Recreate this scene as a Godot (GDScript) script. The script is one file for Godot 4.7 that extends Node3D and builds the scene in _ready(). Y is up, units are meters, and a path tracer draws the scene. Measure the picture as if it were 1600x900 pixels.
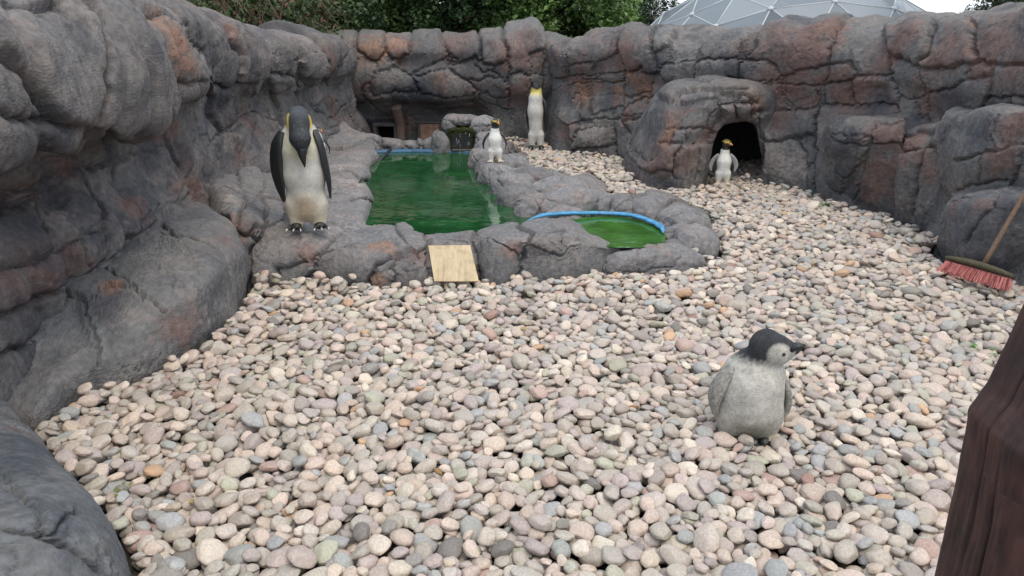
extends Node3D
# A penguin pen: sculpted rock walls round a green pool, a bed of beach pebbles, penguin statues. Units are metres, the camera looks towards -z.

const CAMERA_AT := Vector3(0, 1.6, 0)
const CELL := 0.0125                        # cell of the height map the pebbles are dropped on
const MAP_AT := Vector2(-2.6, -10.2)
const SHOW_PIECES := false
const MAP_W := 560
const MAP_H := 800

var taken := {}
var rng := RandomNumberGenerator.new()
var ground_map := PackedFloat32Array()      # highest rock surface under 0.4 m, then the pebbles as they fall
var rock_material: StandardMaterial3D
var noise_big := FastNoiseLite.new()
var noise_mid := FastNoiseLite.new()
var noise_fine := FastNoiseLite.new()
var noise_cell := FastNoiseLite.new()
var noise_cell_id := FastNoiseLite.new()


func _ready() -> void:
	rng.seed = 41
	var camera := Camera3D.new()
	camera.name = "camera"
	camera.position = CAMERA_AT
	camera.rotation_degrees = Vector3(-20, 0, 0)
	camera.fov = 41.56
	camera.near = 0.05
	camera.far = 600.0
	add_child(camera)
	camera.current = true

	var sky_look := ProceduralSkyMaterial.new()
	sky_look.sky_top_color = Color(0.80, 0.85, 0.92)
	sky_look.sky_horizon_color = Color(0.90, 0.92, 0.95)
	sky_look.sky_curve = 0.25
	sky_look.ground_bottom_color = Color(0.25, 0.24, 0.22)
	sky_look.ground_horizon_color = Color(0.5, 0.5, 0.48)
	sky_look.sky_energy_multiplier = 1.0
	var sky := Sky.new()
	sky.sky_material = sky_look
	var env := Environment.new()
	env.background_mode = Environment.BG_SKY
	env.sky = sky
	env.tonemap_mode = Environment.TONE_MAPPER_LINEAR
	env.tonemap_exposure = 2.12
	env.sdfgi_enabled = true
	env.ssao_enabled = true
	env.ssil_enabled = true
	var around := WorldEnvironment.new()
	around.name = "environment"
	around.environment = env
	add_child(around)
	var sun := DirectionalLight3D.new()
	sun.name = "sun"
	sun.light_energy = 0.35
	sun.light_color = Color(1.0, 0.97, 0.92)
	sun.light_angular_distance = 28.0
	sun.shadow_enabled = true
	sun.rotation_degrees = Vector3(-64, 28, 0)
	add_child(sun)

	setup_noise()
	ground_map.resize(MAP_W * MAP_H)
	ground_map.fill(-0.085)
	build_ground()
	build_rocks()
	build_pool()
	build_cave_and_dens()
	build_dome()
	build_plants()
	build_penguins()
	build_board()
	build_broom()
	build_post()
	build_pebbles()
	build_litter()


# ---------------------------------------------------------------- helpers
func V(x: float, y: float, z: float) -> Vector3:
	return Vector3(x, y, z) * 0.01


func numbered(called: String) -> String:
	var n: int = taken.get(called, -1) + 1
	taken[called] = n
	return called if n == 0 else "%s_%03d" % [called, n]


func tag(o: Node, label: String, category: String, group := "") -> Node:
	o.set_meta("label", label)
	o.set_meta("category", category)
	if group:
		o.set_meta("group", group)
	return o


func thing(called: String, label: String, category: String, at := Vector3.ZERO, turn := 0.0, group := "") -> Node3D:
	var o := Node3D.new()
	o.name = numbered(called)
	o.position = at
	o.rotation.y = turn
	add_child(o)
	tag(o, label, category, group)
	return o


func obj(called: String, m: Mesh, look: Material, parent: Node = self, at := Vector3.ZERO) -> MeshInstance3D:
	var o := MeshInstance3D.new()
	o.mesh = m
	o.material_override = look
	o.position = at
	if parent == self:
		o.name = numbered(called)
		add_child(o)
	else:
		var k := 0
		var tried := called
		while parent.has_node(NodePath(tried)):
			k += 1
			tried = "%s_%03d" % [called, k]
		o.name = tried
		parent.add_child(o, true)
	return o


func structure(o: Node) -> Node:
	o.set_meta("kind", "structure")
	return o


func stuff(o: Node) -> Node:
	o.set_meta("kind", "stuff")
	return o


func lin(r: float, g: float, b: float) -> Color:      # a real-world base colour for a material
	return Color(r, g, b).linear_to_srgb()


func plain(c: Color, rough := 0.8, spec := 0.5) -> StandardMaterial3D:
	var m := StandardMaterial3D.new()
	m.albedo_color = c
	m.roughness = rough
	m.metallic_specular = spec
	return m


func noise_image(size: int, kind: int, freq: float, octaves: int, low: float, high: float, at_seed: int) -> ImageTexture:
	var n := FastNoiseLite.new()
	n.seed = at_seed
	n.noise_type = kind as FastNoiseLite.NoiseType
	n.frequency = freq
	n.fractal_octaves = octaves
	n.fractal_type = FastNoiseLite.FRACTAL_FBM if octaves > 1 else FastNoiseLite.FRACTAL_NONE
	var im := n.get_seamless_image(size, size)
	im.convert(Image.FORMAT_RGB8)
	var data := im.get_data()
	for i in data.size():
		data[i] = int(lerpf(low, high, data[i] / 255.0))
	return ImageTexture.create_from_image(Image.create_from_data(size, size, false, Image.FORMAT_RGB8, data))


func loft(st: SurfaceTool, rings: Array, cap := true) -> void:
	var n: int = rings[0].size()
	for i in rings.size() - 1:
		for j in n:
			var a: Vector3 = rings[i][j]
			var b: Vector3 = rings[i][(j + 1) % n]
			var c: Vector3 = rings[i + 1][(j + 1) % n]
			var d: Vector3 = rings[i + 1][j]
			for p in [a, c, b, a, d, c]:
				st.add_vertex(p)
	if cap:
		for e in [0, rings.size() - 1]:
			var mid := Vector3.ZERO
			for p in rings[e]:
				mid += p
			mid /= n
			for j in n:
				var a: Vector3 = rings[e][j]
				var b: Vector3 = rings[e][(j + 1) % n]
				for p in ([mid, a, b] if e == 0 else [mid, b, a]):
					st.add_vertex(p)


func start() -> SurfaceTool:
	var st := SurfaceTool.new()
	st.begin(Mesh.PRIMITIVE_TRIANGLES)
	return st


func finish(st: SurfaceTool) -> ArrayMesh:
	st.generate_normals()
	return st.commit()


# rings of ellipses along a path; wide[i] is the half width along side, thick[i] the half depth
func tube_rings(path: Array, wide: Array, thick: Array, side: Vector3, n := 14, power := 2.0) -> Array:
	var rings := []
	for i in path.size():
		var along: Vector3 = (path[mini(i + 1, path.size() - 1)] - path[maxi(i - 1, 0)]).normalized()
		var u := (side - along * side.dot(along)).normalized()
		var v := along.cross(u).normalized()
		var ring := PackedVector3Array()
		for j in n:
			var a := TAU * j / n
			var c := cos(a)
			var s := sin(a)
			var k := pow(pow(absf(c), power) + pow(absf(s), power), -1.0 / power)
			ring.append(path[i] + u * (c * k * wide[i]) + v * (s * k * thick[i]))
		rings.append(ring)
	return rings


func tube(path: Array, wide: Array, thick: Array, side: Vector3, n := 14, power := 2.0) -> ArrayMesh:
	var st := start()
	loft(st, tube_rings(path, wide, thick, side, n, power))
	return finish(st)


func smooth_path(points: Array, per := 6) -> Array:
	var out := []
	for i in points.size() - 1:
		var a: Vector3 = points[i]
		var b: Vector3 = points[i + 1]
		for k in per:
			out.append(a.cubic_interpolate(b, points[maxi(i - 1, 0)], points[mini(i + 2, points.size() - 1)], float(k) / per))
	out.append(points[-1])
	return out


func smooth_values(values: Array, per := 6) -> Array:
	var out := []
	for i in values.size() - 1:
		for k in per:
			out.append(maxf(0.0005, cubic_interpolate(values[i], values[i + 1], values[maxi(i - 1, 0)], values[mini(i + 2, values.size() - 1)], float(k) / per)))
	out.append(values[-1])
	return out


func box_mesh(size: Vector3, bevel := 0.004) -> ArrayMesh:
	var st := start()
	var rings := []
	var h := size / 2
	for step in [[-h.y, bevel], [-h.y + bevel, 0.0], [h.y - bevel, 0.0], [h.y, bevel]]:
		var ring := PackedVector3Array()
		var x: float = h.x - step[1]
		var z: float = h.z - step[1]
		for p in [Vector2(x - bevel, z), Vector2(x, z - bevel), Vector2(x, -z + bevel), Vector2(x - bevel, -z), Vector2(-x + bevel, -z), Vector2(-x, -z + bevel), Vector2(-x, z - bevel), Vector2(-x + bevel, z)]:
			ring.append(Vector3(p.x, step[0], p.y))
		rings.append(ring)
	st.set_smooth_group(-1)
	loft(st, rings)
	return finish(st)


func setup_noise() -> void:
	noise_big.seed = 3
	noise_big.frequency = 1.6
	noise_big.fractal_octaves = 3
	noise_mid.seed = 8
	noise_mid.frequency = 5.5
	noise_mid.fractal_octaves = 4
	noise_mid.fractal_gain = 0.55
	noise_fine.seed = 21
	noise_fine.frequency = 19.0
	noise_fine.fractal_octaves = 3
	noise_cell.seed = 5
	noise_cell.noise_type = FastNoiseLite.TYPE_CELLULAR
	noise_cell.cellular_return_type = FastNoiseLite.RETURN_DISTANCE2_SUB
	noise_cell.frequency = 3.6
	noise_cell.fractal_type = FastNoiseLite.FRACTAL_NONE
	noise_cell.domain_warp_enabled = true
	noise_cell.domain_warp_amplitude = 0.12
	noise_cell.domain_warp_frequency = 4.0
	noise_cell_id = noise_cell.duplicate()
	noise_cell_id.cellular_return_type = FastNoiseLite.RETURN_CELL_VALUE


# ---------------------------------------------------------------- sculpted rock
# A net of control points becomes a fine grid; lines on it are pressed in as cracks, the pieces between them bulge, and each piece is a part of its own.
func spans(lengths: Array, res: Array, most: int) -> PackedFloat32Array:
	var out := PackedFloat32Array()
	for i in lengths.size():
		var n := clampi(ceili(lengths[i] / res[i]), 2, most)
		for k in n:
			out.append(i + float(k) / n)
	out.append(lengths.size())
	return out


func grid_at(params: PackedFloat32Array, t: float) -> float:
	var k := params.bsearch(t)
	if k <= 0:
		return 0.0
	if k >= params.size():
		return params.size() - 1.0
	return k - 1 + (t - params[k - 1]) / (params[k] - params[k - 1])


func rock(root: Node3D, called: String, net: Array, lines: Callable, res: float, opt := {}) -> void:
	var nu0 := net.size()
	var nv0: int = net[0].size()
	var hidden: int = opt.get("hidden", 0)
	var bump: float = opt.get("bump", 1.0)
	var rust: float = opt.get("rust", 0.25)
	var edge: float = opt.get("edge", 0.016)
	var facet: float = opt.get("facet", 0.0)
	var fold: float = opt.get("fold", 0.0)
	var wash_by: float = opt.get("wash", 1.0)
	var flip: float = opt.get("flip", 1.0)
	var round_by: float = opt.get("round", 0.008)
	var round_over: float = opt.get("round_over", 0.018)
	var tone: Color = opt.get("tone", Color(1, 1, 1))
	var lu := []
	var ru := []
	for i in nu0 - 1:
		var total := 0.0
		var far := 0.0
		for j in nv0:
			total += net[i][j].distance_to(net[i + 1][j])
			far += net[i][j].distance_to(CAMERA_AT)
		lu.append(total / nv0)
		ru.append(res * clampf(far / nv0 / 5.0, 0.75, 1.6))
	var lv := []
	var rv := []
	for j in nv0 - 1:
		var total := 0.0
		for i in nu0:
			total += net[i][j].distance_to(net[i][j + 1])
		lv.append(total / nu0)
		rv.append(res if j < nv0 - 1 - hidden else res * 3.5)
	var us := spans(lu, ru, 120)
	var vs := spans(lv, rv, 120)
	var nu := us.size()
	var nv := vs.size()
	var n := nu * nv
	# fine grid
	var half := []
	for a in nu:
		var i := mini(int(us[a]), nu0 - 2)
		var t := us[a] - i
		var row := PackedVector3Array()
		for j in nv0:
			var p: Vector3 = net[i][j]
			row.append(p.cubic_interpolate(net[i + 1][j], net[maxi(i - 1, 0)][j], net[mini(i + 2, nu0 - 1)][j], t))
		half.append(row)
	var base := PackedVector3Array()
	base.resize(n)
	for a in nu:
		var row: PackedVector3Array = half[a]
		for b in nv:
			var j := mini(int(vs[b]), nv0 - 2)
			base[a * nv + b] = row[j].cubic_interpolate(row[j + 1], row[maxi(j - 1, 0)], row[mini(j + 2, nv0 - 1)], vs[b] - j)
	var out := grid_normals(base, nu, nv)
	var sum := 0.0
	for k in range(0, n, 7):
		sum += out[k].dot(Vector3(0.3, 3.0, -4.6) - base[k])
	var sign_out := (1.0 if sum > 0 else -1.0) * flip
	# cracks
	var k_lines := []
	var k_spots := []
	lines.call(k_lines, k_spots)
	const REACH := 0.12
	var dist := PackedFloat32Array()
	dist.resize(n)
	dist.fill(REACH)
	var width := PackedFloat32Array()
	width.resize(n)
	width.fill(0.01)
	var wobble := FastNoiseLite.new()
	wobble.seed = 77
	wobble.frequency = 9.0
	wobble.fractal_octaves = 3
	var facets := FastNoiseLite.new()
	facets.seed = 64
	facets.noise_type = FastNoiseLite.TYPE_CELLULAR
	facets.cellular_distance_function = FastNoiseLite.DISTANCE_MANHATTAN
	facets.cellular_return_type = FastNoiseLite.RETURN_DISTANCE
	facets.frequency = 2.3
	facets.fractal_type = FastNoiseLite.FRACTAL_NONE
	facets.domain_warp_enabled = true
	facets.domain_warp_amplitude = 0.10
	facets.domain_warp_frequency = 2.5
	var folds := FastNoiseLite.new()
	folds.seed = 19
	folds.frequency = 1.5
	folds.fractal_type = FastNoiseLite.FRACTAL_NONE
	var line_no := 0
	for line in k_lines:
		line_no += 1
		var w: float = line[0] * 0.01
		var pts := PackedVector2Array()
		for q in range(1, line.size(), 2):
			pts.append(Vector2(grid_at(us, line[q] * 0.01), grid_at(vs, line[q + 1] * 0.01)))
		for q in pts.size() - 1:
			var p0 := pts[q]
			var p1 := pts[q + 1]
			var steps := maxi(2, ceili(p0.distance_to(p1) / 0.7))
			for s in steps + 1:
				var g := p0.lerp(p1, float(s) / steps)
				var ga := clampi(int(g.x), 0, nu - 2)
				var gb := clampi(int(g.y), 0, nv - 2)
				var o := ga * nv + gb
				var eu := base[o + nv] - base[o]
				var ev := base[o + 1] - base[o]
				var p := base[o] + eu * (g.x - ga) + ev * (g.y - gb)
				var lu_ := maxf(eu.length(), 0.002)
				var lv_ := maxf(ev.length(), 0.002)
				p += eu / lu_ * (wobble.get_noise_3d(p.x, p.y, p.z) * 0.028) + ev / lv_ * (wobble.get_noise_3d(p.z + 5.0, p.x, p.y) * 0.028)
				var wide := w * (0.75 + 0.9 * absf(wobble.get_noise_2d(p.x * 1.3 + line_no * 3.1, p.y * 1.3 + p.z)))
				var ra := mini(ceili(REACH / lu_), 15)
				var rb := mini(ceili(REACH / lv_), 15)
				for x in range(maxi(ga - ra, 0), mini(ga + ra + 1, nu)):
					for y in range(maxi(gb - rb, 0), mini(gb + rb + 1, nv)):
						var at := x * nv + y
						var d := base[at].distance_to(p)
						if d < dist[at]:
							dist[at] = d
							width[at] = wide
	# pieces between the cracks: a watershed over the distance to the nearest crack
	var buckets := []
	for k in 65:
		buckets.append(PackedInt32Array())
	for k in n:
		buckets[clampi(int(dist[k] / REACH * 64.0), 0, 64)].append(k)
	var piece := PackedInt32Array()
	piece.resize(n)
	piece.fill(-1)
	var parent := PackedInt32Array()
	var peak := PackedFloat32Array()
	for level in range(64, -1, -1):
		for k in buckets[level]:
			var y: int = k % nv
			var mine := -1
			for q in [k - nv, k + nv, k - 1 if y > 0 else -1, k + 1 if y < nv - 1 else -1]:
				if q < 0 or q >= n or piece[q] < 0:
					continue
				var l := piece[q]
				while parent[l] != l:
					l = parent[l]
				if mine < 0:
					mine = l
				elif l != mine:
					var lower := l if peak[l] < peak[mine] else mine
					var upper := mine if lower == l else l
					if peak[lower] - dist[k] < 0.014:
						parent[lower] = upper
					mine = upper
			if mine < 0:
				mine = parent.size()
				parent.append(mine)
				peak.append(dist[k])
			piece[k] = mine
	var cells_in := PackedInt32Array()
	cells_in.resize(parent.size())
	for k in n:
		var l := piece[k]
		while parent[l] != l:
			l = parent[l]
		piece[k] = l
		cells_in[l] += 1
	var renamed := {}
	var order := PackedInt32Array()
	for k in n:
		var l := piece[k]
		if cells_in[l] < 70:
			piece[k] = -1
		else:
			if not renamed.has(l):
				renamed[l] = renamed.size()
			piece[k] = renamed[l]
			order.append(k)
	var count := renamed.size()
	var at2 := 0
	while at2 < order.size():
		var o := order[at2]
		at2 += 1
		var y := o % nv
		for q in [o - nv, o + nv, o - 1 if y > 0 else -1, o + 1 if y < nv - 1 else -1]:
			if q >= 0 and q < n and piece[q] < 0:
				piece[q] = piece[o]
				order.append(q)
	# where two pieces meet without a crack, a hairline joint
	for k in n:
		var y := k % nv
		if dist[k] > 0.012 and ((k + nv < n and piece[k + nv] != piece[k]) or (y < nv - 1 and piece[k + 1] != piece[k])):
			var x := k / nv
			var lu_ := maxf(base[mini(x + 1, nu - 1) * nv + y].distance_to(base[k]), 0.004)
			var lv_ := maxf(base[x * nv + mini(y + 1, nv - 1)].distance_to(base[k]), 0.004)
			var ra := mini(ceili(0.05 / lu_), 7)
			var rb := mini(ceili(0.05 / lv_), 7)
			for i in range(maxi(x - ra, 0), mini(x + ra + 1, nu)):
				for j in range(maxi(y - rb, 0), mini(y + rb + 1, nv)):
					var d := base[i * nv + j].distance_to(base[k])
					if d < dist[i * nv + j]:
						dist[i * nv + j] = d
						width[i * nv + j] = 0.004
	var centre := PackedVector3Array()
	centre.resize(count)
	var many := PackedInt32Array()
	many.resize(count)
	for k in n:
		centre[piece[k]] += base[k]
		many[piece[k]] += 1
	var push := PackedFloat32Array()
	var tilt := PackedVector3Array()
	var tint := PackedFloat32Array()
	var shade := PackedFloat32Array()
	for c in count:
		centre[c] /= maxi(many[c], 1)
		push.append(rng.randf_range(-0.026, 0.024) * bump)
		tilt.append(Vector3(rng.randf_range(-1, 1), rng.randf_range(-1, 1), rng.randf_range(-1, 1)) * 0.13 * bump)
		tint.append(rng.randf_range(0.35, 0.85) if rng.randf() < rust else rng.randf_range(0.0, minf(0.2, rust + 0.02)))
		shade.append(rng.randf_range(0.86, 1.14))
	# displacement and colour
	var spots := []
	for s in k_spots:
		if s[0] == 10:
			var hit := piece[clampi(roundi(grid_at(us, s[1] * 0.01)), 0, nu - 1) * nv + clampi(roundi(grid_at(vs, s[2] * 0.01)), 0, nv - 1)]
			push[hit] = s[3]
			continue
		var ga := clampi(roundi(grid_at(us, s[1] * 0.01)), 0, nu - 1)
		var gb := clampi(roundi(grid_at(vs, s[2] * 0.01)), 0, nv - 1)
		spots.append([s[0], base[ga * nv + gb], s[3] * 1.35 + 0.015])
	var verts := PackedVector3Array()
	verts.resize(n)
	var cols := PackedColorArray()
	cols.resize(n)
	for k in n:
		var p := base[k]
		var c := piece[k]
		var e := dist[k]
		var w := width[k]
		var soft := 1.0 - exp(-e / edge)
		var big := noise_big.get_noise_3dv(p)
		var mid := noise_mid.get_noise_3dv(p)
		var fine := noise_fine.get_noise_3dv(p)
		var hair := noise_cell.get_noise_3d(p.x, p.y * 1.15, p.z) + 1.0
		var hair_on := clampf((big + 0.12) * 4.0, 0.0, 1.0)
		var q := e / (w * 0.34 + res * 0.3)
		var away := (push[c] + clampf((p - centre[c]).dot(tilt[c]), -0.03, 0.03)) * soft
		away += (big * 0.024 + mid * 0.0055) * bump + fine * 0.0026
		away += noise_cell_id.get_noise_3d(p.x, p.y * 1.15, p.z) * 0.006 * bump * hair_on
		away += 0.0025 * bump * absf(noise_mid.get_noise_3d(p.z * 2.0, p.y * 2.6, p.x * 2.0))
		away += facet * (facets.get_noise_3d(p.x, p.y * 0.8, p.z) * -1.0 - 0.35)
		if fold > 0.0:
			var f := absf(folds.get_noise_3d(p.x * 1.2, p.y * 0.30 + mid * 0.05, p.z * 1.2)) * 2.6
			away += fold * (minf(f, 1.0) - 0.55) * clampf(p.y * 3.0, 0.0, 1.0)
		away -= exp(-q * q) * (0.016 + w * 1.8) + round_by * exp(-e / round_over)
		away -= hair_on * 0.009 * exp(-hair * hair * 1500.0)
		verts[k] = p + out[k] * (sign_out * away)
		var warm := clampf(0.45 + big * 0.8 + mid * 0.5, 0.0, 1.0)
		var r := lerpf(0.150, 0.188, warm)
		var g := lerpf(0.152, 0.170, warm)
		var b := lerpf(0.154, 0.160, warm)
		var red := clampf(tint[c] * (0.75 + mid * 1.4), 0.0, 0.9) * (0.35 + 0.65 * soft)
		r = lerpf(r, 0.186, red * 0.55)
		g = lerpf(g, 0.125, red * 0.55)
		b = lerpf(b, 0.108, red * 0.55)
		var wash := clampf((noise_big.get_noise_3d(p.z * 1.4 + 9.0, p.x * 1.4, p.y * 1.1) + mid * 0.5 - 0.08) * 2.2, 0.0, 0.62) * wash_by
		r = lerpf(r, 0.062, wash)
		g = lerpf(g, 0.066, wash)
		b = lerpf(b, 0.078, wash)
		var dry := clampf((noise_big.get_noise_3d(p.y * 1.8 + 3.0, p.z * 1.8, p.x * 1.8) + fine * 0.5 - 0.22) * 3.0, 0.0, 0.5)
		r = lerpf(r, 0.23, dry)
		g = lerpf(g, 0.205, dry)
		b = lerpf(b, 0.19, dry)
		for s in spots:
			var far: float = p.distance_squared_to(s[1])
			var size: float = s[2]
			if far < size * size * 2.6:
				var f := clampf((1.25 - sqrt(far) / size + mid * 0.9 + fine * 0.55) * 1.1, 0.0, 1.0)
				match int(s[0]):
					0:
						f *= 0.72
						r = lerpf(r, 0.186, f); g = lerpf(g, 0.116, f); b = lerpf(b, 0.098, f)
					1:
						f *= 0.8
						r = lerpf(r, 0.27, f); g = lerpf(g, 0.155, f); b = lerpf(b, 0.108, f)
					2:
						f = clampf(f * 1.2 + fine * 0.8 - 0.25, 0.0, 0.7)
						r = lerpf(r, 0.27, f); g = lerpf(g, 0.24, f); b = lerpf(b, 0.22, f)
					3:
						f = f * 0.75
						r = lerpf(r, 0.055, f); g = lerpf(g, 0.059, f); b = lerpf(b, 0.070, f)
		if absf(out[k].y) < 0.55:
			var run := clampf((wobble.get_noise_3d(p.x * 2.4, p.y * 0.16 + big * 0.2, p.z * 2.4) - 0.12) * 2.2, 0.0, 0.34)
			r = lerpf(r, r * 0.5, run)
			g = lerpf(g, g * 0.51, run)
			b = lerpf(b, b * 0.55, run)
		var m := shade[c] * (1.0 + mid * 0.18 + fine * 0.11)
		if SHOW_PIECES:
			var hue := Color.from_hsv(fmod(c * 0.618, 1.0), 0.8, 0.5)
			cols[k] = hue
			continue
		cols[k] = Color(r * m * tone.r, g * m * tone.g, b * m * tone.b)
	var normals := grid_normals(verts, nu, nv)
	if sign_out < 0:
		for k in n:
			normals[k] = -normals[k]
	# height map for the pebbles
	if opt.get("floor", true):
		for k in n:
			var p := verts[k]
			if p.y < 0.36 and p.y > -0.11:
				var x := int((p.x - MAP_AT.x) / CELL)
				var z := int((p.z - MAP_AT.y) / CELL)
				if x >= 0 and z >= 0 and x < MAP_W - 1 and z < MAP_H - 1:
					for o in [0, 1, MAP_W, MAP_W + 1]:
						var at := z * MAP_W + x + int(o)
						if ground_map[at] < p.y:
							ground_map[at] = p.y
	# meshes
	var hole = opt.get("hole", null)
	var quad_piece := PackedInt32Array()
	var starts := PackedInt32Array()
	starts.resize(count + 1)
	for a in nu - 1:
		for b in nv - 1:
			var o := a * nv + b
			if hole != null and hole.call(verts[o]) and hole.call(verts[o + nv + 1]):
				quad_piece.append(-1)
				continue
			quad_piece.append(piece[o])
			starts[piece[o] + 1] += 1
	for c in count:
		starts[c + 1] += starts[c]
	var sorted := PackedInt32Array()
	sorted.resize(starts[count])
	var fill := starts.duplicate()
	for q in quad_piece.size():
		var c := quad_piece[q]
		if c >= 0:
			sorted[fill[c]] = q
			fill[c] += 1
	var stamp := PackedInt32Array()
	stamp.resize(n)
	stamp.fill(-1)
	var local := PackedInt32Array()
	local.resize(n)
	for c in count:
		if starts[c + 1] == starts[c]:
			continue
		var pv := PackedVector3Array()
		var pn := PackedVector3Array()
		var pc := PackedColorArray()
		var pi := PackedInt32Array()
		for s in range(starts[c], starts[c + 1]):
			var q := sorted[s]
			var o := (q / (nv - 1)) * nv + q % (nv - 1)
			for v in [o, o + nv, o + nv + 1, o + 1]:
				if stamp[v] != c:
					stamp[v] = c
					local[v] = pv.size()
					pv.append(verts[v])
					pn.append(normals[v])
					pc.append(cols[v])
			var i0 := local[o]
			var i1 := local[o + nv]
			var i2 := local[o + nv + 1]
			var i3 := local[o + 1]
			if sign_out > 0:
				pi.append_array([i0, i2, i1, i0, i3, i2])
			else:
				pi.append_array([i0, i1, i2, i0, i2, i3])
		var arrays := []
		arrays.resize(Mesh.ARRAY_MAX)
		arrays[Mesh.ARRAY_VERTEX] = pv
		arrays[Mesh.ARRAY_NORMAL] = pn
		arrays[Mesh.ARRAY_COLOR] = pc
		arrays[Mesh.ARRAY_INDEX] = pi
		var m := ArrayMesh.new()
		m.add_surface_from_arrays(Mesh.PRIMITIVE_TRIANGLES, arrays)
		obj(called, m, rock_material, root)


func grid_normals(p: PackedVector3Array, nu: int, nv: int) -> PackedVector3Array:
	var out := PackedVector3Array()
	out.resize(nu * nv)
	for a in nu:
		var a0 := maxi(a - 1, 0) * nv
		var a1 := mini(a + 1, nu - 1) * nv
		for b in nv:
			var du := p[a1 + b] - p[a0 + b]
			var dv := p[a * nv + mini(b + 1, nv - 1)] - p[a * nv + maxi(b - 1, 0)]
			out[a * nv + b] = du.cross(dv).normalized()
	return out


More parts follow.
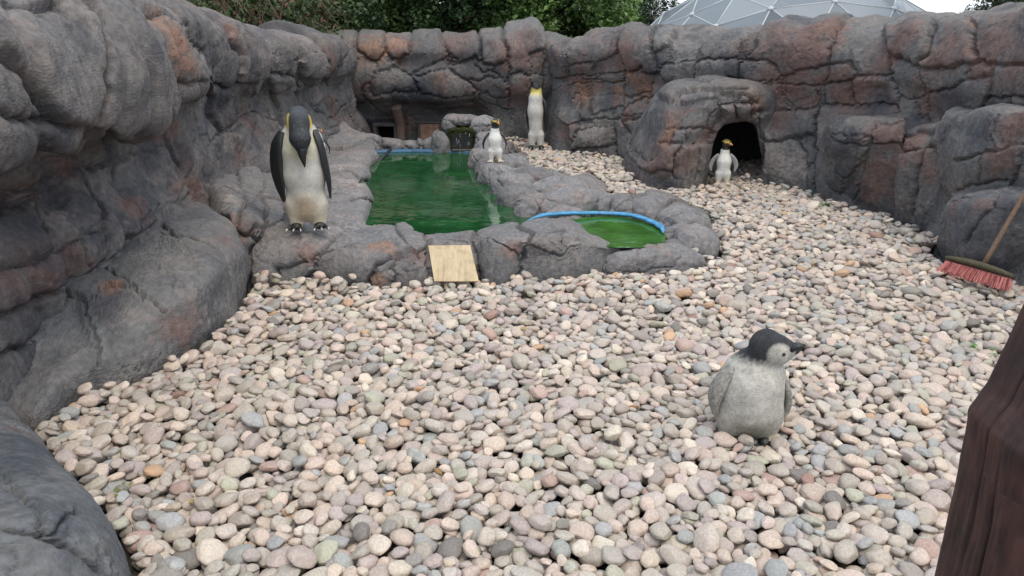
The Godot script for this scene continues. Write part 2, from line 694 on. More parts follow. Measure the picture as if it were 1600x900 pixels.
func build_rocks() -> void:
	rock_material = StandardMaterial3D.new()
	rock_material.vertex_color_use_as_albedo = true
	rock_material.albedo_texture = noise_image(512, FastNoiseLite.TYPE_SIMPLEX_SMOOTH, 0.02, 5, 185, 262, 31)
	rock_material.uv1_triplanar = true
	rock_material.uv1_world_triplanar = true
	rock_material.uv1_scale = Vector3(2.6, 2.6, 2.6)
	rock_material.roughness = 0.86
	rock_material.metallic_specular = 0.4
	rock_material.heightmap_enabled = true
	rock_material.heightmap_scale = 0.5
	rock_material.heightmap_texture = noise_image(512, FastNoiseLite.TYPE_SIMPLEX_SMOOTH, 0.05, 5, 0, 255, 32)

	var left := thing("rock_wall", "tall grey rock wall with bulging overhang along the left side", "rock wall")
	rock(left, "boulder", left_wall_net(), left_wall_lines, 0.0108, {"hidden": 2, "rust": 0.12, "bump": 0.9, "fold": 0.045, "facet": 0.06, "tone": Color(1.03, 0.98, 0.96)})
	var back := thing("rock_wall", "dark grey rock wall across the far end behind the pool, with orange capstones", "rock wall")
	rock(back, "boulder", back_wall_net(), back_wall_lines, 0.0125, {"hidden": 2, "facet": 0.04, "rust": 0.15, "hole": func(p: Vector3) -> bool: return p.x > -1.83 and p.x < -1.59 and p.y < 0.15 and p.z < -10.25})
	var right := thing("rock_wall", "long reddish grey rock wall with strata bands on the right side below the dome", "rock wall")
	rock(right, "boulder", right_wall_net(), right_wall_lines, 0.0112, {"hidden": 2, "bump": 0.9, "fold": 0.02, "facet": 0.055, "rust": 0.28, "hole": func(p: Vector3) -> bool: return p.y < 0.62 and p.x > 1.95 and p.x < 2.50 and p.z < -7.35})
	var cave := thing("cave_rock", "grey rock outcrop arching over the dark cave mouth", "rock")
	rock(cave, "boulder", cave_net(), cave_lines, 0.010, {"hidden": 1, "facet": 0.035, "rust": 0.3})
	var butt := thing("rock_buttress", "reddish rock buttress with flat top and red seam, right of the cave", "rock")
	rock(butt, "boulder", buttress_net(), buttress_lines, 0.0105, {"hidden": 1, "facet": 0.05, "rust": 0.35})
	var shoulder := thing("rock_buttress", "tall dark rock buttress at the right edge above the broom", "rock")
	rock(shoulder, "boulder", shoulder_net(), shoulder_lines, 0.0105, {"hidden": 1, "facet": 0.055, "rust": 0.3})
	var toe := thing("foot_rock", "low dark boulder that the broom leans against", "rock")
	rock(toe, "boulder", toe_rock_net(), toe_rock_lines, 0.0115, {"hidden": 1, "facet": 0.04, "rust": 0.1, "tone": Color(0.8, 0.82, 0.86)})
	var ledge := thing("rock_ledge", "smooth low grey rock ledge at the foot of the left wall", "rock")
	rock(ledge, "boulder", ledge_net(), ledge_lines, 0.010, {"facet": 0.03, "rust": 0.05, "bump": 0.7, "wash": 0.6})
	var terrace := thing("pool_terrace", "flat layered rock terrace between the left wall and the pool", "rock")
	rock(terrace, "rock_slab", terrace_net(), terrace_lines, 0.0105, {"rust": 0.0, "bump": 0.8, "round": 0.009, "round_over": 0.016, "wash": 0.2, "tone": Color(1.35, 1.31, 1.31)})
	var nook := thing("broken_rocks", "broken reddish rocks behind the emperor penguin at the foot of the left wall", "rock")
	rock(nook, "boulder", nook_net(), nook_lines, 0.0105, {"facet": 0.03, "rust": 0.35, "wash": 0.5, "tone": Color(1.15, 1.13, 1.13)})
	var rim := thing("boulder_ring", "rounded grey boulders forming the front rim and the ring of the small pool", "rock")
	rock(rim, "boulder", rim_net(), rim_lines, 0.0098, {"rust": 0.0, "round": 0.022, "round_over": 0.04, "bump": 0.95, "wash": 0.3, "tone": Color(1.2, 1.2, 1.22)})
	var ridge := thing("boulder_ridge", "ridge of rounded boulders between the big pool and the pebbles on its right", "rock")
	rock(ridge, "boulder", ridge_net(), ridge_lines, 0.0105, {"rust": 0.0, "round": 0.04, "round_over": 0.045, "bump": 1.1, "wash": 0.2, "tone": Color(1.3, 1.27, 1.27)})
	for l in [[0.18, 0.125, -5.80, 0.170, 0.135, 0.15, 0.1], [0.46, 0.120, -5.99, 0.265, 0.150, 0.19, 0.05], [0.05, 0.115, -6.14, 0.17, 0.150, 0.17, 0.5], [0.40, 0.125, -6.42, 0.28, 0.135, 0.21, 0.3], [0.02, 0.125, -6.55, 0.20, 0.150, 0.19, -0.2], [0.16, 0.12, -6.92, 0.22, 0.135, 0.18, 0.1], [-0.14, 0.135, -6.98, 0.17, 0.150, 0.19, 0.3], [-0.16, 0.145, -7.36, 0.20, 0.145, 0.20, 0.0], [0.02, 0.11, -7.60, 0.17, 0.140, 0.18, 0.2], [-0.27, 0.15, -7.75, 0.18, 0.150, 0.20, 0.2], [-0.22, 0.16, -8.15, 0.19, 0.150, 0.22, 0.0], [-0.24, 0.20, -8.55, 0.17, 0.150, 0.20, 0.0]]:
		lump(ridge, l)
	for l in [[0.715, 0.09, -5.90, 0.075, 0.135, 0.13, 0.0], [0.875, 0.09, -5.89, 0.120, 0.140, 0.14, 0.0], [1.085, 0.08, -5.83, 0.135, 0.155, 0.20, -0.35], [1.31, 0.05, -5.62, 0.185, 0.160, 0.21, 0.45], [1.31, 0.02, -5.24, 0.175, 0.135, 0.15, 0.2], [0.97, 0.0, -4.86, 0.35, 0.130, 0.115, 0.16]]:
		lump(rim, l)
	var far_rim := thing("stone_edging", "narrow row of grey stones along the far edge of the pool", "rock")
	rock(far_rim, "stone", back_rim_net(), back_rim_lines, 0.011, {"rust": 0.0, "round": 0.03, "round_over": 0.04, "bump": 0.6, "wash": 0.2, "tone": Color(1.3, 1.27, 1.27)})
	var fall := thing("waterfall_rock", "grey boulders stacked round and over the mossy waterfall box", "rock")
	for l in [[-0.80, 0.17, -8.58, 0.105, 0.175, 0.13, 0.0], [-0.57, 0.452, -8.70, 0.20, 0.062, 0.17, 0.1], [-0.34, 0.405, -8.66, 0.145, 0.095, 0.16, -0.2], [-0.345, 0.22, -8.60, 0.075, 0.17, 0.12, 0.0], [-0.70, 0.40, -8.66, 0.09, 0.07, 0.13, 0.0]]:
		lump(fall, l)
	var corner := thing("corner_boulder", "dark blue grey boulder with branching cracks at the lower left corner", "rock")
	rock(corner, "boulder", front_boulder_net(), front_boulder_lines, 0.009, {"rust": 0.0, "edge": 0.08, "facet": 0.02, "round": 0.003, "bump": 0.16, "tone": Color(0.82, 0.88, 0.93)})


# one rounded boulder of a rim: centre, half sizes and turn
var lumps := 0


func lump(root: Node3D, l: Array) -> void:
	lumps += 1
	var shape := pebble_mesh(900 + lumps, 5, 2.5)
	var arrays := shape.surface_get_arrays(0)
	var v: PackedVector3Array = arrays[Mesh.ARRAY_VERTEX]
	var dirs: PackedVector3Array = arrays[Mesh.ARRAY_NORMAL]
	var idx: PackedInt32Array = arrays[Mesh.ARRAY_INDEX]
	var turn := Basis(Vector3.UP, l[6])
	var half := Vector3(l[3], l[4], l[5])
	var at := Vector3(l[0], l[1], l[2])
	var cuts := []
	for k in rng.randi_range(1, 3):
		cuts.append([Vector3(rng.randfn(), rng.randfn() * 0.7, rng.randfn()).normalized(), rng.randf_range(-0.4, 0.4) * half.x, rng.randf_range(0.004, 0.007)])
	var shade := rng.randf_range(0.84, 1.14)
	var cols := PackedColorArray()
	var normals := PackedVector3Array()
	cols.resize(v.size())
	normals.resize(v.size())
	for i in v.size():
		var n := turn * (dirs[i] / half).normalized()
		var p := at + turn * (v[i] * half)
		var mid := noise_mid.get_noise_3dv(p)
		var fine := noise_fine.get_noise_3dv(p)
		var away := mid * 0.006 + fine * 0.0024 + noise_big.get_noise_3dv(p * 2.2) * 0.022
		for c in cuts:
			var d: float = (absf((p - at).dot(c[0]) - c[1] + mid * 0.03 + fine * 0.008)) / c[2]
			away -= exp(-d * d) * 0.014
		v[i] = p + n * away
		var warm := clampf(0.5 + mid * 0.7, 0.0, 1.0)
		var m := shade * (1.0 + 0.2 * mid + 0.15 * fine)
		var red := clampf((noise_big.get_noise_3dv(p * 1.7 + Vector3(7, 0, 0)) - 0.2) * 2.0, 0.0, 0.45)
		cols[i] = Color(lerpf(lerpf(0.195, 0.232, warm), 0.26, red) * m, lerpf(lerpf(0.195, 0.214, warm), 0.19, red) * m, lerpf(lerpf(0.202, 0.208, warm), 0.17, red) * m)
		if v[i].y < 0.36 and v[i].y > -0.11:
			var x := int((v[i].x - MAP_AT.x) / CELL)
			var z := int((v[i].z - MAP_AT.y) / CELL)
			for o in [0, 1, MAP_W, MAP_W + 1]:
				var g := z * MAP_W + x + int(o)
				if ground_map[g] < v[i].y:
					ground_map[g] = v[i].y
	for t in range(0, idx.size(), 3):
		var f := (v[idx[t + 2]] - v[idx[t]]).cross(v[idx[t + 1]] - v[idx[t]])
		for q in 3:
			normals[idx[t + q]] += f
	for i in v.size():
		normals[i] = normals[i].normalized()
	arrays[Mesh.ARRAY_VERTEX] = v
	arrays[Mesh.ARRAY_NORMAL] = normals
	arrays[Mesh.ARRAY_COLOR] = cols
	var m := ArrayMesh.new()
	m.add_surface_from_arrays(Mesh.PRIMITIVE_TRIANGLES, arrays)
	obj("boulder", m, rock_material, root)


# ---------------------------------------------------------------- ground and water
func build_ground() -> void:
	var soil := plain(lin(0.13, 0.11, 0.085), 0.95, 0.2)
	soil.albedo_texture = noise_image(256, FastNoiseLite.TYPE_SIMPLEX_SMOOTH, 0.03, 4, 130, 262, 60)
	soil.uv1_triplanar = true
	soil.uv1_world_triplanar = true
	soil.uv1_scale = Vector3(0.9, 0.9, 0.9)
	var sheet := PlaneMesh.new()
	sheet.size = Vector2(900, 900)
	structure(obj("ground", sheet, soil, self, Vector3(0, -0.09, 0)))


func flat_sheet(outline: Array, y: float, cell: float) -> ArrayMesh:      # a horizontal sheet cut to an outline
	var poly := PackedVector2Array()
	for p in outline:
		poly.append(p)
	var st := start()
	var idx := Geometry2D.triangulate_polygon(poly)
	for i in range(0, idx.size(), 3):
		var a := poly[idx[i]]
		var b := poly[idx[i + 1]]
		var c := poly[idx[i + 2]]
		if (b - a).cross(c - a) < 0:
			var t := b
			b = c
			c = t
		for p in [a, b, c]:
			st.add_vertex(Vector3(p.x, y, p.y))
	return finish(st)


func build_pool() -> void:
	var ripple := FastNoiseLite.new()
	ripple.seed = 12
	ripple.frequency = 0.016
	ripple.fractal_octaves = 3
	var im := ripple.get_seamless_image(512, 512)
	im.convert(Image.FORMAT_RGB8)
	var waves := ImageTexture.create_from_image(im)
	var murk := noise_image(512, FastNoiseLite.TYPE_SIMPLEX_SMOOTH, 0.012, 4, 175, 262, 14)
	var look := plain(lin(0.016, 0.084, 0.026), 0.045, 0.5)
	look.albedo_texture = murk
	look.uv1_triplanar = true
	look.uv1_world_triplanar = true
	look.uv1_scale = Vector3(0.55, 0.55, 0.55)
	look.heightmap_enabled = true
	look.heightmap_texture = waves
	look.heightmap_scale = 0.13
	structure(obj("pool_water", flat_sheet([Vector2(-1.75, -8.6), Vector2(-0.2, -8.7), Vector2(0.1, -7.0), Vector2(0.6, -6.4), Vector2(0.26, -5.6), Vector2(0.26, -5.25), Vector2(-0.2, -5.15), Vector2(-1.2, -5.25), Vector2(-1.4, -5.9), Vector2(-1.55, -6.6)], 0.12, 0.2), look))
	var shallow := look.duplicate()
	shallow.albedo_color = lin(0.045, 0.15, 0.022)
	structure(obj("small_pool_water", flat_sheet([Vector2(0.3, -5.1), Vector2(0.3, -5.95), Vector2(0.95, -5.8), Vector2(1.06, -5.5), Vector2(1.08, -5.1), Vector2(1.0, -4.84), Vector2(0.7, -4.82), Vector2(0.5, -4.9)], 0.128, 0.2), shallow))

	# painted blue liner: a lip round the small pool and a band along the far edge
	var blue := plain(lin(0.075, 0.36, 0.66), 0.45)
	blue.albedo_texture = noise_image(256, FastNoiseLite.TYPE_SIMPLEX_SMOOTH, 0.03, 4, 150, 255, 15)
	blue.uv1_triplanar = true
	blue.uv1_world_triplanar = true
	blue.uv1_scale = Vector3(2, 2, 2)
	var lip := smooth_path([V(11, 15, -544), V(22, 17, -551), V(35, 17, -557), V(53, 16, -563), V(74, 15, -566), V(91, 15, -560), V(102, 15, -543), V(107, 15, -526), V(106, 14, -514)], 5)
	var wide := []
	var tall := []
	for i in lip.size():
		var taper := clampf(minf(i, lip.size() - 1 - i) / 5.0, 0.12, 1.0)
		wide.append((0.026 + 0.005 * sin(i * 1.7)) * taper)
		tall.append(0.012 * taper)
	var liner := obj("pool_liner", tube(lip, tall, wide, Vector3.UP, 10, 3.0), blue)
	tag(liner, "bright blue painted liner edge curving round the small pool", "pool liner")
	var band := plain(lin(0.03, 0.13, 0.26), 0.5)
	band.albedo_texture = blue.albedo_texture
	band.uv1_triplanar = true
	band.uv1_world_triplanar = true
	band.uv1_scale = Vector3(2, 2, 2)
	var path := smooth_path([V(-172, 12, -840), V(-150, 12, -850), V(-120, 12, -855), V(-90, 12, -854), V(-60, 12, -853), V(-36, 11, -851)], 4)
	var w2 := []
	var t2 := []
	for i in path.size():
		w2.append(0.05)
		t2.append(0.03)
	tag(obj("pool_liner", tube(path, w2, t2, Vector3(0, 0, 1), 10, 3.0), band), "dark blue liner band under the far stones of the big pool", "pool liner")

	var black := plain(lin(0.02, 0.02, 0.022), 0.5)
	tag(obj("drain_pipe", tube([V(-141, 11, -796), V(-138, 14, -812), V(-134, 17, -838)], [0.018, 0.018, 0.018], [0.018, 0.018, 0.018], Vector3.RIGHT, 10), black), "short black pipe sticking into the far left corner of the pool", "pipe")

	build_waterfall()


func build_waterfall() -> void:
	var root := thing("waterfall_box", "dark stone box overgrown with green moss that drips into the pool", "waterfall")
	var wet := plain(lin(0.035, 0.034, 0.026), 0.35)
	wet.albedo_texture = noise_image(256, FastNoiseLite.TYPE_SIMPLEX_SMOOTH, 0.04, 4, 90, 262, 16)
	wet.uv1_triplanar = true
	wet.uv1_scale = Vector3(4, 4, 4)
	obj("back_stone", box_mesh(Vector3(0.29, 0.30, 0.2), 0.02), wet, root, Vector3(-0.565, 0.2, -8.66))
	obj("lip_stone", box_mesh(Vector3(0.285, 0.035, 0.26), 0.01), wet, root, Vector3(-0.565, 0.365, -8.63))
	obj("ledge_stone", box_mesh(Vector3(0.25, 0.04, 0.1), 0.012), wet, root, Vector3(-0.56, 0.14, -8.53))
	var tuft := start()
	for k in 5:
		var a := k * 1.3
		var tip := Vector3(cos(a) * 0.008, 0.012, sin(a) * 0.008)
		for p in [Vector3(-0.003, 0, 0).rotated(Vector3.UP, a), tip, Vector3(0.003, 0, 0).rotated(Vector3.UP, a)]:
			tuft.add_vertex(p)
	var green := StandardMaterial3D.new()
	green.vertex_color_use_as_albedo = true
	green.roughness = 0.9
	var mm := MultiMesh.new()
	mm.transform_format = MultiMesh.TRANSFORM_3D
	mm.use_colors = true
	mm.mesh = finish(tuft)
	mm.instance_count = 2200
	for i in 2200:
		var p: Vector3
		var up := Vector3.UP
		if i < 1300:
			p = Vector3(rng.randf_range(-0.145, 0.145), 0.382, rng.randf_range(-0.13, 0.135))
			p.y += 0.006 * sin(p.x * 60)
		elif i < 1600:
			p = Vector3(rng.randf_range(-0.142, 0.142), 0.38 - absf(rng.randfn(0.0, 0.03)), 0.133)
			up = Vector3(0, 0.3, 1)
		else:
			var side := -1.0 if rng.randf() < 0.65 else 1.0
			p = Vector3(side * (0.145 - absf(rng.randfn(0, 0.018))), rng.randf_range(0.11, 0.37), 0.08)
			up = Vector3(side * 0.4, 0.3, 1)
		var s := rng.randf_range(0.5, 1.1)
		var b := Basis(Quaternion(Vector3.UP, up.normalized())) * Basis(Vector3.UP, rng.randf() * TAU)
		mm.set_instance_transform(i, Transform3D(b.scaled(Vector3(s, s, s)), p + Vector3(-0.565, 0, -8.63)))
		var t := rng.randf()
		mm.set_instance_color(i, Color(0.05 + 0.05 * t, 0.066 + 0.05 * t, 0.014))
	var moss := MultiMeshInstance3D.new()
	moss.multimesh = mm
	moss.material_override = green
	moss.name = "moss"
	root.add_child(moss)
	stuff(moss)
	# drops and threads of falling water
	var glass := StandardMaterial3D.new()
	glass.transparency = BaseMaterial3D.TRANSPARENCY_ALPHA
	glass.albedo_color = Color(0.9, 0.95, 0.97, 0.25)
	glass.roughness = 0.08
	var st := start()
	for k in 11:
		var x := rng.randf_range(-0.09, 0.09) - 0.56
		var y := rng.randf_range(0.13, 0.34)
		var z := -8.46 + rng.randf_range(-0.02, 0.02)
		var l := rng.randf_range(0.004, 0.03)
		var r := rng.randf_range(0.0015, 0.004)
		loft(st, tube_rings([Vector3(x, y - l, z), Vector3(x, y - l * 0.5, z), Vector3(x, y + l * 0.4, z), Vector3(x, y + l, z)], [r * 0.5, r, r * 0.7, r * 0.2], [r * 0.5, r, r * 0.7, r * 0.2], Vector3.RIGHT, 6))
	var drops := obj("falling_water", finish(st), glass)
	tag(drops, "thin drips of water falling from the mossy box into the pool", "water")


func build_cave_and_dens() -> void:
	# the tunnel behind the cave mouth
	var rings := []
	for step in [[0.0, 0.0, 1.0], [0.10, -0.25, 1.05], [0.22, -0.55, 1.1], [0.34, -0.85, 1.05], [0.42, -1.1, 0.9], [0.45, -1.2, 0.5]]:
		var ring := PackedVector3Array()
		for j in 21:
			var a := PI * j / 20.0
			var rx := 0.37 + 0.03 * sin(j * 1.9 + step[1] * 9.0)
			var ry := 0.70 + 0.03 * sin(j * 2.3 + step[1] * 7.0)
			var c := cos(a)
			var s := sin(a)
			ring.append(Vector3(2.27 + step[0] - c * rx * step[2], -0.1 + pow(s, 0.75) * ry * step[2], -7.62 + step[1]))
		ring[0].y = -0.2
		ring[20].y = -0.2
		rings.append(ring)
	var st := start()
	for i in rings.size() - 1:
		for j in 20:
			for p in [rings[i][j], rings[i][j + 1], rings[i + 1][j + 1], rings[i][j], rings[i + 1][j + 1], rings[i + 1][j]]:
				st.add_vertex(p)
	for j in 20:
		for p in [Vector3(2.72, -0.1, -8.83), rings[-1][j], rings[-1][j + 1]]:
			st.add_vertex(p)
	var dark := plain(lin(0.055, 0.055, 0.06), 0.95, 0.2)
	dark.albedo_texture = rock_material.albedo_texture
	dark.uv1_triplanar = true
	dark.uv1_world_triplanar = true
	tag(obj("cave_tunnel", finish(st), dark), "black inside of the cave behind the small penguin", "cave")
	# the den doorway in the back wall
	var den := thing("den_doorway", "small dark square den doorway in the back wall left of the waterfall", "doorway")
	var frame := plain(lin(0.11, 0.10, 0.095), 0.9)
	frame.albedo_texture = rock_material.albedo_texture
	frame.uv1_triplanar = true
	for s in [[-1.85, 0.05], [-1.57, 0.05]]:
		obj("jamb", box_mesh(Vector3(s[1], 0.3, 0.1), 0.008), frame, den, Vector3(s[0], 0.0, -10.38))
	obj("lintel", box_mesh(Vector3(0.34, 0.05, 0.12), 0.008), frame, den, Vector3(-1.71, 0.175, -10.38))
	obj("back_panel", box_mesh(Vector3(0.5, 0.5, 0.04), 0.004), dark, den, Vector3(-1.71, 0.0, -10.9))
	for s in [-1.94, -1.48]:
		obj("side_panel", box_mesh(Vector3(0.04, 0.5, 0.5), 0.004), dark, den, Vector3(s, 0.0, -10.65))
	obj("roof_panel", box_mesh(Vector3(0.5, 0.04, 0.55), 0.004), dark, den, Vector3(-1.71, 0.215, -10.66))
	var clay := plain(lin(0.36, 0.215, 0.15), 0.85)
	clay.albedo_texture = noise_image(256, FastNoiseLite.TYPE_SIMPLEX_SMOOTH, 0.02, 4, 180, 262, 17)
	clay.uv1_triplanar = true
	clay.uv1_scale = Vector3(2, 2, 2)
	var shutter := thing("den_shutter", "small terracotta coloured shutter closing the second den in the back wall", "shutter")
	obj("board", box_mesh(Vector3(0.27, 0.26, 0.03), 0.012), clay, shutter, Vector3(-1.11, 0.05, -10.36))
	obj("frame_rail", box_mesh(Vector3(0.33, 0.03, 0.05), 0.008), frame, shutter, Vector3(-1.11, 0.2, -10.36))
	for s in [-1.26, -0.96]:
		obj("frame_post", box_mesh(Vector3(0.03, 0.26, 0.05), 0.008), frame, shutter, Vector3(s, 0.05, -10.36))
	tag(obj("rock_pillar", tube(smooth_path([V(-151, -15, -1036), V(-150, 10, -1035), V(-151, 25, -1031), V(-153, 44, -1020)], 4), [.055, .06, .058, .06, .06, .06, .062, .062, .065, .065, .07, .07, .08], [.05, .05, .05, .05, .05, .05, .05, .05, .06, .06, .06, .06, .07], Vector3.RIGHT, 12, 2.8), clay_rock()), "reddish rock pillar between the den doorway and the shutter", "rock")


func clay_rock() -> StandardMaterial3D:
	var m := plain(lin(0.20, 0.14, 0.115), 0.9)
	m.albedo_texture = rock_material.albedo_texture
	m.uv1_triplanar = true
	m.uv1_world_triplanar = true
	m.uv1_scale = Vector3(3, 3, 3)
	return m


# ---------------------------------------------------------------- geodesic dome
func build_dome() -> void:
	var root := thing("geodesic_dome", "pale translucent geodesic dome greenhouse behind the right wall", "dome", Vector3(8.95, -3.95, -26.0))
	var radius := 6.8
	var t := (1.0 + sqrt(5.0)) / 2.0
	var ico := []
	for p in [[-1, t, 0], [1, t, 0], [-1, -t, 0], [1, -t, 0], [0, -1, t], [0, 1, t], [0, -1, -t], [0, 1, -t], [t, 0, -1], [t, 0, 1], [-t, 0, -1], [-t, 0, 1]]:
		ico.append(Vector3(p[0], p[1], p[2]).normalized())
	var faces := [[0, 11, 5], [0, 5, 1], [0, 1, 7], [0, 7, 10], [0, 10, 11], [1, 5, 9], [5, 11, 4], [11, 10, 2], [10, 7, 6], [7, 1, 8], [3, 9, 4], [3, 4, 2], [3, 2, 6], [3, 6, 8], [3, 8, 9], [4, 9, 5], [2, 4, 11], [6, 2, 10], [8, 6, 7], [9, 8, 1]]
	var freq := 5
	var turn := Basis(Vector3.RIGHT, 0.33)
	var film := StandardMaterial3D.new()
	film.transparency = BaseMaterial3D.TRANSPARENCY_ALPHA
	film.albedo_color = Color(0.50, 0.535, 0.56, 0.66)
	film.roughness = 0.42
	var film2 := film.duplicate()
	film2.albedo_color = Color(0.56, 0.585, 0.605, 0.74)
	var film3 := film.duplicate()
	film3.albedo_color = Color(0.46, 0.495, 0.52, 0.52)
	var metal := plain(lin(0.40, 0.42, 0.435), 0.6)
	var seen_edges := {}
	var hubs := {}
	for f in faces:
		var a: Vector3 = ico[f[0]]
		var b: Vector3 = ico[f[1]]
		var c: Vector3 = ico[f[2]]
		for i in freq:
			for j in freq - i:
				var tris := [[[i, j], [i + 1, j], [i, j + 1]]]
				if i + j < freq - 1:
					tris.append([[i + 1, j], [i + 1, j + 1], [i, j + 1]])
				for tri in tris:
					var p := []
					for q in tri:
						var d: Vector3 = a + (b - a) * (float(q[0]) / freq) + (c - a) * (float(q[1]) / freq)
						p.append(turn * d.normalized() * radius)
					var low: float = minf(p[0].y, minf(p[1].y, p[2].y))
					if low < 3.4:
						continue
					var st := start()
					var mid: Vector3 = (p[0] + p[1] + p[2]) / 3.0
					st.set_smooth_group(-1)
					for q in [0, 1, 2]:
						st.add_vertex(p[q].lerp(mid, 0.012))
					obj("panel", finish(st), [film, film2, film, film3][rng.randi() % 4], root)
					for q in 3:
						var p0: Vector3 = p[q]
						var p1: Vector3 = p[(q + 1) % 3]
						var m := (p0 + p1) / 2.0
						var key := "%d %d %d" % [roundi(m.x * 20), roundi(m.y * 20), roundi(m.z * 20)]
						if not seen_edges.has(key):
							seen_edges[key] = true
							obj("strut", tube([p0, p1], [0.02, 0.02], [0.02, 0.02], m.normalized(), 6), metal, root)
						var hk := "%d %d %d" % [roundi(p0.x * 20), roundi(p0.y * 20), roundi(p0.z * 20)]
						if not hubs.has(hk):
							hubs[hk] = true
							var up := p0.normalized()
							obj("hub", tube([p0 - up * 0.03, p0 + up * 0.02, p0 + up * 0.05], [0.075, 0.09, 0.05], [0.075, 0.09, 0.05], up.cross(Vector3(0.3, 0.1, 1)).normalized(), 12), metal, root)


# ---------------------------------------------------------------- trees, hedge, brambles
func leaf_mesh(size: float, count: int, narrow: float, at_seed: int) -> ArrayMesh:
	var r := RandomNumberGenerator.new()
	r.seed = at_seed
	var st := start()
	st.set_smooth_group(-1)
	for k in count:
		var b := Basis.from_euler(Vector3(r.randf_range(-0.9, 0.9), r.randf() * TAU, r.randf_range(-0.8, 0.8)))
		var o := Vector3(r.randf_range(-1, 1), r.randf_range(-0.7, 0.7), r.randf_range(-1, 1)) * size * 1.1
		var l := size * r.randf_range(0.7, 1.25)
		var w := l * narrow
		var pts := [Vector3(0, 0, 0), Vector3(w, 0.1 * l, l * 0.42), Vector3(0, -0.08 * l, l), Vector3(-w, 0.1 * l, l * 0.42), Vector3(0, 0, l * 0.45)]
		for t in [[0, 1, 4], [1, 2, 4], [2, 3, 4], [3, 0, 4]]:
			for q in t:
				st.add_vertex(o + b * pts[q])
	return finish(st)


func crown(root: Node3D, called: String, clumps: Array, per_m2: float, leaf: ArrayMesh, look: Material, dark: Color, light: Color, odd := Color(0, 0, 0), odd_share := 0.0) -> void:
	var list: Array[Transform3D] = []
	var cols: Array[Color] = []
	for c in clumps:
		var centre: Vector3 = c[0]
		var r: float = c[1]
		var n := int(per_m2 * r * r * 12.5)
		var shade := rng.randf()
		for i in n:
			var d := Vector3(rng.randfn(), rng.randfn(), rng.randfn()).normalized()
			var gap := noise_mid.get_noise_3dv((centre + d * r) * 0.45)
			if gap < -0.16:
				continue
			var p := centre + d * r * (1.0 - 0.5 * pow(rng.randf(), 2.0) + 0.35 * gap)
			if p.y < root.position.y - 0.2:
				continue
			var s := rng.randf_range(0.65, 1.35)
			list.append(Transform3D(Basis.from_euler(Vector3(rng.randf_range(-0.6, 0.6), rng.randf() * TAU, rng.randf_range(-0.6, 0.6))).scaled(Vector3(s, s, s)), p - root.position))
			var col := dark.lerp(light, clampf(shade * 0.6 + rng.randf() * 0.55, 0, 1)) * 1.3
			if rng.randf() < odd_share:
				col = odd * rng.randf_range(0.7, 1.2)
			cols.append(col)
	var mm := MultiMesh.new()
	mm.transform_format = MultiMesh.TRANSFORM_3D
	mm.use_colors = true
	mm.mesh = leaf
	mm.instance_count = list.size()
	for i in list.size():
		mm.set_instance_transform(i, list[i])
		mm.set_instance_color(i, cols[i])
	var o := MultiMeshInstance3D.new()
	o.multimesh = mm
	o.material_override = look
	o.name = called
	root.add_child(o)
	stuff(o)


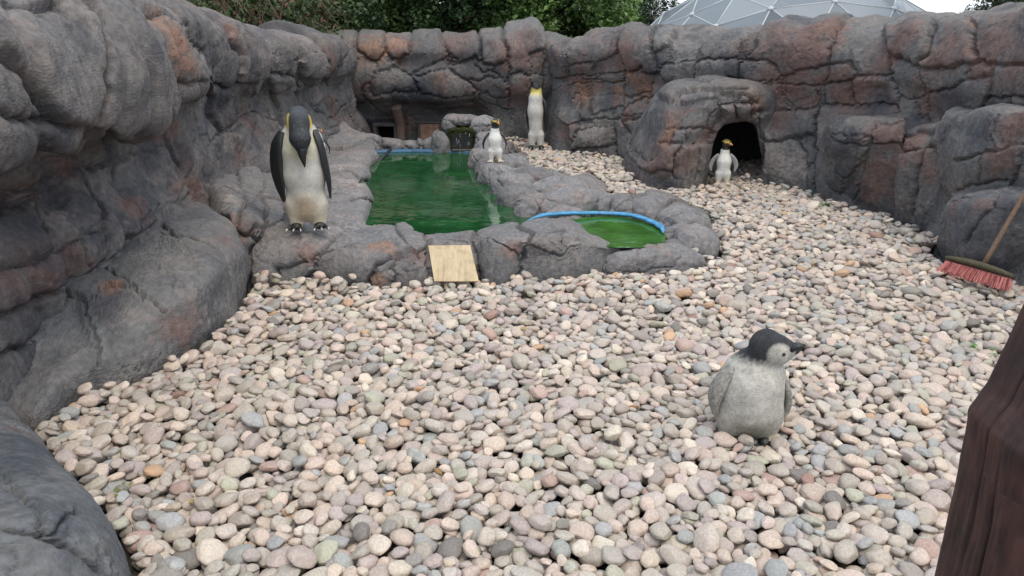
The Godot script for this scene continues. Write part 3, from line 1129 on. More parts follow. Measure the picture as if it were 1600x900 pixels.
func build_plants() -> void:
	var leafy := StandardMaterial3D.new()
	leafy.vertex_color_use_as_albedo = true
	leafy.roughness = 0.6
	leafy.backlight_enabled = true
	leafy.backlight = Color(0.35, 0.35, 0.3)
	var bark := plain(lin(0.05, 0.04, 0.032), 0.95)
	bark.albedo_texture = noise_image(256, FastNoiseLite.TYPE_SIMPLEX_SMOOTH, 0.05, 4, 110, 262, 61)
	bark.uv1_triplanar = true
	bark.uv1_scale = Vector3(3, 3, 3)
	var broad := leaf_mesh(0.075, 7, 0.34, 3)
	var fine := leaf_mesh(0.055, 9, 0.2, 4)
	var d1 := Color(0.022, 0.045, 0.014)
	var l1 := Color(0.075, 0.135, 0.036)
	var spots := [
		["leafy_shrub", "dark green shrub behind the far end of the left wall", Vector3(-2.6, -0.12, -12.6), 1.9, 3.6, broad, Color(0.018, 0.04, 0.016), Color(0.055, 0.105, 0.034)],
		["leafy_shrub", "green shrub with a few red leaves behind the middle of the back wall", Vector3(-0.7, -0.12, -12.8), 1.8, 3.9, broad, d1, l1],
		["leafy_shrub", "bright green shrub behind the corner where back and right walls meet", Vector3(0.55, -0.12, -12.2), 1.4, 3.8, broad, Color(0.03, 0.055, 0.014), Color(0.095, 0.165, 0.04)],
		["broadleaf_tree", "tall dark tree just left of the dome", Vector3(0.75, -0.12, -14.6), 1.3, 5.6, fine, Color(0.012, 0.028, 0.012), Color(0.04, 0.08, 0.026)],
		["broadleaf_tree", "tall dark tree far behind the left end of the dome", Vector3(4.9, -0.12, -33.0), 2.4, 7.0, broad, Color(0.014, 0.03, 0.012), Color(0.04, 0.075, 0.028)],
		["broadleaf_tree", "tall dark tree behind the brambles on the far left", Vector3(-6.6, -0.12, -14.5), 2.6, 5.4, broad, Color(0.016, 0.032, 0.012), Color(0.05, 0.085, 0.03)],
		["broadleaf_tree", "tall dark tree rising behind the shrubs on the left", Vector3(-3.2, -0.12, -16.0), 2.6, 6.4, broad, Color(0.012, 0.028, 0.01), Color(0.04, 0.078, 0.026)],
		["broadleaf_tree", "tall tree in the gap behind the middle shrubs", Vector3(-1.2, -0.12, -16.5), 2.3, 6.6, broad, Color(0.014, 0.032, 0.011), Color(0.045, 0.085, 0.026)],
		["broadleaf_tree", "dark tree at the right end of the dome", Vector3(12.4, -0.12, -21.0), 1.7, 4.8, fine, Color(0.012, 0.025, 0.012), Color(0.03, 0.055, 0.024)],
		["broadleaf_tree", "wide dark tree seen through the dome panels", Vector3(12.6, -0.12, -36.5), 4.0, 6.8, broad, Color(0.014, 0.03, 0.012), Color(0.04, 0.075, 0.03)],
	]
	for s in spots:
		var root := thing(s[0], s[1], "tree" if s[0] == "broadleaf_tree" else "shrub", s[2], 0.0, "trees beyond the pen" if s[0] == "broadleaf_tree" else "shrubs behind the back wall")
		var h: float = s[4]
		var r: float = s[3]
		var trunk := start()
		var lean := Vector3(rng.randf_range(-0.2, 0.2), 0, rng.randf_range(-0.2, 0.2))
		var tp := [Vector3.ZERO, Vector3(0.02, h * 0.3, 0) + lean * 0.4, Vector3(0, h * 0.6, 0) + lean, Vector3(0.05, h * 0.85, 0.02) + lean]
		loft(trunk, tube_rings(smooth_path(tp, 4), smooth_values([0.12, 0.085, 0.06, 0.02], 4), smooth_values([0.12, 0.085, 0.06, 0.02], 4), Vector3.RIGHT, 9))
		var clumps := []
		for k in int(15 + h * 3.0):
			var a := rng.randf() * TAU
			var y := rng.randf_range(0.12, 0.92) * h
			var out := r * (1.0 - pow(absf(y / h - 0.42) * 1.5, 2.0) * 0.75) * sqrt(rng.randf_range(0.1, 1.0))
			var c := Vector3(cos(a) * out, y, sin(a) * out * 0.75)
			clumps.append([s[2] + c, r * rng.randf_range(0.22, 0.38)])
			if k % 2 == 0:
				var base_y := minf(y * 0.75, h * 0.6)
				var b0 := Vector3(0, base_y, 0) + lean * (base_y / h)
				loft(trunk, tube_rings([b0, b0.lerp(c, 0.5) + Vector3(0, -0.08, 0), c], [0.04, 0.025, 0.008], [0.04, 0.025, 0.008], Vector3(0.3, 0.2, 1).normalized(), 6))
		obj("trunk", finish(trunk), bark, root)
		crown(root, "crown", clumps, 95.0 if s[5] == broad else 120.0, s[5], leafy, s[6], s[7], Color(0.18, 0.045, 0.03), 0.012 if s[0] == "leafy_shrub" else 0.0)
	# brambles on the bank behind the left wall: brown dead stems, some green
	for b in [["dark tangle of brown bramble stems behind the left wall", Vector3(-3.6, 0.3, -9.6), 1.15, 1.9], ["bramble clump with reddish dead fronds left of the dark shrub", Vector3(-3.15, 0.3, -11.2), 1.1, 2.1], ["green and brown bramble clump nearest the left wall", Vector3(-3.9, 0.3, -7.9), 1.0, 1.9]]:
		var root := thing("bramble_bush", b[0], "bush", b[1], 0.0, "brambles behind the left wall")
		var stems := start()
		for k in 46:
			var a := rng.randf() * TAU
			var out: float = b[2] * rng.randf_range(0.4, 1.3)
			var h: float = b[3] * rng.randf_range(0.45, 1.0)
			var foot := Vector3(cos(a) * 0.5 * b[2] * rng.randf(), 0, sin(a) * 0.5 * rng.randf())
			var top := foot + Vector3(cos(a) * out * 0.55, h, sin(a) * out * 0.55)
			var tip := foot + Vector3(cos(a) * out, h * rng.randf_range(0.5, 0.9), sin(a) * out)
			var w := rng.randf_range(0.004, 0.009)
			loft(stems, tube_rings(smooth_path([foot, foot.lerp(top, 0.6) + Vector3(0, 0.12, 0), top, tip], 3), smooth_values([w, w, w * 0.8, w * 0.3], 3), smooth_values([w, w, w * 0.8, w * 0.3], 3), Vector3(0.2, 0.1, 1).normalized(), 5))
		obj("stems", finish(stems), plain(lin(0.11, 0.07, 0.05), 0.9), root)
		var clumps := []
		for k in 22:
			var a := rng.randf() * TAU
			var o: float = b[2] * sqrt(rng.randf())
			clumps.append([b[1] + Vector3(cos(a) * o, rng.randf_range(0.1, 0.8) * b[3], sin(a) * o), rng.randf_range(0.22, 0.4)])
		crown(root, "foliage", clumps, 120.0, fine, leafy, Color(0.022, 0.035, 0.013), Color(0.07, 0.105, 0.03), Color(0.11, 0.045, 0.028), 0.14)
	# the bank of earth they grow on
	var bank := start()
	var rings := []
	for x in [-5.5, -4.6, -3.6, -2.9]:
		var ring := PackedVector3Array()
		for z in [-5.0, -7.0, -9.0, -11.0, -13.5]:
			ring.append(Vector3(x, 0.45 - absf(x + 4.6) * 0.18 + 0.12 * sin(z * 1.3 + x), z))
		for z in [-13.5, -5.0]:
			ring.append(Vector3(x, -0.3, z))
		rings.append(ring)
	loft(bank, rings)
	var earth := plain(lin(0.05, 0.045, 0.028), 1.0, 0.1)
	structure(obj("earth_bank", finish(bank), earth))


# ---------------------------------------------------------------- statues: bodies as one smooth surface from joined tapered capsules
class Body:
	var f := PackedFloat32Array()            # ax ay az  bx by bz  ra rb k group
	var count := 0
	var squash := Vector3.ONE
	func cone(a: Vector3, b: Vector3, ra: float, rb: float, k: float, group: int) -> void:
		f.append_array([a.x, a.y, a.z, b.x - a.x, b.y - a.y, b.z - a.z, ra, rb - ra, k, group, 1.0 / maxf((b - a).length_squared(), 1e-9)])
		count += 1
	func dist(x: float, y: float, z: float) -> float:
		var d := 1e3
		x /= squash.x
		z /= squash.z
		for i in count:
			var o := i * 11
			var px := x - f[o]
			var py := y - f[o + 1]
			var pz := z - f[o + 2]
			var t := clampf((px * f[o + 3] + py * f[o + 4] + pz * f[o + 5]) * f[o + 10], 0.0, 1.0)
			px -= f[o + 3] * t
			py -= f[o + 4] * t
			pz -= f[o + 5] * t
			var e := sqrt(px * px + py * py + pz * pz) - f[o + 6] - f[o + 7] * t
			var k := f[o + 8]
			var h := maxf(k - absf(d - e), 0.0) / k
			d = minf(d, e) - h * h * k * 0.25
		return d * 0.9
	func nearest(p: Vector3) -> int:
		var best := 1e3
		var g := 0
		var x := p.x / squash.x
		var z := p.z / squash.z
		for i in count:
			var o := i * 11
			var px := x - f[o]
			var py := p.y - f[o + 1]
			var pz := z - f[o + 2]
			var t := clampf((px * f[o + 3] + py * f[o + 4] + pz * f[o + 5]) * f[o + 10], 0.0, 1.0)
			var e := Vector3(px - f[o + 3] * t, py - f[o + 4] * t, pz - f[o + 5] * t).length() - f[o + 6] - f[o + 7] * t
			if e < best:
				best = e
				g = int(f[o + 9])
		return g


func body_mesh(b: Body, low: Vector3, high: Vector3, cell: float, paint: Callable) -> ArrayMesh:
	var n := Vector3i(((high - low) / cell).ceil()) + Vector3i.ONE
	n = Vector3i((n.x + 3) / 4 * 4 + 1, (n.y + 3) / 4 * 4 + 1, (n.z + 3) / 4 * 4 + 1)
	var sx := n.y * n.z
	var sy := n.z
	var d := PackedFloat32Array()
	d.resize(n.x * sx)
	d.fill(9.0)
	var active := []
	for x in range(0, n.x - 1, 4):
		for y in range(0, n.y - 1, 4):
			for z in range(0, n.z - 1, 4):
				var e := b.dist(low.x + (x + 2) * cell, low.y + (y + 2) * cell, low.z + (z + 2) * cell)
				if absf(e) < cell * 4.2:
					active.append(Vector3i(x, y, z))
					for i in range(x, x + 5):
						for j in range(y, y + 5):
							var o := i * sx + j * sy
							for k in range(z, z + 5):
								if d[o + k] == 9.0:
									d[o + k] = b.dist(low.x + i * cell, low.y + j * cell, low.z + k * cell)
	var at := {}
	var verts := PackedVector3Array()
	var corner := [0, 1, sy, sy + 1, sx, sx + 1, sx + sy, sx + sy + 1]
	var place := [Vector3(0, 0, 0), Vector3(0, 0, 1), Vector3(0, 1, 0), Vector3(0, 1, 1), Vector3(1, 0, 0), Vector3(1, 0, 1), Vector3(1, 1, 0), Vector3(1, 1, 1)]
	var edges := [[0, 1], [2, 3], [4, 5], [6, 7], [0, 2], [1, 3], [4, 6], [5, 7], [0, 4], [1, 5], [2, 6], [3, 7]]
	for c in active:
		for i in range(c.x, c.x + 4):
			for j in range(c.y, c.y + 4):
				for k in range(c.z, c.z + 4):
					var o := i * sx + j * sy + k
					var inside := 0
					for q in 8:
						if d[o + corner[q]] < 0.0:
							inside += 1
					if inside == 0 or inside == 8:
						continue
					var sum := Vector3.ZERO
					var many := 0
					for e in edges:
						var a := d[o + corner[e[0]]]
						var h := d[o + corner[e[1]]]
						if (a < 0.0) != (h < 0.0):
							sum += place[e[0]].lerp(place[e[1]], a / (a - h))
							many += 1
					at[o] = verts.size()
					verts.append(low + (Vector3(i, j, k) + sum / many) * cell)
	var idx := PackedInt32Array()
	for o in at:
		var a := d[o]
		for axis in 3:
			var s: int = [sx, sy, 1][axis]
			var u: int = [sy, 1, sx][axis]
			var v: int = [1, sx, sy][axis]
			var h := d[o + s]
			if (a < 0.0) == (h < 0.0):
				continue
			if not (at.has(o - u) and at.has(o - v) and at.has(o - u - v)):
				continue
			var q0: int = at[o]
			var q1: int = at[o - u]
			var q2: int = at[o - u - v]
			var q3: int = at[o - v]
			if a < 0.0:
				idx.append_array([q0, q2, q1, q0, q3, q2])
			else:
				idx.append_array([q0, q1, q2, q0, q2, q3])
	var normals := PackedVector3Array()
	normals.resize(verts.size())
	var cols := PackedColorArray()
	cols.resize(verts.size())
	for i in verts.size():
		var p := verts[i]
		var e := cell * 0.5
		var g := Vector3(b.dist(p.x + e, p.y, p.z) - b.dist(p.x - e, p.y, p.z), b.dist(p.x, p.y + e, p.z) - b.dist(p.x, p.y - e, p.z), b.dist(p.x, p.y, p.z + e) - b.dist(p.x, p.y, p.z - e)).normalized()
		normals[i] = g
		cols[i] = paint.call(p, g, b.nearest(p))
	# turn the faces the way the normals point
	for t in range(0, idx.size(), 3):
		var f := (verts[idx[t + 1]] - verts[idx[t]]).cross(verts[idx[t + 2]] - verts[idx[t]])
		if f.dot(normals[idx[t]]) > 0.0:
			var s := idx[t + 1]
			idx[t + 1] = idx[t + 2]
			idx[t + 2] = s
	var arrays := []
	arrays.resize(Mesh.ARRAY_MAX)
	arrays[Mesh.ARRAY_VERTEX] = verts
	arrays[Mesh.ARRAY_NORMAL] = normals
	arrays[Mesh.ARRAY_COLOR] = cols
	arrays[Mesh.ARRAY_INDEX] = idx
	var m := ArrayMesh.new()
	m.add_surface_from_arrays(Mesh.PRIMITIVE_TRIANGLES, arrays)
	return m


var black_paint: StandardMaterial3D
var feather_paint: StandardMaterial3D
var claw_paint: StandardMaterial3D


func spot(p: Vector3, c: Vector3, size: Vector3, soft := 0.25) -> float:      # 1 inside an ellipsoid, 0 outside
	var q := ((p - c) / size).length()
	return clampf((1.0 - q) / soft + 0.5, 0.0, 1.0)


func grime(p: Vector3) -> float:
	return 1.0 + 0.16 * noise_mid.get_noise_3dv(p * 2.0) + 0.22 * noise_fine.get_noise_3dv(p * 2.5)


func chips(p: Vector3, base: Color) -> Color:      # small scuffs in dark paint
	var f := clampf((noise_fine.get_noise_3dv(p * 5.0 + Vector3(4, 0, 0)) - 0.5) * 9.0, 0.0, 0.35)
	return base.lerp(Color(0.32, 0.31, 0.3), f)


func flipper(root: Node3D, path: Array, wide: Array, thick: Array, side: Vector3, look: Material) -> MeshInstance3D:
	var per := 6
	return obj("flipper", tube(smooth_path(path, per), smooth_values(wide, per), smooth_values(thick, per), side, 16, 2.2), look, root)


func foot(root: Node3D, at: Vector3, turn: float, s: float, look: Material, claws: Material) -> void:
	var b := Basis(Vector3.UP, turn)
	var st := start()
	loft(st, tube_rings([at + b * Vector3(0, 0.016, -0.035) * s, at + b * Vector3(0, 0.026, -0.01) * s, at + b * Vector3(0, 0.024, 0.02) * s, at + b * Vector3(0, 0.016, 0.045) * s], [0.012 * s, 0.032 * s, 0.036 * s, 0.03 * s], [0.01 * s, 0.026 * s, 0.024 * s, 0.012 * s], b * Vector3.RIGHT, 12))
	var tips := []
	for k in [-1, 0, 1]:
		var d := b * Vector3(k * 0.45, 0, 1).normalized()
		var o := at + b * Vector3(k * 0.02, 0.017, 0.02) * s
		loft(st, tube_rings([o, o + (d * 0.022 + Vector3(0, 0.005, 0)) * s, o + (d * 0.045 + Vector3(0, 0.002, 0)) * s, o + (d * 0.058 - Vector3(0, 0.004, 0)) * s], [0.012 * s, 0.0135 * s, 0.0125 * s, 0.006 * s], [0.012 * s, 0.0135 * s, 0.012 * s, 0.005 * s], b * Vector3.RIGHT, 10))
		tips.append([o + (d * 0.052 + Vector3(0, -0.001, 0)) * s, d])
	var f := obj("foot", finish(st), look, root)
	for t in tips:
		obj("claw", tube([t[0], t[0] + (t[1] * 0.011 + Vector3(0, 0.001, 0)) * s, t[0] + (t[1] * 0.023 - Vector3(0, 0.008, 0)) * s], [0.006 * s, 0.0055 * s, 0.0015 * s], [0.006 * s, 0.0055 * s, 0.0015 * s], b * Vector3.RIGHT, 8), claws, f)


func eye(root: Node3D, at: Vector3, r: float, look: Material) -> void:
	var m := SphereMesh.new()
	m.radius = r
	m.height = r * 2
	m.radial_segments = 12
	m.rings = 8
	obj("eye", m, look, root, at)


func rock_top(x: float, z: float) -> float:
	var best := -0.2
	for i in range(-2, 3):
		for j in range(-2, 3):
			var gx := int((x - MAP_AT.x) / CELL) + i
			var gz := int((z - MAP_AT.y) / CELL) + j
			best = maxf(best, ground_map[gz * MAP_W + gx])
	return best


func build_penguins() -> void:
	var relief := noise_image(256, FastNoiseLite.TYPE_SIMPLEX_SMOOTH, 0.12, 2, 0, 255, 71)
	feather_paint = StandardMaterial3D.new()
	feather_paint.vertex_color_use_as_albedo = true
	feather_paint.roughness = 0.55
	feather_paint.uv1_triplanar = true
	feather_paint.uv1_scale = Vector3(6, 6, 6)
	feather_paint.heightmap_enabled = true
	feather_paint.heightmap_texture = relief
	feather_paint.heightmap_scale = 0.35
	black_paint = plain(lin(0.02, 0.021, 0.023), 0.45)
	black_paint.albedo_texture = noise_image(256, FastNoiseLite.TYPE_SIMPLEX_SMOOTH, 0.1, 3, 150, 330, 72)
	black_paint.uv1_triplanar = true
	black_paint.uv1_scale = Vector3(5, 5, 5)
	black_paint.heightmap_enabled = true
	black_paint.heightmap_texture = relief
	black_paint.heightmap_scale = 0.2
	claw_paint = plain(lin(0.55, 0.52, 0.47), 0.5)
	build_bowing_emperor()
	build_stretching_emperor()
	build_rockhopper("white fronted crested penguin statue standing on the pool ridge with flippers held out", Vector3(-0.16, maxf(rock_top(-0.16, -7.13), 0.27), -7.13), 0.12, 1.1, 0.5, true)
	build_rockhopper("crested penguin statue with orange beak standing in the cave mouth", Vector3(2.08, -0.01, -7.42), -0.1, 1.22, 0.75, false)
	build_rockhopper("crested penguin statue mostly hidden behind the bowing emperor penguin", Vector3(-1.80, maxf(rock_top(-1.80, -7.1), 0.24), -7.1), 0.35, 0.98, 0.6, true)
	build_chick()


func build_bowing_emperor() -> void:
	var y0 := maxf(rock_top(-1.40, -4.76), rock_top(-1.26, -4.76)) - 0.004
	var root := thing("penguin_statue", "large emperor penguin statue with bowed head on the front rim at left", "penguin statue", Vector3(-1.325, y0, -4.79), 0.16, "penguin statues")
	var b := Body.new()
	b.squash = Vector3(1, 1, 0.88)
	b.cone(Vector3(0, 0.17, -0.015), Vector3(0, 0.36, -0.005), 0.118, 0.128, 0.05, 0)
	b.cone(Vector3(0, 0.36, -0.005), Vector3(0, 0.52, -0.01), 0.128, 0.122, 0.05, 0)
	b.cone(Vector3(0, 0.52, -0.01), Vector3(0, 0.655, -0.03), 0.122, 0.082, 0.06, 0)
	b.cone(Vector3(-0.085, 0.60, -0.035), Vector3(0.085, 0.60, -0.035), 0.05, 0.05, 0.07, 0)
	b.cone(Vector3(-0.068, 0.16, 0.015), Vector3(-0.072, 0.045, 0.02), 0.072, 0.05, 0.05, 1)
	b.cone(Vector3(0.068, 0.16, 0.015), Vector3(0.072, 0.045, 0.02), 0.072, 0.05, 0.05, 1)
	b.cone(Vector3(0, 0.22, 0.06), Vector3(0, 0.13, 0.045), 0.06, 0.05, 0.05, 1)
	b.cone(Vector3(0, 0.12, -0.09), Vector3(0, 0.03, -0.17), 0.05, 0.014, 0.06, 5)
	b.cone(Vector3(0, 0.66, -0.03), Vector3(0.002, 0.735, 0.025), 0.076, 0.062, 0.06, 2)
	b.cone(Vector3(0.002, 0.738, 0.03), Vector3(0.006, 0.715, 0.105), 0.060, 0.060, 0.05, 3)
	b.cone(Vector3(0.006, 0.715, 0.115), Vector3(0.012, 0.625, 0.158), 0.060, 0.064, 0.04, 3)
	b.cone(Vector3(0.013, 0.61, 0.162), Vector3(0.02, 0.535, 0.172), 0.058, 0.030, 0.03, 4)
	var dark := Color(0.022, 0.024, 0.028)
	var paint := func(p: Vector3, n: Vector3, g: int) -> Color:
		var m := grime(p)
		var c := Color(0.47, 0.455, 0.41).lerp(Color(0.50, 0.40, 0.26), clampf((0.30 - p.y) * 2.6, 0.0, 0.62))
		c = c.lerp(Color(0.34, 0.25, 0.15), 0.75 * spot(p, Vector3(0, 0.15, 0.09), Vector3(0.06, 0.09, 0.07), 0.9))
		c = c.lerp(Color(0.55, 0.50, 0.22), 0.5 * spot(p, Vector3(0, 0.6, 0.09), Vector3(0.1, 0.13, 0.08), 0.8))
		c = Color(c.r * m, c.g * m, c.b * m)
		var back := clampf((-0.012 - p.z + 0.05 * maxf(p.y - 0.5, 0.0)) * 60.0 + 0.5, 0.0, 1.0) if g <= 1 or g == 5 else 0.0
		if g >= 2 and g != 5:
			back = 1.0
			var ear := maxf(spot(p, Vector3(-0.058, 0.695, 0.075), Vector3(0.033, 0.078, 0.066), 0.2), spot(p, Vector3(0.07, 0.695, 0.045), Vector3(0.024, 0.058, 0.04), 0.3))
			if ear > 0.0 and g != 4:
				return chips(p, dark).lerp(Color(0.62, 0.46, 0.10).lerp(Color(0.66, 0.58, 0.3), clampf((0.69 - p.y) * 12.0, 0, 1)), ear)
		return c.lerp(chips(p, dark), back)
	obj("body", body_mesh(b, Vector3(-0.18, 0.0, -0.2), Vector3(0.18, 0.83, 0.24), 0.0068, paint), feather_paint, root)
	obj("beak", tube(smooth_path([Vector3(0.018, 0.555, 0.17), Vector3(0.021, 0.515, 0.176), Vector3(0.025, 0.475, 0.172), Vector3(0.028, 0.44, 0.164)], 4), smooth_values([0.031, 0.023, 0.013, 0.004], 4), smooth_values([0.027, 0.019, 0.011, 0.003], 4), Vector3.RIGHT, 12), black_paint, root)
	flipper(root, [Vector3(-0.105, 0.645, 0.0), Vector3(-0.148, 0.56, 0.015), Vector3(-0.168, 0.42, 0.02), Vector3(-0.158, 0.30, 0.025), Vector3(-0.140, 0.19, 0.03)], [0.03, 0.052, 0.052, 0.043, 0.014], [0.026, 0.026, 0.018, 0.013, 0.006], Vector3(0.75, 0.1, 0.6).normalized(), black_paint)
	flipper(root, [Vector3(0.09, 0.645, 0.0), Vector3(0.122, 0.57, 0.03), Vector3(0.145, 0.43, 0.03), Vector3(0.158, 0.31, 0.025), Vector3(0.160, 0.20, 0.02)], [0.03, 0.05, 0.05, 0.04, 0.012], [0.024, 0.018, 0.015, 0.012, 0.006], Vector3(-0.2, 0.0, 1.0).normalized(), black_paint)
	foot(root, Vector3(-0.072, 0.0, 0.045), -0.18, 1.0, black_paint, claw_paint)
	foot(root, Vector3(0.076, 0.0, 0.045), 0.22, 1.0, black_paint, claw_paint)
	root.scale = Vector3(0.965, 0.955, 0.965)


func build_stretching_emperor() -> void:
	var root := thing("penguin_statue", "emperor penguin statue stretching its beak upward at the far corner of the back wall", "penguin statue", Vector3(0.30, 0.0, -9.52), -0.02, "penguin statues")
	var b := Body.new()
	b.squash = Vector3(1, 1, 0.95)
	b.cone(Vector3(0, 0.16, -0.01), Vector3(-0.012, 0.40, 0.0), 0.080, 0.090, 0.04, 0)
	b.cone(Vector3(-0.012, 0.40, 0.0), Vector3(-0.01, 0.53, -0.01), 0.090, 0.080, 0.05, 0)
	b.cone(Vector3(-0.01, 0.53, -0.01), Vector3(0.0, 0.615, -0.02), 0.078, 0.055, 0.04, 2)
	b.cone(Vector3(-0.05, 0.14, 0.015), Vector3(-0.052, 0.04, 0.02), 0.052, 0.04, 0.03, 1)
	b.cone(Vector3(0.052, 0.14, 0.015), Vector3(0.054, 0.04, 0.02), 0.052, 0.04, 0.03, 1)
	b.cone(Vector3(0, 0.12, -0.08), Vector3(0, 0.03, -0.14), 0.04, 0.012, 0.05, 5)
	b.cone(Vector3(0.0, 0.61, -0.02), Vector3(-0.012, 0.645, 0.0), 0.055, 0.05, 0.03, 3)
	b.cone(Vector3(-0.012, 0.645, 0.0), Vector3(-0.05, 0.69, 0.03), 0.045, 0.018, 0.03, 4)
	var dark := Color(0.02, 0.022, 0.025)
	var paint := func(p: Vector3, n: Vector3, g: int) -> Color:
		var m := grime(p)
		var c := Color(0.50, 0.485, 0.445).lerp(Color(0.36, 0.32, 0.25), clampf((0.2 - p.y) * 2.2, 0.0, 0.6))
		c = c.lerp(Color(0.66, 0.55, 0.12), clampf((p.y - 0.55) * 16.0, 0.0, 1.0))
		c = Color(c.r * m, c.g * m, c.b * m)
		var back := clampf((-0.02 - p.z + 0.6 * (p.x - 0.055)) * 60.0 + 0.5, 0.0, 1.0)
		if g >= 4 and g != 5:
			back = 1.0
		elif g == 3 or p.y > 0.6:
			back = clampf((p.y - 0.628 - 0.35 * maxf(-p.x, 0.0) - 0.7 * maxf(p.x - 0.02, 0.0)) * 70.0 + 0.5, 0.0, 1.0)
			back = maxf(back, clampf((-0.03 - p.z) * 50.0, 0.0, 1.0))
		return c.lerp(dark, back)
	obj("body", body_mesh(b, Vector3(-0.15, 0.0, -0.17), Vector3(0.15, 0.73, 0.14), 0.006, paint), feather_paint, root)
	obj("beak", tube([Vector3(-0.045, 0.685, 0.03), Vector3(-0.075, 0.715, 0.045), Vector3(-0.105, 0.735, 0.055)], [0.016, 0.01, 0.003], [0.016, 0.01, 0.003], Vector3(1, 1, 0).normalized(), 10), black_paint, root)
	flipper(root, [Vector3(-0.075, 0.52, -0.03), Vector3(-0.105, 0.44, -0.05), Vector3(-0.115, 0.32, -0.055), Vector3(-0.10, 0.2, -0.05)], [0.02, 0.04, 0.04, 0.01], [0.016, 0.014, 0.011, 0.005], Vector3(0.2, 0, 1).normalized(), black_paint)
	flipper(root, [Vector3(0.072, 0.53, -0.01), Vector3(0.105, 0.46, 0.01), Vector3(0.122, 0.32, 0.015), Vector3(0.114, 0.18, 0.01)], [0.02, 0.045, 0.045, 0.012], [0.018, 0.026, 0.022, 0.008], Vector3(0.5, 0, 1).normalized(), black_paint)
	foot(root, Vector3(-0.052, 0.0, 0.03), -0.2, 0.9, black_paint, claw_paint)
	foot(root, Vector3(0.056, 0.0, 0.03), 0.2, 0.9, black_paint, claw_paint)
	root.scale = Vector3(0.98, 1.13, 0.98)


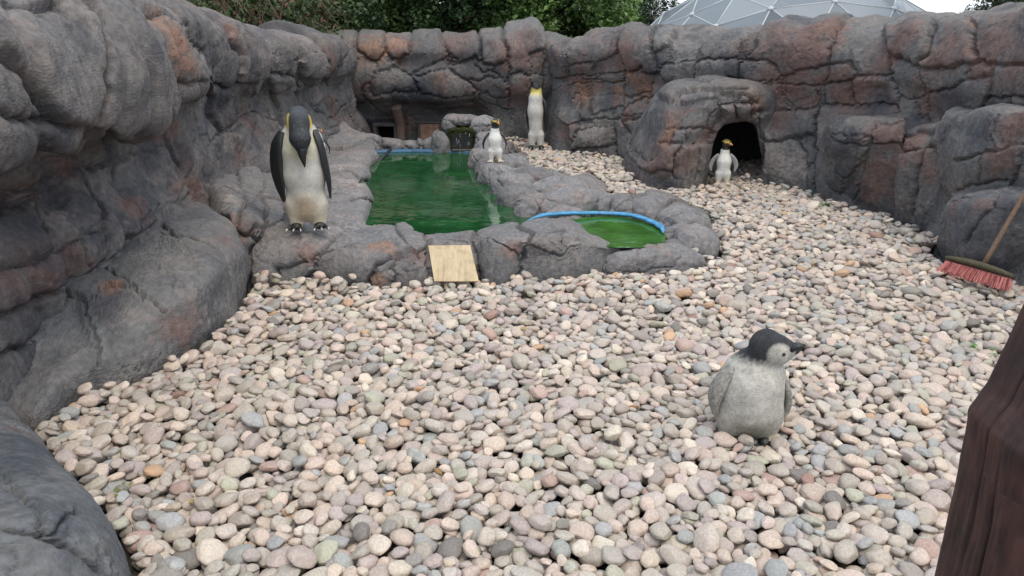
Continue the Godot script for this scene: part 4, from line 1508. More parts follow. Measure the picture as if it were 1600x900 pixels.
func build_rockhopper(label: String, at: Vector3, turn: float, s: float, look_right: float, thin: bool) -> void:
	var root := thing("penguin_statue", label, "penguin statue", at, turn, "penguin statues")
	var b := Body.new()
	b.squash = Vector3(1, 1, 0.95)
	var h := Vector3(0.004, 0.335, 0.005) * s
	b.cone(Vector3(0, 0.10, 0) * s, Vector3(0, 0.19, 0) * s, 0.050 * s, 0.053 * s, 0.03, 0)
	b.cone(Vector3(0, 0.19, 0) * s, Vector3(0, 0.265, -0.004) * s, 0.053 * s, 0.036 * s, 0.03, 0)
	b.cone(Vector3(0, 0.265, -0.004) * s, h, 0.029 * s, 0.026 * s, 0.02, 2)
	b.cone(h, h + Vector3(sin(look_right), 0.1, cos(look_right)) * 0.012 * s, 0.032 * s, 0.027 * s, 0.02, 3)
	b.cone(Vector3(-0.03, 0.09, 0.008) * s, Vector3(-0.034, 0.025, 0.014) * s, 0.034 * s, 0.02 * s, 0.02, 1)
	b.cone(Vector3(0.03, 0.09, 0.008) * s, Vector3(0.034, 0.025, 0.014) * s, 0.034 * s, 0.02 * s, 0.02, 1)
	b.cone(Vector3(0, 0.06, -0.05) * s, Vector3(0, 0.015, -0.09) * s, 0.022 * s, 0.008 * s, 0.03, 5)
	var dark := Color(0.02, 0.02, 0.022)
	var face := Vector3(sin(look_right), 0, cos(look_right))
	var paint := func(p: Vector3, n: Vector3, g: int) -> Color:
		var m := grime(p * 1.5)
		var c := Color(0.66, 0.645, 0.60).lerp(Color(0.50, 0.42, 0.30), clampf((0.09 * s - p.y) * 9.0, 0.0, 0.6))
		c = Color(c.r * m, c.g * m, c.b * m)
		var back := clampf((-0.012 * s - p.z) * 140.0 + 0.5, 0.0, 1.0)
		if g >= 2 and g != 5:
			back = clampf((p.y - (0.285 - 0.35 * maxf(p.z, 0.0)) * s) * 110.0, 0.0, 1.0)
			var brow := (p - h).dot(face)
			var lift := (p.y - h.y - 0.012 * s)
			if absf(lift) < 0.0055 * s and brow > 0.004 * s and g == 3 and absf((p - h).dot(Vector3(face.z, 0, -face.x))) > 0.008 * s:
				return Color(0.50, 0.38, 0.06)
			if lift > 0.006 * s and not thin:
				return Color(0.13, 0.10, 0.03)
		return c.lerp(dark, back)
	obj("body", body_mesh(b, Vector3(-0.085, 0.0, -0.11) * s, Vector3(0.085, 0.40, 0.10) * s, 0.0046 * s, paint), feather_paint, root)
	var side := Vector3(cos(look_right), 0, -sin(look_right))
	var orange := plain(lin(0.52, 0.22, 0.05), 0.5)
	obj("beak", tube([h + (face * 0.026 + Vector3(0, -0.003, 0)) * s, h + (face * 0.045 + Vector3(0, -0.001, 0)) * s, h + (face * 0.062 + Vector3(0, -0.008, 0)) * s], [0.012 * s, 0.009 * s, 0.003 * s], [0.013 * s, 0.010 * s, 0.003 * s], side, 10), orange, root)
	var gold := plain(lin(0.50, 0.38, 0.08), 0.6)
	for q in [-1, 1]:
		var st := start()
		for k in 2:
			var o: Vector3 = h + (face * 0.012 + side * q * 0.026 + Vector3(0, 0.014 + 0.003 * k, 0)) * s
			loft(st, tube_rings([o, o + (side * q * 0.007 - face * (0.010 + 0.004 * k) + Vector3(0, 0.006, 0)) * s, o + (side * q * 0.014 - face * (0.024 + 0.006 * k) - Vector3(0, 0.002 * k, 0)) * s], [0.0028 * s, 0.002 * s, 0.0007 * s], [0.0028 * s, 0.002 * s, 0.0007 * s], Vector3(0, 0.2, 1).normalized(), 6))
		obj("crest", finish(st), gold, root)
		eye(root, h + (face * 0.026 + side * q * 0.022 + Vector3(0, 0.006, 0)) * s, 0.0045 * s, plain(lin(0.25, 0.03, 0.02), 0.3))
		var pale := plain(lin(0.30, 0.30, 0.29), 0.6)
		flipper(root, [Vector3(q * 0.045, 0.245, -0.01) * s, Vector3(q * 0.078, 0.205, -0.012) * s, Vector3(q * 0.098, 0.155, -0.015) * s, Vector3(q * 0.092, 0.105, -0.018) * s], [0.012 * s, 0.021 * s, 0.019 * s, 0.005 * s], [0.010 * s, 0.006 * s, 0.005 * s, 0.0025 * s], Vector3(-q * 0.35, 0.1, 1).normalized() if thin else Vector3(q * 0.9, 0.5, 0.5).normalized(), black_paint if thin else pale)
	var pink := plain(lin(0.48, 0.40, 0.32), 0.6)
	foot(root, Vector3(-0.036, 0, 0.02) * s, -0.3, 0.55 * s, pink, black_paint)
	foot(root, Vector3(0.038, 0, 0.02) * s, 0.25, 0.55 * s, pink, black_paint)


func build_chick() -> void:
	var root := thing("penguin_statue", "grey concrete penguin chick statue with black cap standing on the near pebbles", "penguin statue", Vector3(0.965, -0.052, -2.75), -0.08, "penguin statues")
	var b := Body.new()
	b.squash = Vector3(1, 1, 0.92)
	var h := Vector3(0.042, 0.382, 0.025)
	b.cone(Vector3(0.005, 0.125, 0.0), Vector3(0.0, 0.20, 0.0), 0.118, 0.120, 0.05, 0)
	b.cone(Vector3(0.0, 0.20, 0.0), Vector3(0.008, 0.275, 0.0), 0.120, 0.090, 0.05, 0)
	b.cone(Vector3(0.008, 0.275, 0.0), Vector3(0.03, 0.34, 0.012), 0.080, 0.056, 0.035, 0)
	b.cone(Vector3(-0.055, 0.265, 0.0), Vector3(0.07, 0.265, 0.0), 0.05, 0.05, 0.05, 0)
	b.cone(Vector3(-0.03, 0.235, 0.075), Vector3(0.04, 0.235, 0.075), 0.045, 0.045, 0.035, 0)
	b.cone(Vector3(0.0, 0.20, 0.045), Vector3(0.004, 0.15, 0.05), 0.082, 0.085, 0.04, 0)
	b.cone(Vector3(-0.068, 0.10, 0.03), Vector3(-0.070, 0.045, 0.035), 0.062, 0.046, 0.04, 1)
	b.cone(Vector3(0.070, 0.10, 0.03), Vector3(0.072, 0.045, 0.035), 0.062, 0.046, 0.04, 1)
	b.cone(Vector3(0, 0.08, -0.09), Vector3(0, 0.02, -0.13), 0.04, 0.015, 0.05, 0)
	b.cone(h + Vector3(-0.006, 0.004, 0), h + Vector3(0.022, -0.002, 0.012), 0.066, 0.059, 0.018, 3)
	b.cone(h + Vector3(0.05, -0.002, 0.022), h + Vector3(0.090, 0.014, 0.038), 0.042, 0.022, 0.03, 4)
	var dark := Color(0.027, 0.028, 0.031)
	var patch := h + Vector3(0.030, -0.004, 0.068)
	var paint := func(p: Vector3, n: Vector3, g: int) -> Color:
		var m := grime(p) * (1.0 + 0.25 * noise_fine.get_noise_3dv(p * 6.0) + 0.35 * noise_mid.get_noise_3dv(p * 3.0 + Vector3(2, 0, 0)))
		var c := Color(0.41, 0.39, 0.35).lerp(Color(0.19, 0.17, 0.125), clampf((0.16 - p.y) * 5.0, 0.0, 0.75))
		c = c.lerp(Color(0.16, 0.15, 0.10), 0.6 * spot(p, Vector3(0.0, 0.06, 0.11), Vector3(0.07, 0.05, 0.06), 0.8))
		var q := p - h
		var cap := clampf((q.y + 0.046 - 0.50 * maxf(q.x, -0.03) - 0.05 * q.z + 0.012 * noise_fine.get_noise_3dv(p * 3.0)) * 34.0, 0.0, 1.0) if p.y > 0.3 else 0.0
		cap = maxf(cap, 1.0 if q.x > 0.088 else 0.0)
		var f := spot(p, patch, Vector3(0.042, 0.039, 0.05), 0.5)
		c = c.lerp(dark * (1.0 + 0.9 * maxf(noise_fine.get_noise_3dv(p * 5.0), 0.0)), cap * (1.0 - f))
		c = c.lerp(Color(0.42, 0.40, 0.35), f)
		return Color(c.r * m, c.g * m, c.b * m)
	var cement := feather_paint.duplicate()
	cement.roughness = 0.9
	cement.heightmap_scale = 0.5
	cement.uv1_scale = Vector3(7, 7, 7)
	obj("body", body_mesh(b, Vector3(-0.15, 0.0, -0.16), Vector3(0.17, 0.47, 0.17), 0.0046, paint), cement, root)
	root.scale = Vector3(1.02, 1.08, 1.04)
	var st := start()
	loft(st, tube_rings([h + Vector3(0.075, 0.014, 0.032), h + Vector3(0.098, 0.028, 0.040), h + Vector3(0.122, 0.034, 0.048)], [0.027, 0.018, 0.004], [0.017, 0.011, 0.004], Vector3(-0.35, 0, 0.95).normalized(), 12))
	loft(st, tube_rings([h + Vector3(0.072, -0.006, 0.032), h + Vector3(0.094, 0.010, 0.040), h + Vector3(0.114, 0.024, 0.046)], [0.018, 0.011, 0.002], [0.010, 0.007, 0.002], Vector3(-0.35, 0, 0.95).normalized(), 12))
	obj("beak", finish(st), black_paint, root)
	eye(root, h + Vector3(0.043, 0.002, 0.0625), 0.0072, plain(lin(0.008, 0.008, 0.009), 0.2))
	eye(root, h + Vector3(0.03, 0.002, -0.062), 0.0075, plain(lin(0.008, 0.008, 0.009), 0.2))
	var grey := StandardMaterial3D.new()
	grey.albedo_color = lin(0.385, 0.365, 0.325)
	grey.roughness = 0.9
	grey.albedo_texture = noise_image(256, FastNoiseLite.TYPE_SIMPLEX_SMOOTH, 0.05, 4, 130, 270, 73)
	grey.uv1_triplanar = true
	grey.uv1_scale = Vector3(4, 4, 4)
	grey.heightmap_enabled = true
	grey.heightmap_texture = cement.heightmap_texture
	grey.heightmap_scale = 0.4
	flipper(root, [Vector3(-0.082, 0.300, 0.03), Vector3(-0.125, 0.245, 0.045), Vector3(-0.146, 0.18, 0.05), Vector3(-0.138, 0.115, 0.055)], [0.022, 0.038, 0.038, 0.012], [0.024, 0.026, 0.020, 0.008], Vector3(0.35, 0.1, 1).normalized(), grey)
	flipper(root, [Vector3(0.095, 0.285, 0.01), Vector3(0.132, 0.22, 0.01), Vector3(0.144, 0.15, 0.015), Vector3(0.120, 0.080, 0.035)], [0.022, 0.036, 0.036, 0.012], [0.018, 0.016, 0.014, 0.007], Vector3(0.1, 0.1, 1).normalized(), grey)
	foot(root, Vector3(-0.055, 0.0, 0.065), -0.25, 0.85, black_paint, plain(lin(0.3, 0.28, 0.24), 0.7))
	foot(root, Vector3(0.062, 0.0, 0.065), 0.25, 0.85, black_paint, plain(lin(0.3, 0.28, 0.24), 0.7))


# ---------------------------------------------------------------- board, broom, post
func build_board() -> void:
	var a := V(-54, 17.5, -470)
	var b := V(-27, 17.5, -471)
	var c := V(-20.5, 3.5, -441)
	var d := V(-48, 3, -442)
	var n := (b - a).cross(d - a).normalized()
	if n.y < 0:
		n = -n
	var st := start()
	st.set_smooth_group(-1)
	loft(st, [PackedVector3Array([a, b, c, d]), PackedVector3Array([a + n * 0.004, b + n * 0.004, c + n * 0.004, d + n * 0.004])])
	loft(st, [PackedVector3Array([a + n * 0.0043, b + n * 0.0043, c + n * 0.0043, d + n * 0.0043]), PackedVector3Array([a + n * 0.009, b + n * 0.0085, c + n * 0.0085, d + n * 0.009])])
	var ply := plain(lin(0.60, 0.48, 0.31), 0.7)
	var grain := FastNoiseLite.new()
	grain.seed = 81
	grain.frequency = 0.02
	grain.fractal_octaves = 4
	var im := Image.create(256, 256, false, Image.FORMAT_RGB8)
	for x in 256:
		for y in 256:
			var v := 0.90 + 0.10 * grain.get_noise_2d(x * 4.0, y * 0.35) - 0.22 * maxf(grain.get_noise_2d(x * 0.8 + 700, y * 0.5), 0.0) - 0.11 * clampf((grain.get_noise_2d(x * 0.5 + 90, y * 0.5 + 400) - 0.22) * 3.0, 0.0, 1.0)
			im.set_pixel(x, y, Color(v, v * 0.985, v * 0.96))
	ply.albedo_texture = ImageTexture.create_from_image(im)
	ply.uv1_triplanar = true
	ply.uv1_scale = Vector3(3, 3, 3)
	tag(obj("plywood_board", finish(st), ply), "pale plywood board leaning as a ramp on the front rim of the pool", "board")


func build_broom() -> void:
	var root := thing("broom", "broom with red bristles and wooden handle leaning against the right rock", "broom")
	var a := V(277, 12.5, -461)
	var b := V(299, 11.5, -427)
	var along := (b - a).normalized()
	var out := Vector3(-along.z, 0, along.x)
	if out.x > 0:
		out = -out
	var down := (out * 0.55 + Vector3(0, -0.84, 0)).normalized()
	var wood := plain(lin(0.10, 0.085, 0.045), 0.8)
	wood.albedo_texture = noise_image(256, FastNoiseLite.TYPE_SIMPLEX_SMOOTH, 0.04, 4, 140, 262, 83)
	wood.uv1_triplanar = true
	wood.uv1_scale = Vector3(5, 5, 5)
	var bar := []
	for k in 7:
		bar.append(a.lerp(b, k / 6.0) + Vector3(0, 0.012 * sin(PI * k / 6.0), 0))
	obj("head", tube(bar, [0.012, 0.018, 0.02, 0.021, 0.02, 0.018, 0.012], [0.024, 0.029, 0.03, 0.031, 0.03, 0.029, 0.02], down, 14, 3.0), wood, root)
	var st := start()
	st.set_smooth_group(-1)
	for k in 1500:
		var t := rng.randf()
		var p := a.lerp(b, 0.02 + 0.96 * t) + down * 0.012 + out * rng.randf_range(-0.024, 0.024)
		var d := (down + along * (0.5 * (t - 0.5) + rng.randf_range(-0.12, 0.12)) + out * rng.randf_range(-0.15, 0.25)).normalized()
		var l := rng.randf_range(0.06, 0.085)
		var w := along.rotated(d, rng.randf() * TAU) * 0.0017
		var tip := p + d * l + out * rng.randf_range(-0.006, 0.012)
		for q in [p - w, p + w, tip + w, p - w, tip + w, tip - w]:
			st.add_vertex(q)
	var red := plain(lin(0.44, 0.15, 0.135), 0.7)
	red.backlight_enabled = true
	red.backlight = Color(0.3, 0.1, 0.1)
	stuff(obj("bristles", finish(st), red, root))
	var pole := plain(lin(0.24, 0.15, 0.095), 0.65)
	pole.albedo_texture = noise_image(256, FastNoiseLite.TYPE_SIMPLEX_SMOOTH, 0.03, 4, 170, 262, 84)
	pole.uv1_triplanar = true
	pole.uv1_scale = Vector3(6, 6, 6)
	var foot_at := a.lerp(b, 0.5) + Vector3(0.02, 0.005, 0)
	obj("handle", tube([foot_at, foot_at + V(2.5, 9, 0.6), V(303.7, 57.7, -442), V(313, 98, -440)], [0.0155, 0.0145, 0.0135, 0.0135], [0.0155, 0.0145, 0.0135, 0.0135], Vector3(1, -0.6, 0).normalized(), 14), pole, root)


func build_post() -> void:
	var root := thing("timber_post", "rough dark red brown timber fence post close up at the right edge", "post")
	var look := plain(lin(0.066, 0.026, 0.019), 0.7)
	var grain := FastNoiseLite.new()
	grain.seed = 91
	grain.frequency = 0.03
	grain.fractal_octaves = 4
	var im := Image.create(256, 256, false, Image.FORMAT_RGB8)
	for x in 256:
		for y in 256:
			var v := clampf(0.78 + 0.32 * grain.get_noise_2d(x * 2.2, y * 0.2) + 0.25 * grain.get_noise_2d(x * 0.7 + 300, y * 0.6), 0.25, 1.0)
			im.set_pixel(x, y, Color(v, v, v))
	look.albedo_texture = ImageTexture.create_from_image(im)
	look.uv1_triplanar = true
	look.uv1_world_triplanar = true
	look.uv1_scale = Vector3(3.2, 3.2, 3.2)
	look.heightmap_enabled = true
	look.heightmap_texture = look.albedo_texture
	look.heightmap_scale = 0.6
	# the beam leans out above its kink
	for part in [["balk", [[-0.12, 0.822, 0.104], [0.3, 0.822, 0.103], [0.6, 0.822, 0.104], [0.85, 0.822, 0.103], [0.97, 0.817, 0.103], [1.015, 0.814, 0.104], [1.035, 0.822, 0.104], [1.06, 0.834, 0.104], [1.10, 0.842, 0.104], [1.22, 0.868, 0.104], [1.4, 0.91, 0.104], [1.7, 0.985, 0.104]]]]:
		var rows: Array = part[1]
		var st := start()
		var rings := []
		var steps := 60
		for i in steps + 1:
			var t := float(i) / steps * (rows.size() - 1)
			var k := mini(int(t), rows.size() - 2)
			var y := lerpf(rows[k][0], rows[k + 1][0], t - k)
			var cx := lerpf(rows[k][1], rows[k + 1][1], t - k)
			var w := lerpf(rows[k][2], rows[k + 1][2], t - k)
			var ring := PackedVector3Array()
			var n := 240
			for j in n:
				var a := TAU * j / n
				var c := cos(a)
				var s := sin(a)
				var q := pow(pow(absf(c), 6.0) + pow(absf(s), 6.0), -1.0 / 6.0)
				var p := Vector3(cx + c * q * w, y, -0.985 + s * q * 0.085)
				var cut := 0.0
				for crack in [[1.85, 0.024, 0.30, 0.96], [1.30, 0.024, 0.5, 1.3], [2.78, 0.022, 0.5, 0.98], [3.2, 0.02, 0.75, 1.25]]:
					var ang: float = crack[0] + 0.07 * noise_mid.get_noise_2d(y * 0.5, crack[0]) + 0.06 * (y - 0.8)
					var e: float = absf(angle_difference(a, ang)) / crack[1]
					if y > crack[2] and y < crack[3]:
						cut = maxf(cut, exp(-e * e) * 0.013 * minf(1.0, minf(y - crack[2], crack[3] - y) * 8.0))
				var rough := 0.0022 * noise_mid.get_noise_3d(p.x * 3.0, p.y * 0.5, p.z * 3.0) + 0.0025 * noise_fine.get_noise_3d(p.x * 2.0, p.y * 0.5, p.z * 2.0)
				p -= Vector3(c, 0, s) * (cut - rough)
				ring.append(p)
			rings.append(ring)
		loft(st, rings)
		obj(part[0], finish(st), look, root)


# ---------------------------------------------------------------- pebbles
func pebble_mesh(at_seed: int, level: int, square := 0.0) -> ArrayMesh:
	var r := RandomNumberGenerator.new()
	r.seed = at_seed
	var nz := FastNoiseLite.new()
	nz.seed = at_seed
	nz.frequency = 0.55
	nz.fractal_octaves = 3
	nz.fractal_gain = 0.4
	var t := (1.0 + sqrt(5.0)) / 2.0
	var v := PackedVector3Array()
	for p in [[-1, t, 0], [1, t, 0], [-1, -t, 0], [1, -t, 0], [0, -1, t], [0, 1, t], [0, -1, -t], [0, 1, -t], [t, 0, -1], [t, 0, 1], [-t, 0, -1], [-t, 0, 1]]:
		v.append(Vector3(p[0], p[1], p[2]).normalized())
	var f := PackedInt32Array([0, 11, 5, 0, 5, 1, 0, 1, 7, 0, 7, 10, 0, 10, 11, 1, 5, 9, 5, 11, 4, 11, 10, 2, 10, 7, 6, 7, 1, 8, 3, 9, 4, 3, 4, 2, 3, 2, 6, 3, 6, 8, 3, 8, 9, 4, 9, 5, 2, 4, 11, 6, 2, 10, 8, 6, 7, 9, 8, 1])
	for l in level:
		var mids := {}
		var g := PackedInt32Array()
		for i in range(0, f.size(), 3):
			var m := []
			for e in [[f[i], f[i + 1]], [f[i + 1], f[i + 2]], [f[i + 2], f[i]]]:
				var key := mini(e[0], e[1]) * 100000 + maxi(e[0], e[1])
				if not mids.has(key):
					mids[key] = v.size()
					v.append(((v[e[0]] + v[e[1]]) / 2.0).normalized())
				m.append(mids[key])
			g.append_array([f[i], m[0], m[2], f[i + 1], m[1], m[0], f[i + 2], m[2], m[1], m[0], m[1], m[2]])
		f = g
	# a few worn flats, an egg-like taper and a slight bend make each one different
	var flats := []
	for k in (r.randi_range(0, 2) if at_seed % 3 else 4):
		flats.append([Vector3(r.randfn(), r.randfn(), r.randfn()).normalized(), r.randf_range(0.80, 0.95)])
	var egg := r.randf_range(-0.22, 0.22)
	var egg2 := r.randf_range(-0.18, 0.18)
	var bend := r.randf_range(-0.12, 0.12)
	var power := r.randf_range(2.0, 2.45) if square == 0.0 else square
	if square > 0.0:
		flats.clear()
		egg *= 0.5
		bend *= 0.5
	var normals := PackedVector3Array()
	normals.resize(v.size())
	for i in v.size():
		var p := v[i]
		var k := pow(pow(absf(p.x), power) + pow(absf(p.y), power) + pow(absf(p.z), power), -1.0 / power)
		p *= k * (1.0 + 0.13 * nz.get_noise_3dv(v[i] * 1.6))
		for fl in flats:
			var over: float = p.dot(fl[0]) - fl[1]
			if over > -0.06:
				p -= fl[0] * (maxf(over + 0.06, 0.0) * 0.82)
		p.z *= 1.0 + egg * p.x
		p.y *= 1.0 + egg2 * p.x
		p.z += bend * p.x * p.x
		v[i] = p
	for i in range(0, f.size(), 3):
		var n := (v[f[i + 1]] - v[f[i]]).cross(v[f[i + 2]] - v[f[i]])
		if n.dot(v[f[i]] + v[f[i + 1]] + v[f[i + 2]]) < 0:
			n = -n
		else:
			var s := f[i + 1]
			f[i + 1] = f[i + 2]
			f[i + 2] = s
		for q in 3:
			normals[f[i + q]] += n
	for i in v.size():
		normals[i] = normals[i].normalized()
	var arrays := []
	arrays.resize(Mesh.ARRAY_MAX)
	arrays[Mesh.ARRAY_VERTEX] = v
	arrays[Mesh.ARRAY_NORMAL] = normals
	arrays[Mesh.ARRAY_INDEX] = f
	var m := ArrayMesh.new()
	m.add_surface_from_arrays(Mesh.PRIMITIVE_TRIANGLES, arrays)
	return m


func pebble_colour() -> Color:
	var kinds := [[0.43, 0.395, 0.355, 26], [0.37, 0.345, 0.315, 18], [0.49, 0.42, 0.365, 15], [0.465, 0.395, 0.35, 12], [0.375, 0.33, 0.315, 12], [0.33, 0.34, 0.34, 9], [0.55, 0.50, 0.44, 8], [0.26, 0.245, 0.23, 5], [0.41, 0.31, 0.27, 1.8], [0.48, 0.33, 0.22, 1.1], [0.37, 0.37, 0.31, 5], [0.19, 0.18, 0.17, 0.8], [0.30, 0.20, 0.17, 0.5]]
	var total := 0.0
	for k in kinds:
		total += k[3]
	var pick := rng.randf() * total
	for k in kinds:
		pick -= k[3]
		if pick <= 0:
			var m := rng.randf_range(0.87, 1.13)
			return Color(minf(k[0] * m * 1.195, 0.8) * rng.randf_range(0.97, 1.03), minf(k[1] * m * 1.13, 0.78), minf(k[2] * m * 1.07, 0.76) * rng.randf_range(0.96, 1.04))
	return Color(0.4, 0.37, 0.33)


func build_pebbles() -> void:
	# cells the pebbles may lie in: reached from the middle of the pen over low ground
	var open := PackedByteArray()
	open.resize(MAP_W * MAP_H)
	var first := int((-3.0 - MAP_AT.y) / CELL) * MAP_W + int((0.5 - MAP_AT.x) / CELL)
	var cells := PackedInt32Array([first])
	open[first] = 1
	var at := 0
	while at < cells.size():
		var o := cells[at]
		at += 1
		for q in [o - 1, o + 1, o - MAP_W, o + MAP_W]:
			if q < 0 or q >= open.size() or open[q] or ground_map[q] > 0.0:
				continue
			var x: int = q % MAP_W
			var z: int = q / MAP_W
			if x < 2 or x > MAP_W - 3 or z < 2 or z > MAP_H - 3:
				continue
			var wx := MAP_AT.x + x * CELL
			var wz := MAP_AT.y + z * CELL
			if wz > -1.2 or wz > -1.75 and wx > 0.5:
				continue
			open[q] = 1
			cells.append(q)
	# drop them one by one, each into the lowest of a few places near where it falls
	var places: Array[Transform3D] = []
	var tops := PackedVector3Array()
	var size_of := PackedFloat32Array()
	var total := int(cells.size() * CELL * CELL * 960.0)
	for i in total:
		var a := clampf(rng.randfn(0.0345, 0.0086), 0.018, 0.066)
		var filler := i > total * 0.62
		if filler:
			a = clampf(rng.randfn(0.0255, 0.0065), 0.012, 0.042)
		elif rng.randf() < 0.1:
			a *= 0.66
		var b := a * rng.randf_range(0.62, 0.95)
		var c := minf(b, a * rng.randf_range(0.36, 0.57))
		var yaw := rng.randf() * TAU
		var ca := cos(yaw)
		var sa := sin(yaw)
		var best_y := 9.0
		var best_x := 0.0
		var best_z := 0.0
		var slope_x := 0.0
		var slope_z := 0.0
		var start_cell := cells[rng.randi() % cells.size()]
		for k in (9 if filler else 3):
			var other := cells[rng.randi() % cells.size()]
			if ground_map[other] < ground_map[start_cell]:
				start_cell = other
		var reach := ceili(a * 0.98 / CELL)
		for k in 8:
			var cx := start_cell % MAP_W
			var cz := start_cell / MAP_W
			if k > 0:
				cx += rng.randi_range(-6, 6)
				cz += rng.randi_range(-6, 6)
			if cx < reach + 1 or cz < reach + 1 or cx > MAP_W - reach - 2 or cz > MAP_H - reach - 2 or not open[cz * MAP_W + cx]:
				continue
			var o := cz * MAP_W + cx
			var e := maxi(1, reach - 1)
			var sx := clampf((ground_map[o + e] - ground_map[o - e]) / (2 * e * CELL), -0.38, 0.38)
			var sz := clampf((ground_map[o + e * MAP_W] - ground_map[o - e * MAP_W]) / (2 * e * CELL), -0.38, 0.38)
			var rest := -1.0
			for z in range(-reach, reach + 1):
				for x in range(-reach, reach + 1):
					var u := (x * ca + z * sa) * CELL / a
					var v := (z * ca - x * sa) * CELL / b
					var q := u * u + v * v
					if q < 0.92:
						var y := ground_map[o + z * MAP_W + x] + c * sqrt(1.0 - q) - (sx * x + sz * z) * CELL
						if y > rest:
							rest = y
			if rest < best_y:
				best_y = rest
				best_x = cx
				best_z = cz
				slope_x = sx
				slope_z = sz
		if best_y > 0.055 or (best_y > -0.02 and MAP_AT.x + best_x * CELL > 1.9 and MAP_AT.x + best_x * CELL < 2.8 and MAP_AT.y + best_z * CELL < -7.62) or (MAP_AT.x + best_x * CELL < -0.3 and MAP_AT.y + best_z * CELL < -8.6) or (best_y > -0.045 and Vector2(MAP_AT.x + best_x * CELL - 0.965, MAP_AT.y + best_z * CELL + 2.72).length() < 0.09):
			continue
		best_y -= 0.0035
		var bx := int(best_x)
		var bz := int(best_z)
		for z in range(-reach, reach + 1):
			for x in range(-reach, reach + 1):
				var u := (x * ca + z * sa) * CELL / a
				var v := (z * ca - x * sa) * CELL / b
				var q := u * u + v * v
				if q < 1.0:
					var o := (bz + z) * MAP_W + bx + x
					var y := best_y + c * sqrt(1.0 - q) + (slope_x * x + slope_z * z) * CELL
					if y > ground_map[o]:
						ground_map[o] = y
		var where := Vector3(MAP_AT.x + (best_x + 0.5) * CELL, best_y, MAP_AT.y + (best_z + 0.5) * CELL)
		var up := Vector3(-slope_x, 1.0, -slope_z).normalized()
		var basis_ := Basis(Quaternion(Vector3.UP, up)) * Basis(Vector3.UP, -yaw)
		if rng.randf() < 0.5:
			basis_ = basis_ * Basis(Vector3.RIGHT, PI)
		basis_ = basis_ * Basis.from_euler(Vector3(rng.randf_range(-0.12, 0.12), 0, rng.randf_range(-0.12, 0.12)))
		places.append(Transform3D(basis_ * Basis.from_scale(Vector3(a, c, b) * 1.03), where))
		tops.append(where + Vector3(0, c, 0))
		size_of.append(a * b)
	# leave out those buried under others
	var shown := []
	for i in places.size():
		var p := places[i].origin
		var hidden := true
		for o in [Vector2.ZERO, Vector2(0.02, 0), Vector2(-0.02, 0), Vector2(0, 0.02), Vector2(0, -0.02)]:
			var g := int((p.z + o.y - MAP_AT.y) / CELL) * MAP_W + int((p.x + o.x - MAP_AT.x) / CELL)
			if ground_map[g] < tops[i].y + 0.022:
				hidden = false
				break
		if not hidden:
			var away := p - CAMERA_AT
			var down := Vector3(0, -0.342, -0.940)
			var depth := away.dot(down)
			var right := away.x / depth
			var high := away.dot(Vector3(0, 0.940, -0.342)) / depth
			var g0 := int((p.z - MAP_AT.y) / CELL) * MAP_W + int((p.x - MAP_AT.x) / CELL)
			var clear: bool = ground_map[g0] < tops[i].y + 0.006
			var seen: bool = absf(right) < 0.66 and absf(high) < 0.365 and depth > 0.5 and clear
			shown.append([(size_of[i] / (depth * depth)) if seen else 0.0, i])
	shown.sort_custom(func(x, y): return x[0] > y[0])
	var speckle := noise_image(512, FastNoiseLite.TYPE_SIMPLEX_SMOOTH, 0.035, 5, 200, 262, 101)
	var relief := noise_image(256, FastNoiseLite.TYPE_SIMPLEX_SMOOTH, 0.06, 4, 0, 255, 102)
	var shared := StandardMaterial3D.new()
	shared.vertex_color_use_as_albedo = true
	shared.albedo_texture = speckle
	shared.uv1_triplanar = true
	shared.uv1_world_triplanar = true
	shared.uv1_scale = Vector3(4.5, 4.5, 4.5)
	shared.roughness = 0.68
	shared.metallic_specular = 0.42
	shared.heightmap_enabled = true
	shared.heightmap_texture = relief
	shared.heightmap_scale = 0.13
	var looks := []
	for k in 40:
		var m := shared.duplicate()
		m.vertex_color_use_as_albedo = false
		m.albedo_color = pebble_colour().linear_to_srgb()
		looks.append(m)
	var bed := Node3D.new()
	bed.name = "pebble_bed"
	add_child(bed)
	structure(bed)
	var near_meshes := []
	for k in 14:
		near_meshes.append(pebble_mesh(200 + k, 3))
	var most := mini(300, shown.size())
	for k in most:
		var i: int = shown[k][1]
		var o := obj("pebble", near_meshes[rng.randi() % near_meshes.size()], looks[rng.randi() % looks.size()], bed)
		o.transform = places[i]
	var kinds := 9
	var groups := []
	for k in kinds:
		groups.append([])
	for k in range(most, shown.size()):
		groups[rng.randi() % kinds].append(shown[k][1])
	for k in kinds:
		var mm := MultiMesh.new()
		mm.transform_format = MultiMesh.TRANSFORM_3D
		mm.use_colors = true
		mm.mesh = near_meshes[k]
		mm.instance_count = groups[k].size()
		for j in groups[k].size():
			mm.set_instance_transform(j, places[groups[k][j]])
			mm.set_instance_color(j, pebble_colour())
		var o := MultiMeshInstance3D.new()
		o.multimesh = mm
		o.material_override = shared
		o.name = "pebbles" if k == 0 else "pebbles_%03d" % k
		bed.add_child(o)
		stuff(o)
	print("pebbles dropped ", places.size(), " shown ", shown.size(), " cells ", cells.size())


# ---------------------------------------------------------------- weeds and fallen leaves
func map_top(x: float, z: float) -> float:
	return ground_map[int((z - MAP_AT.y) / CELL) * MAP_W + int((x - MAP_AT.x) / CELL)]


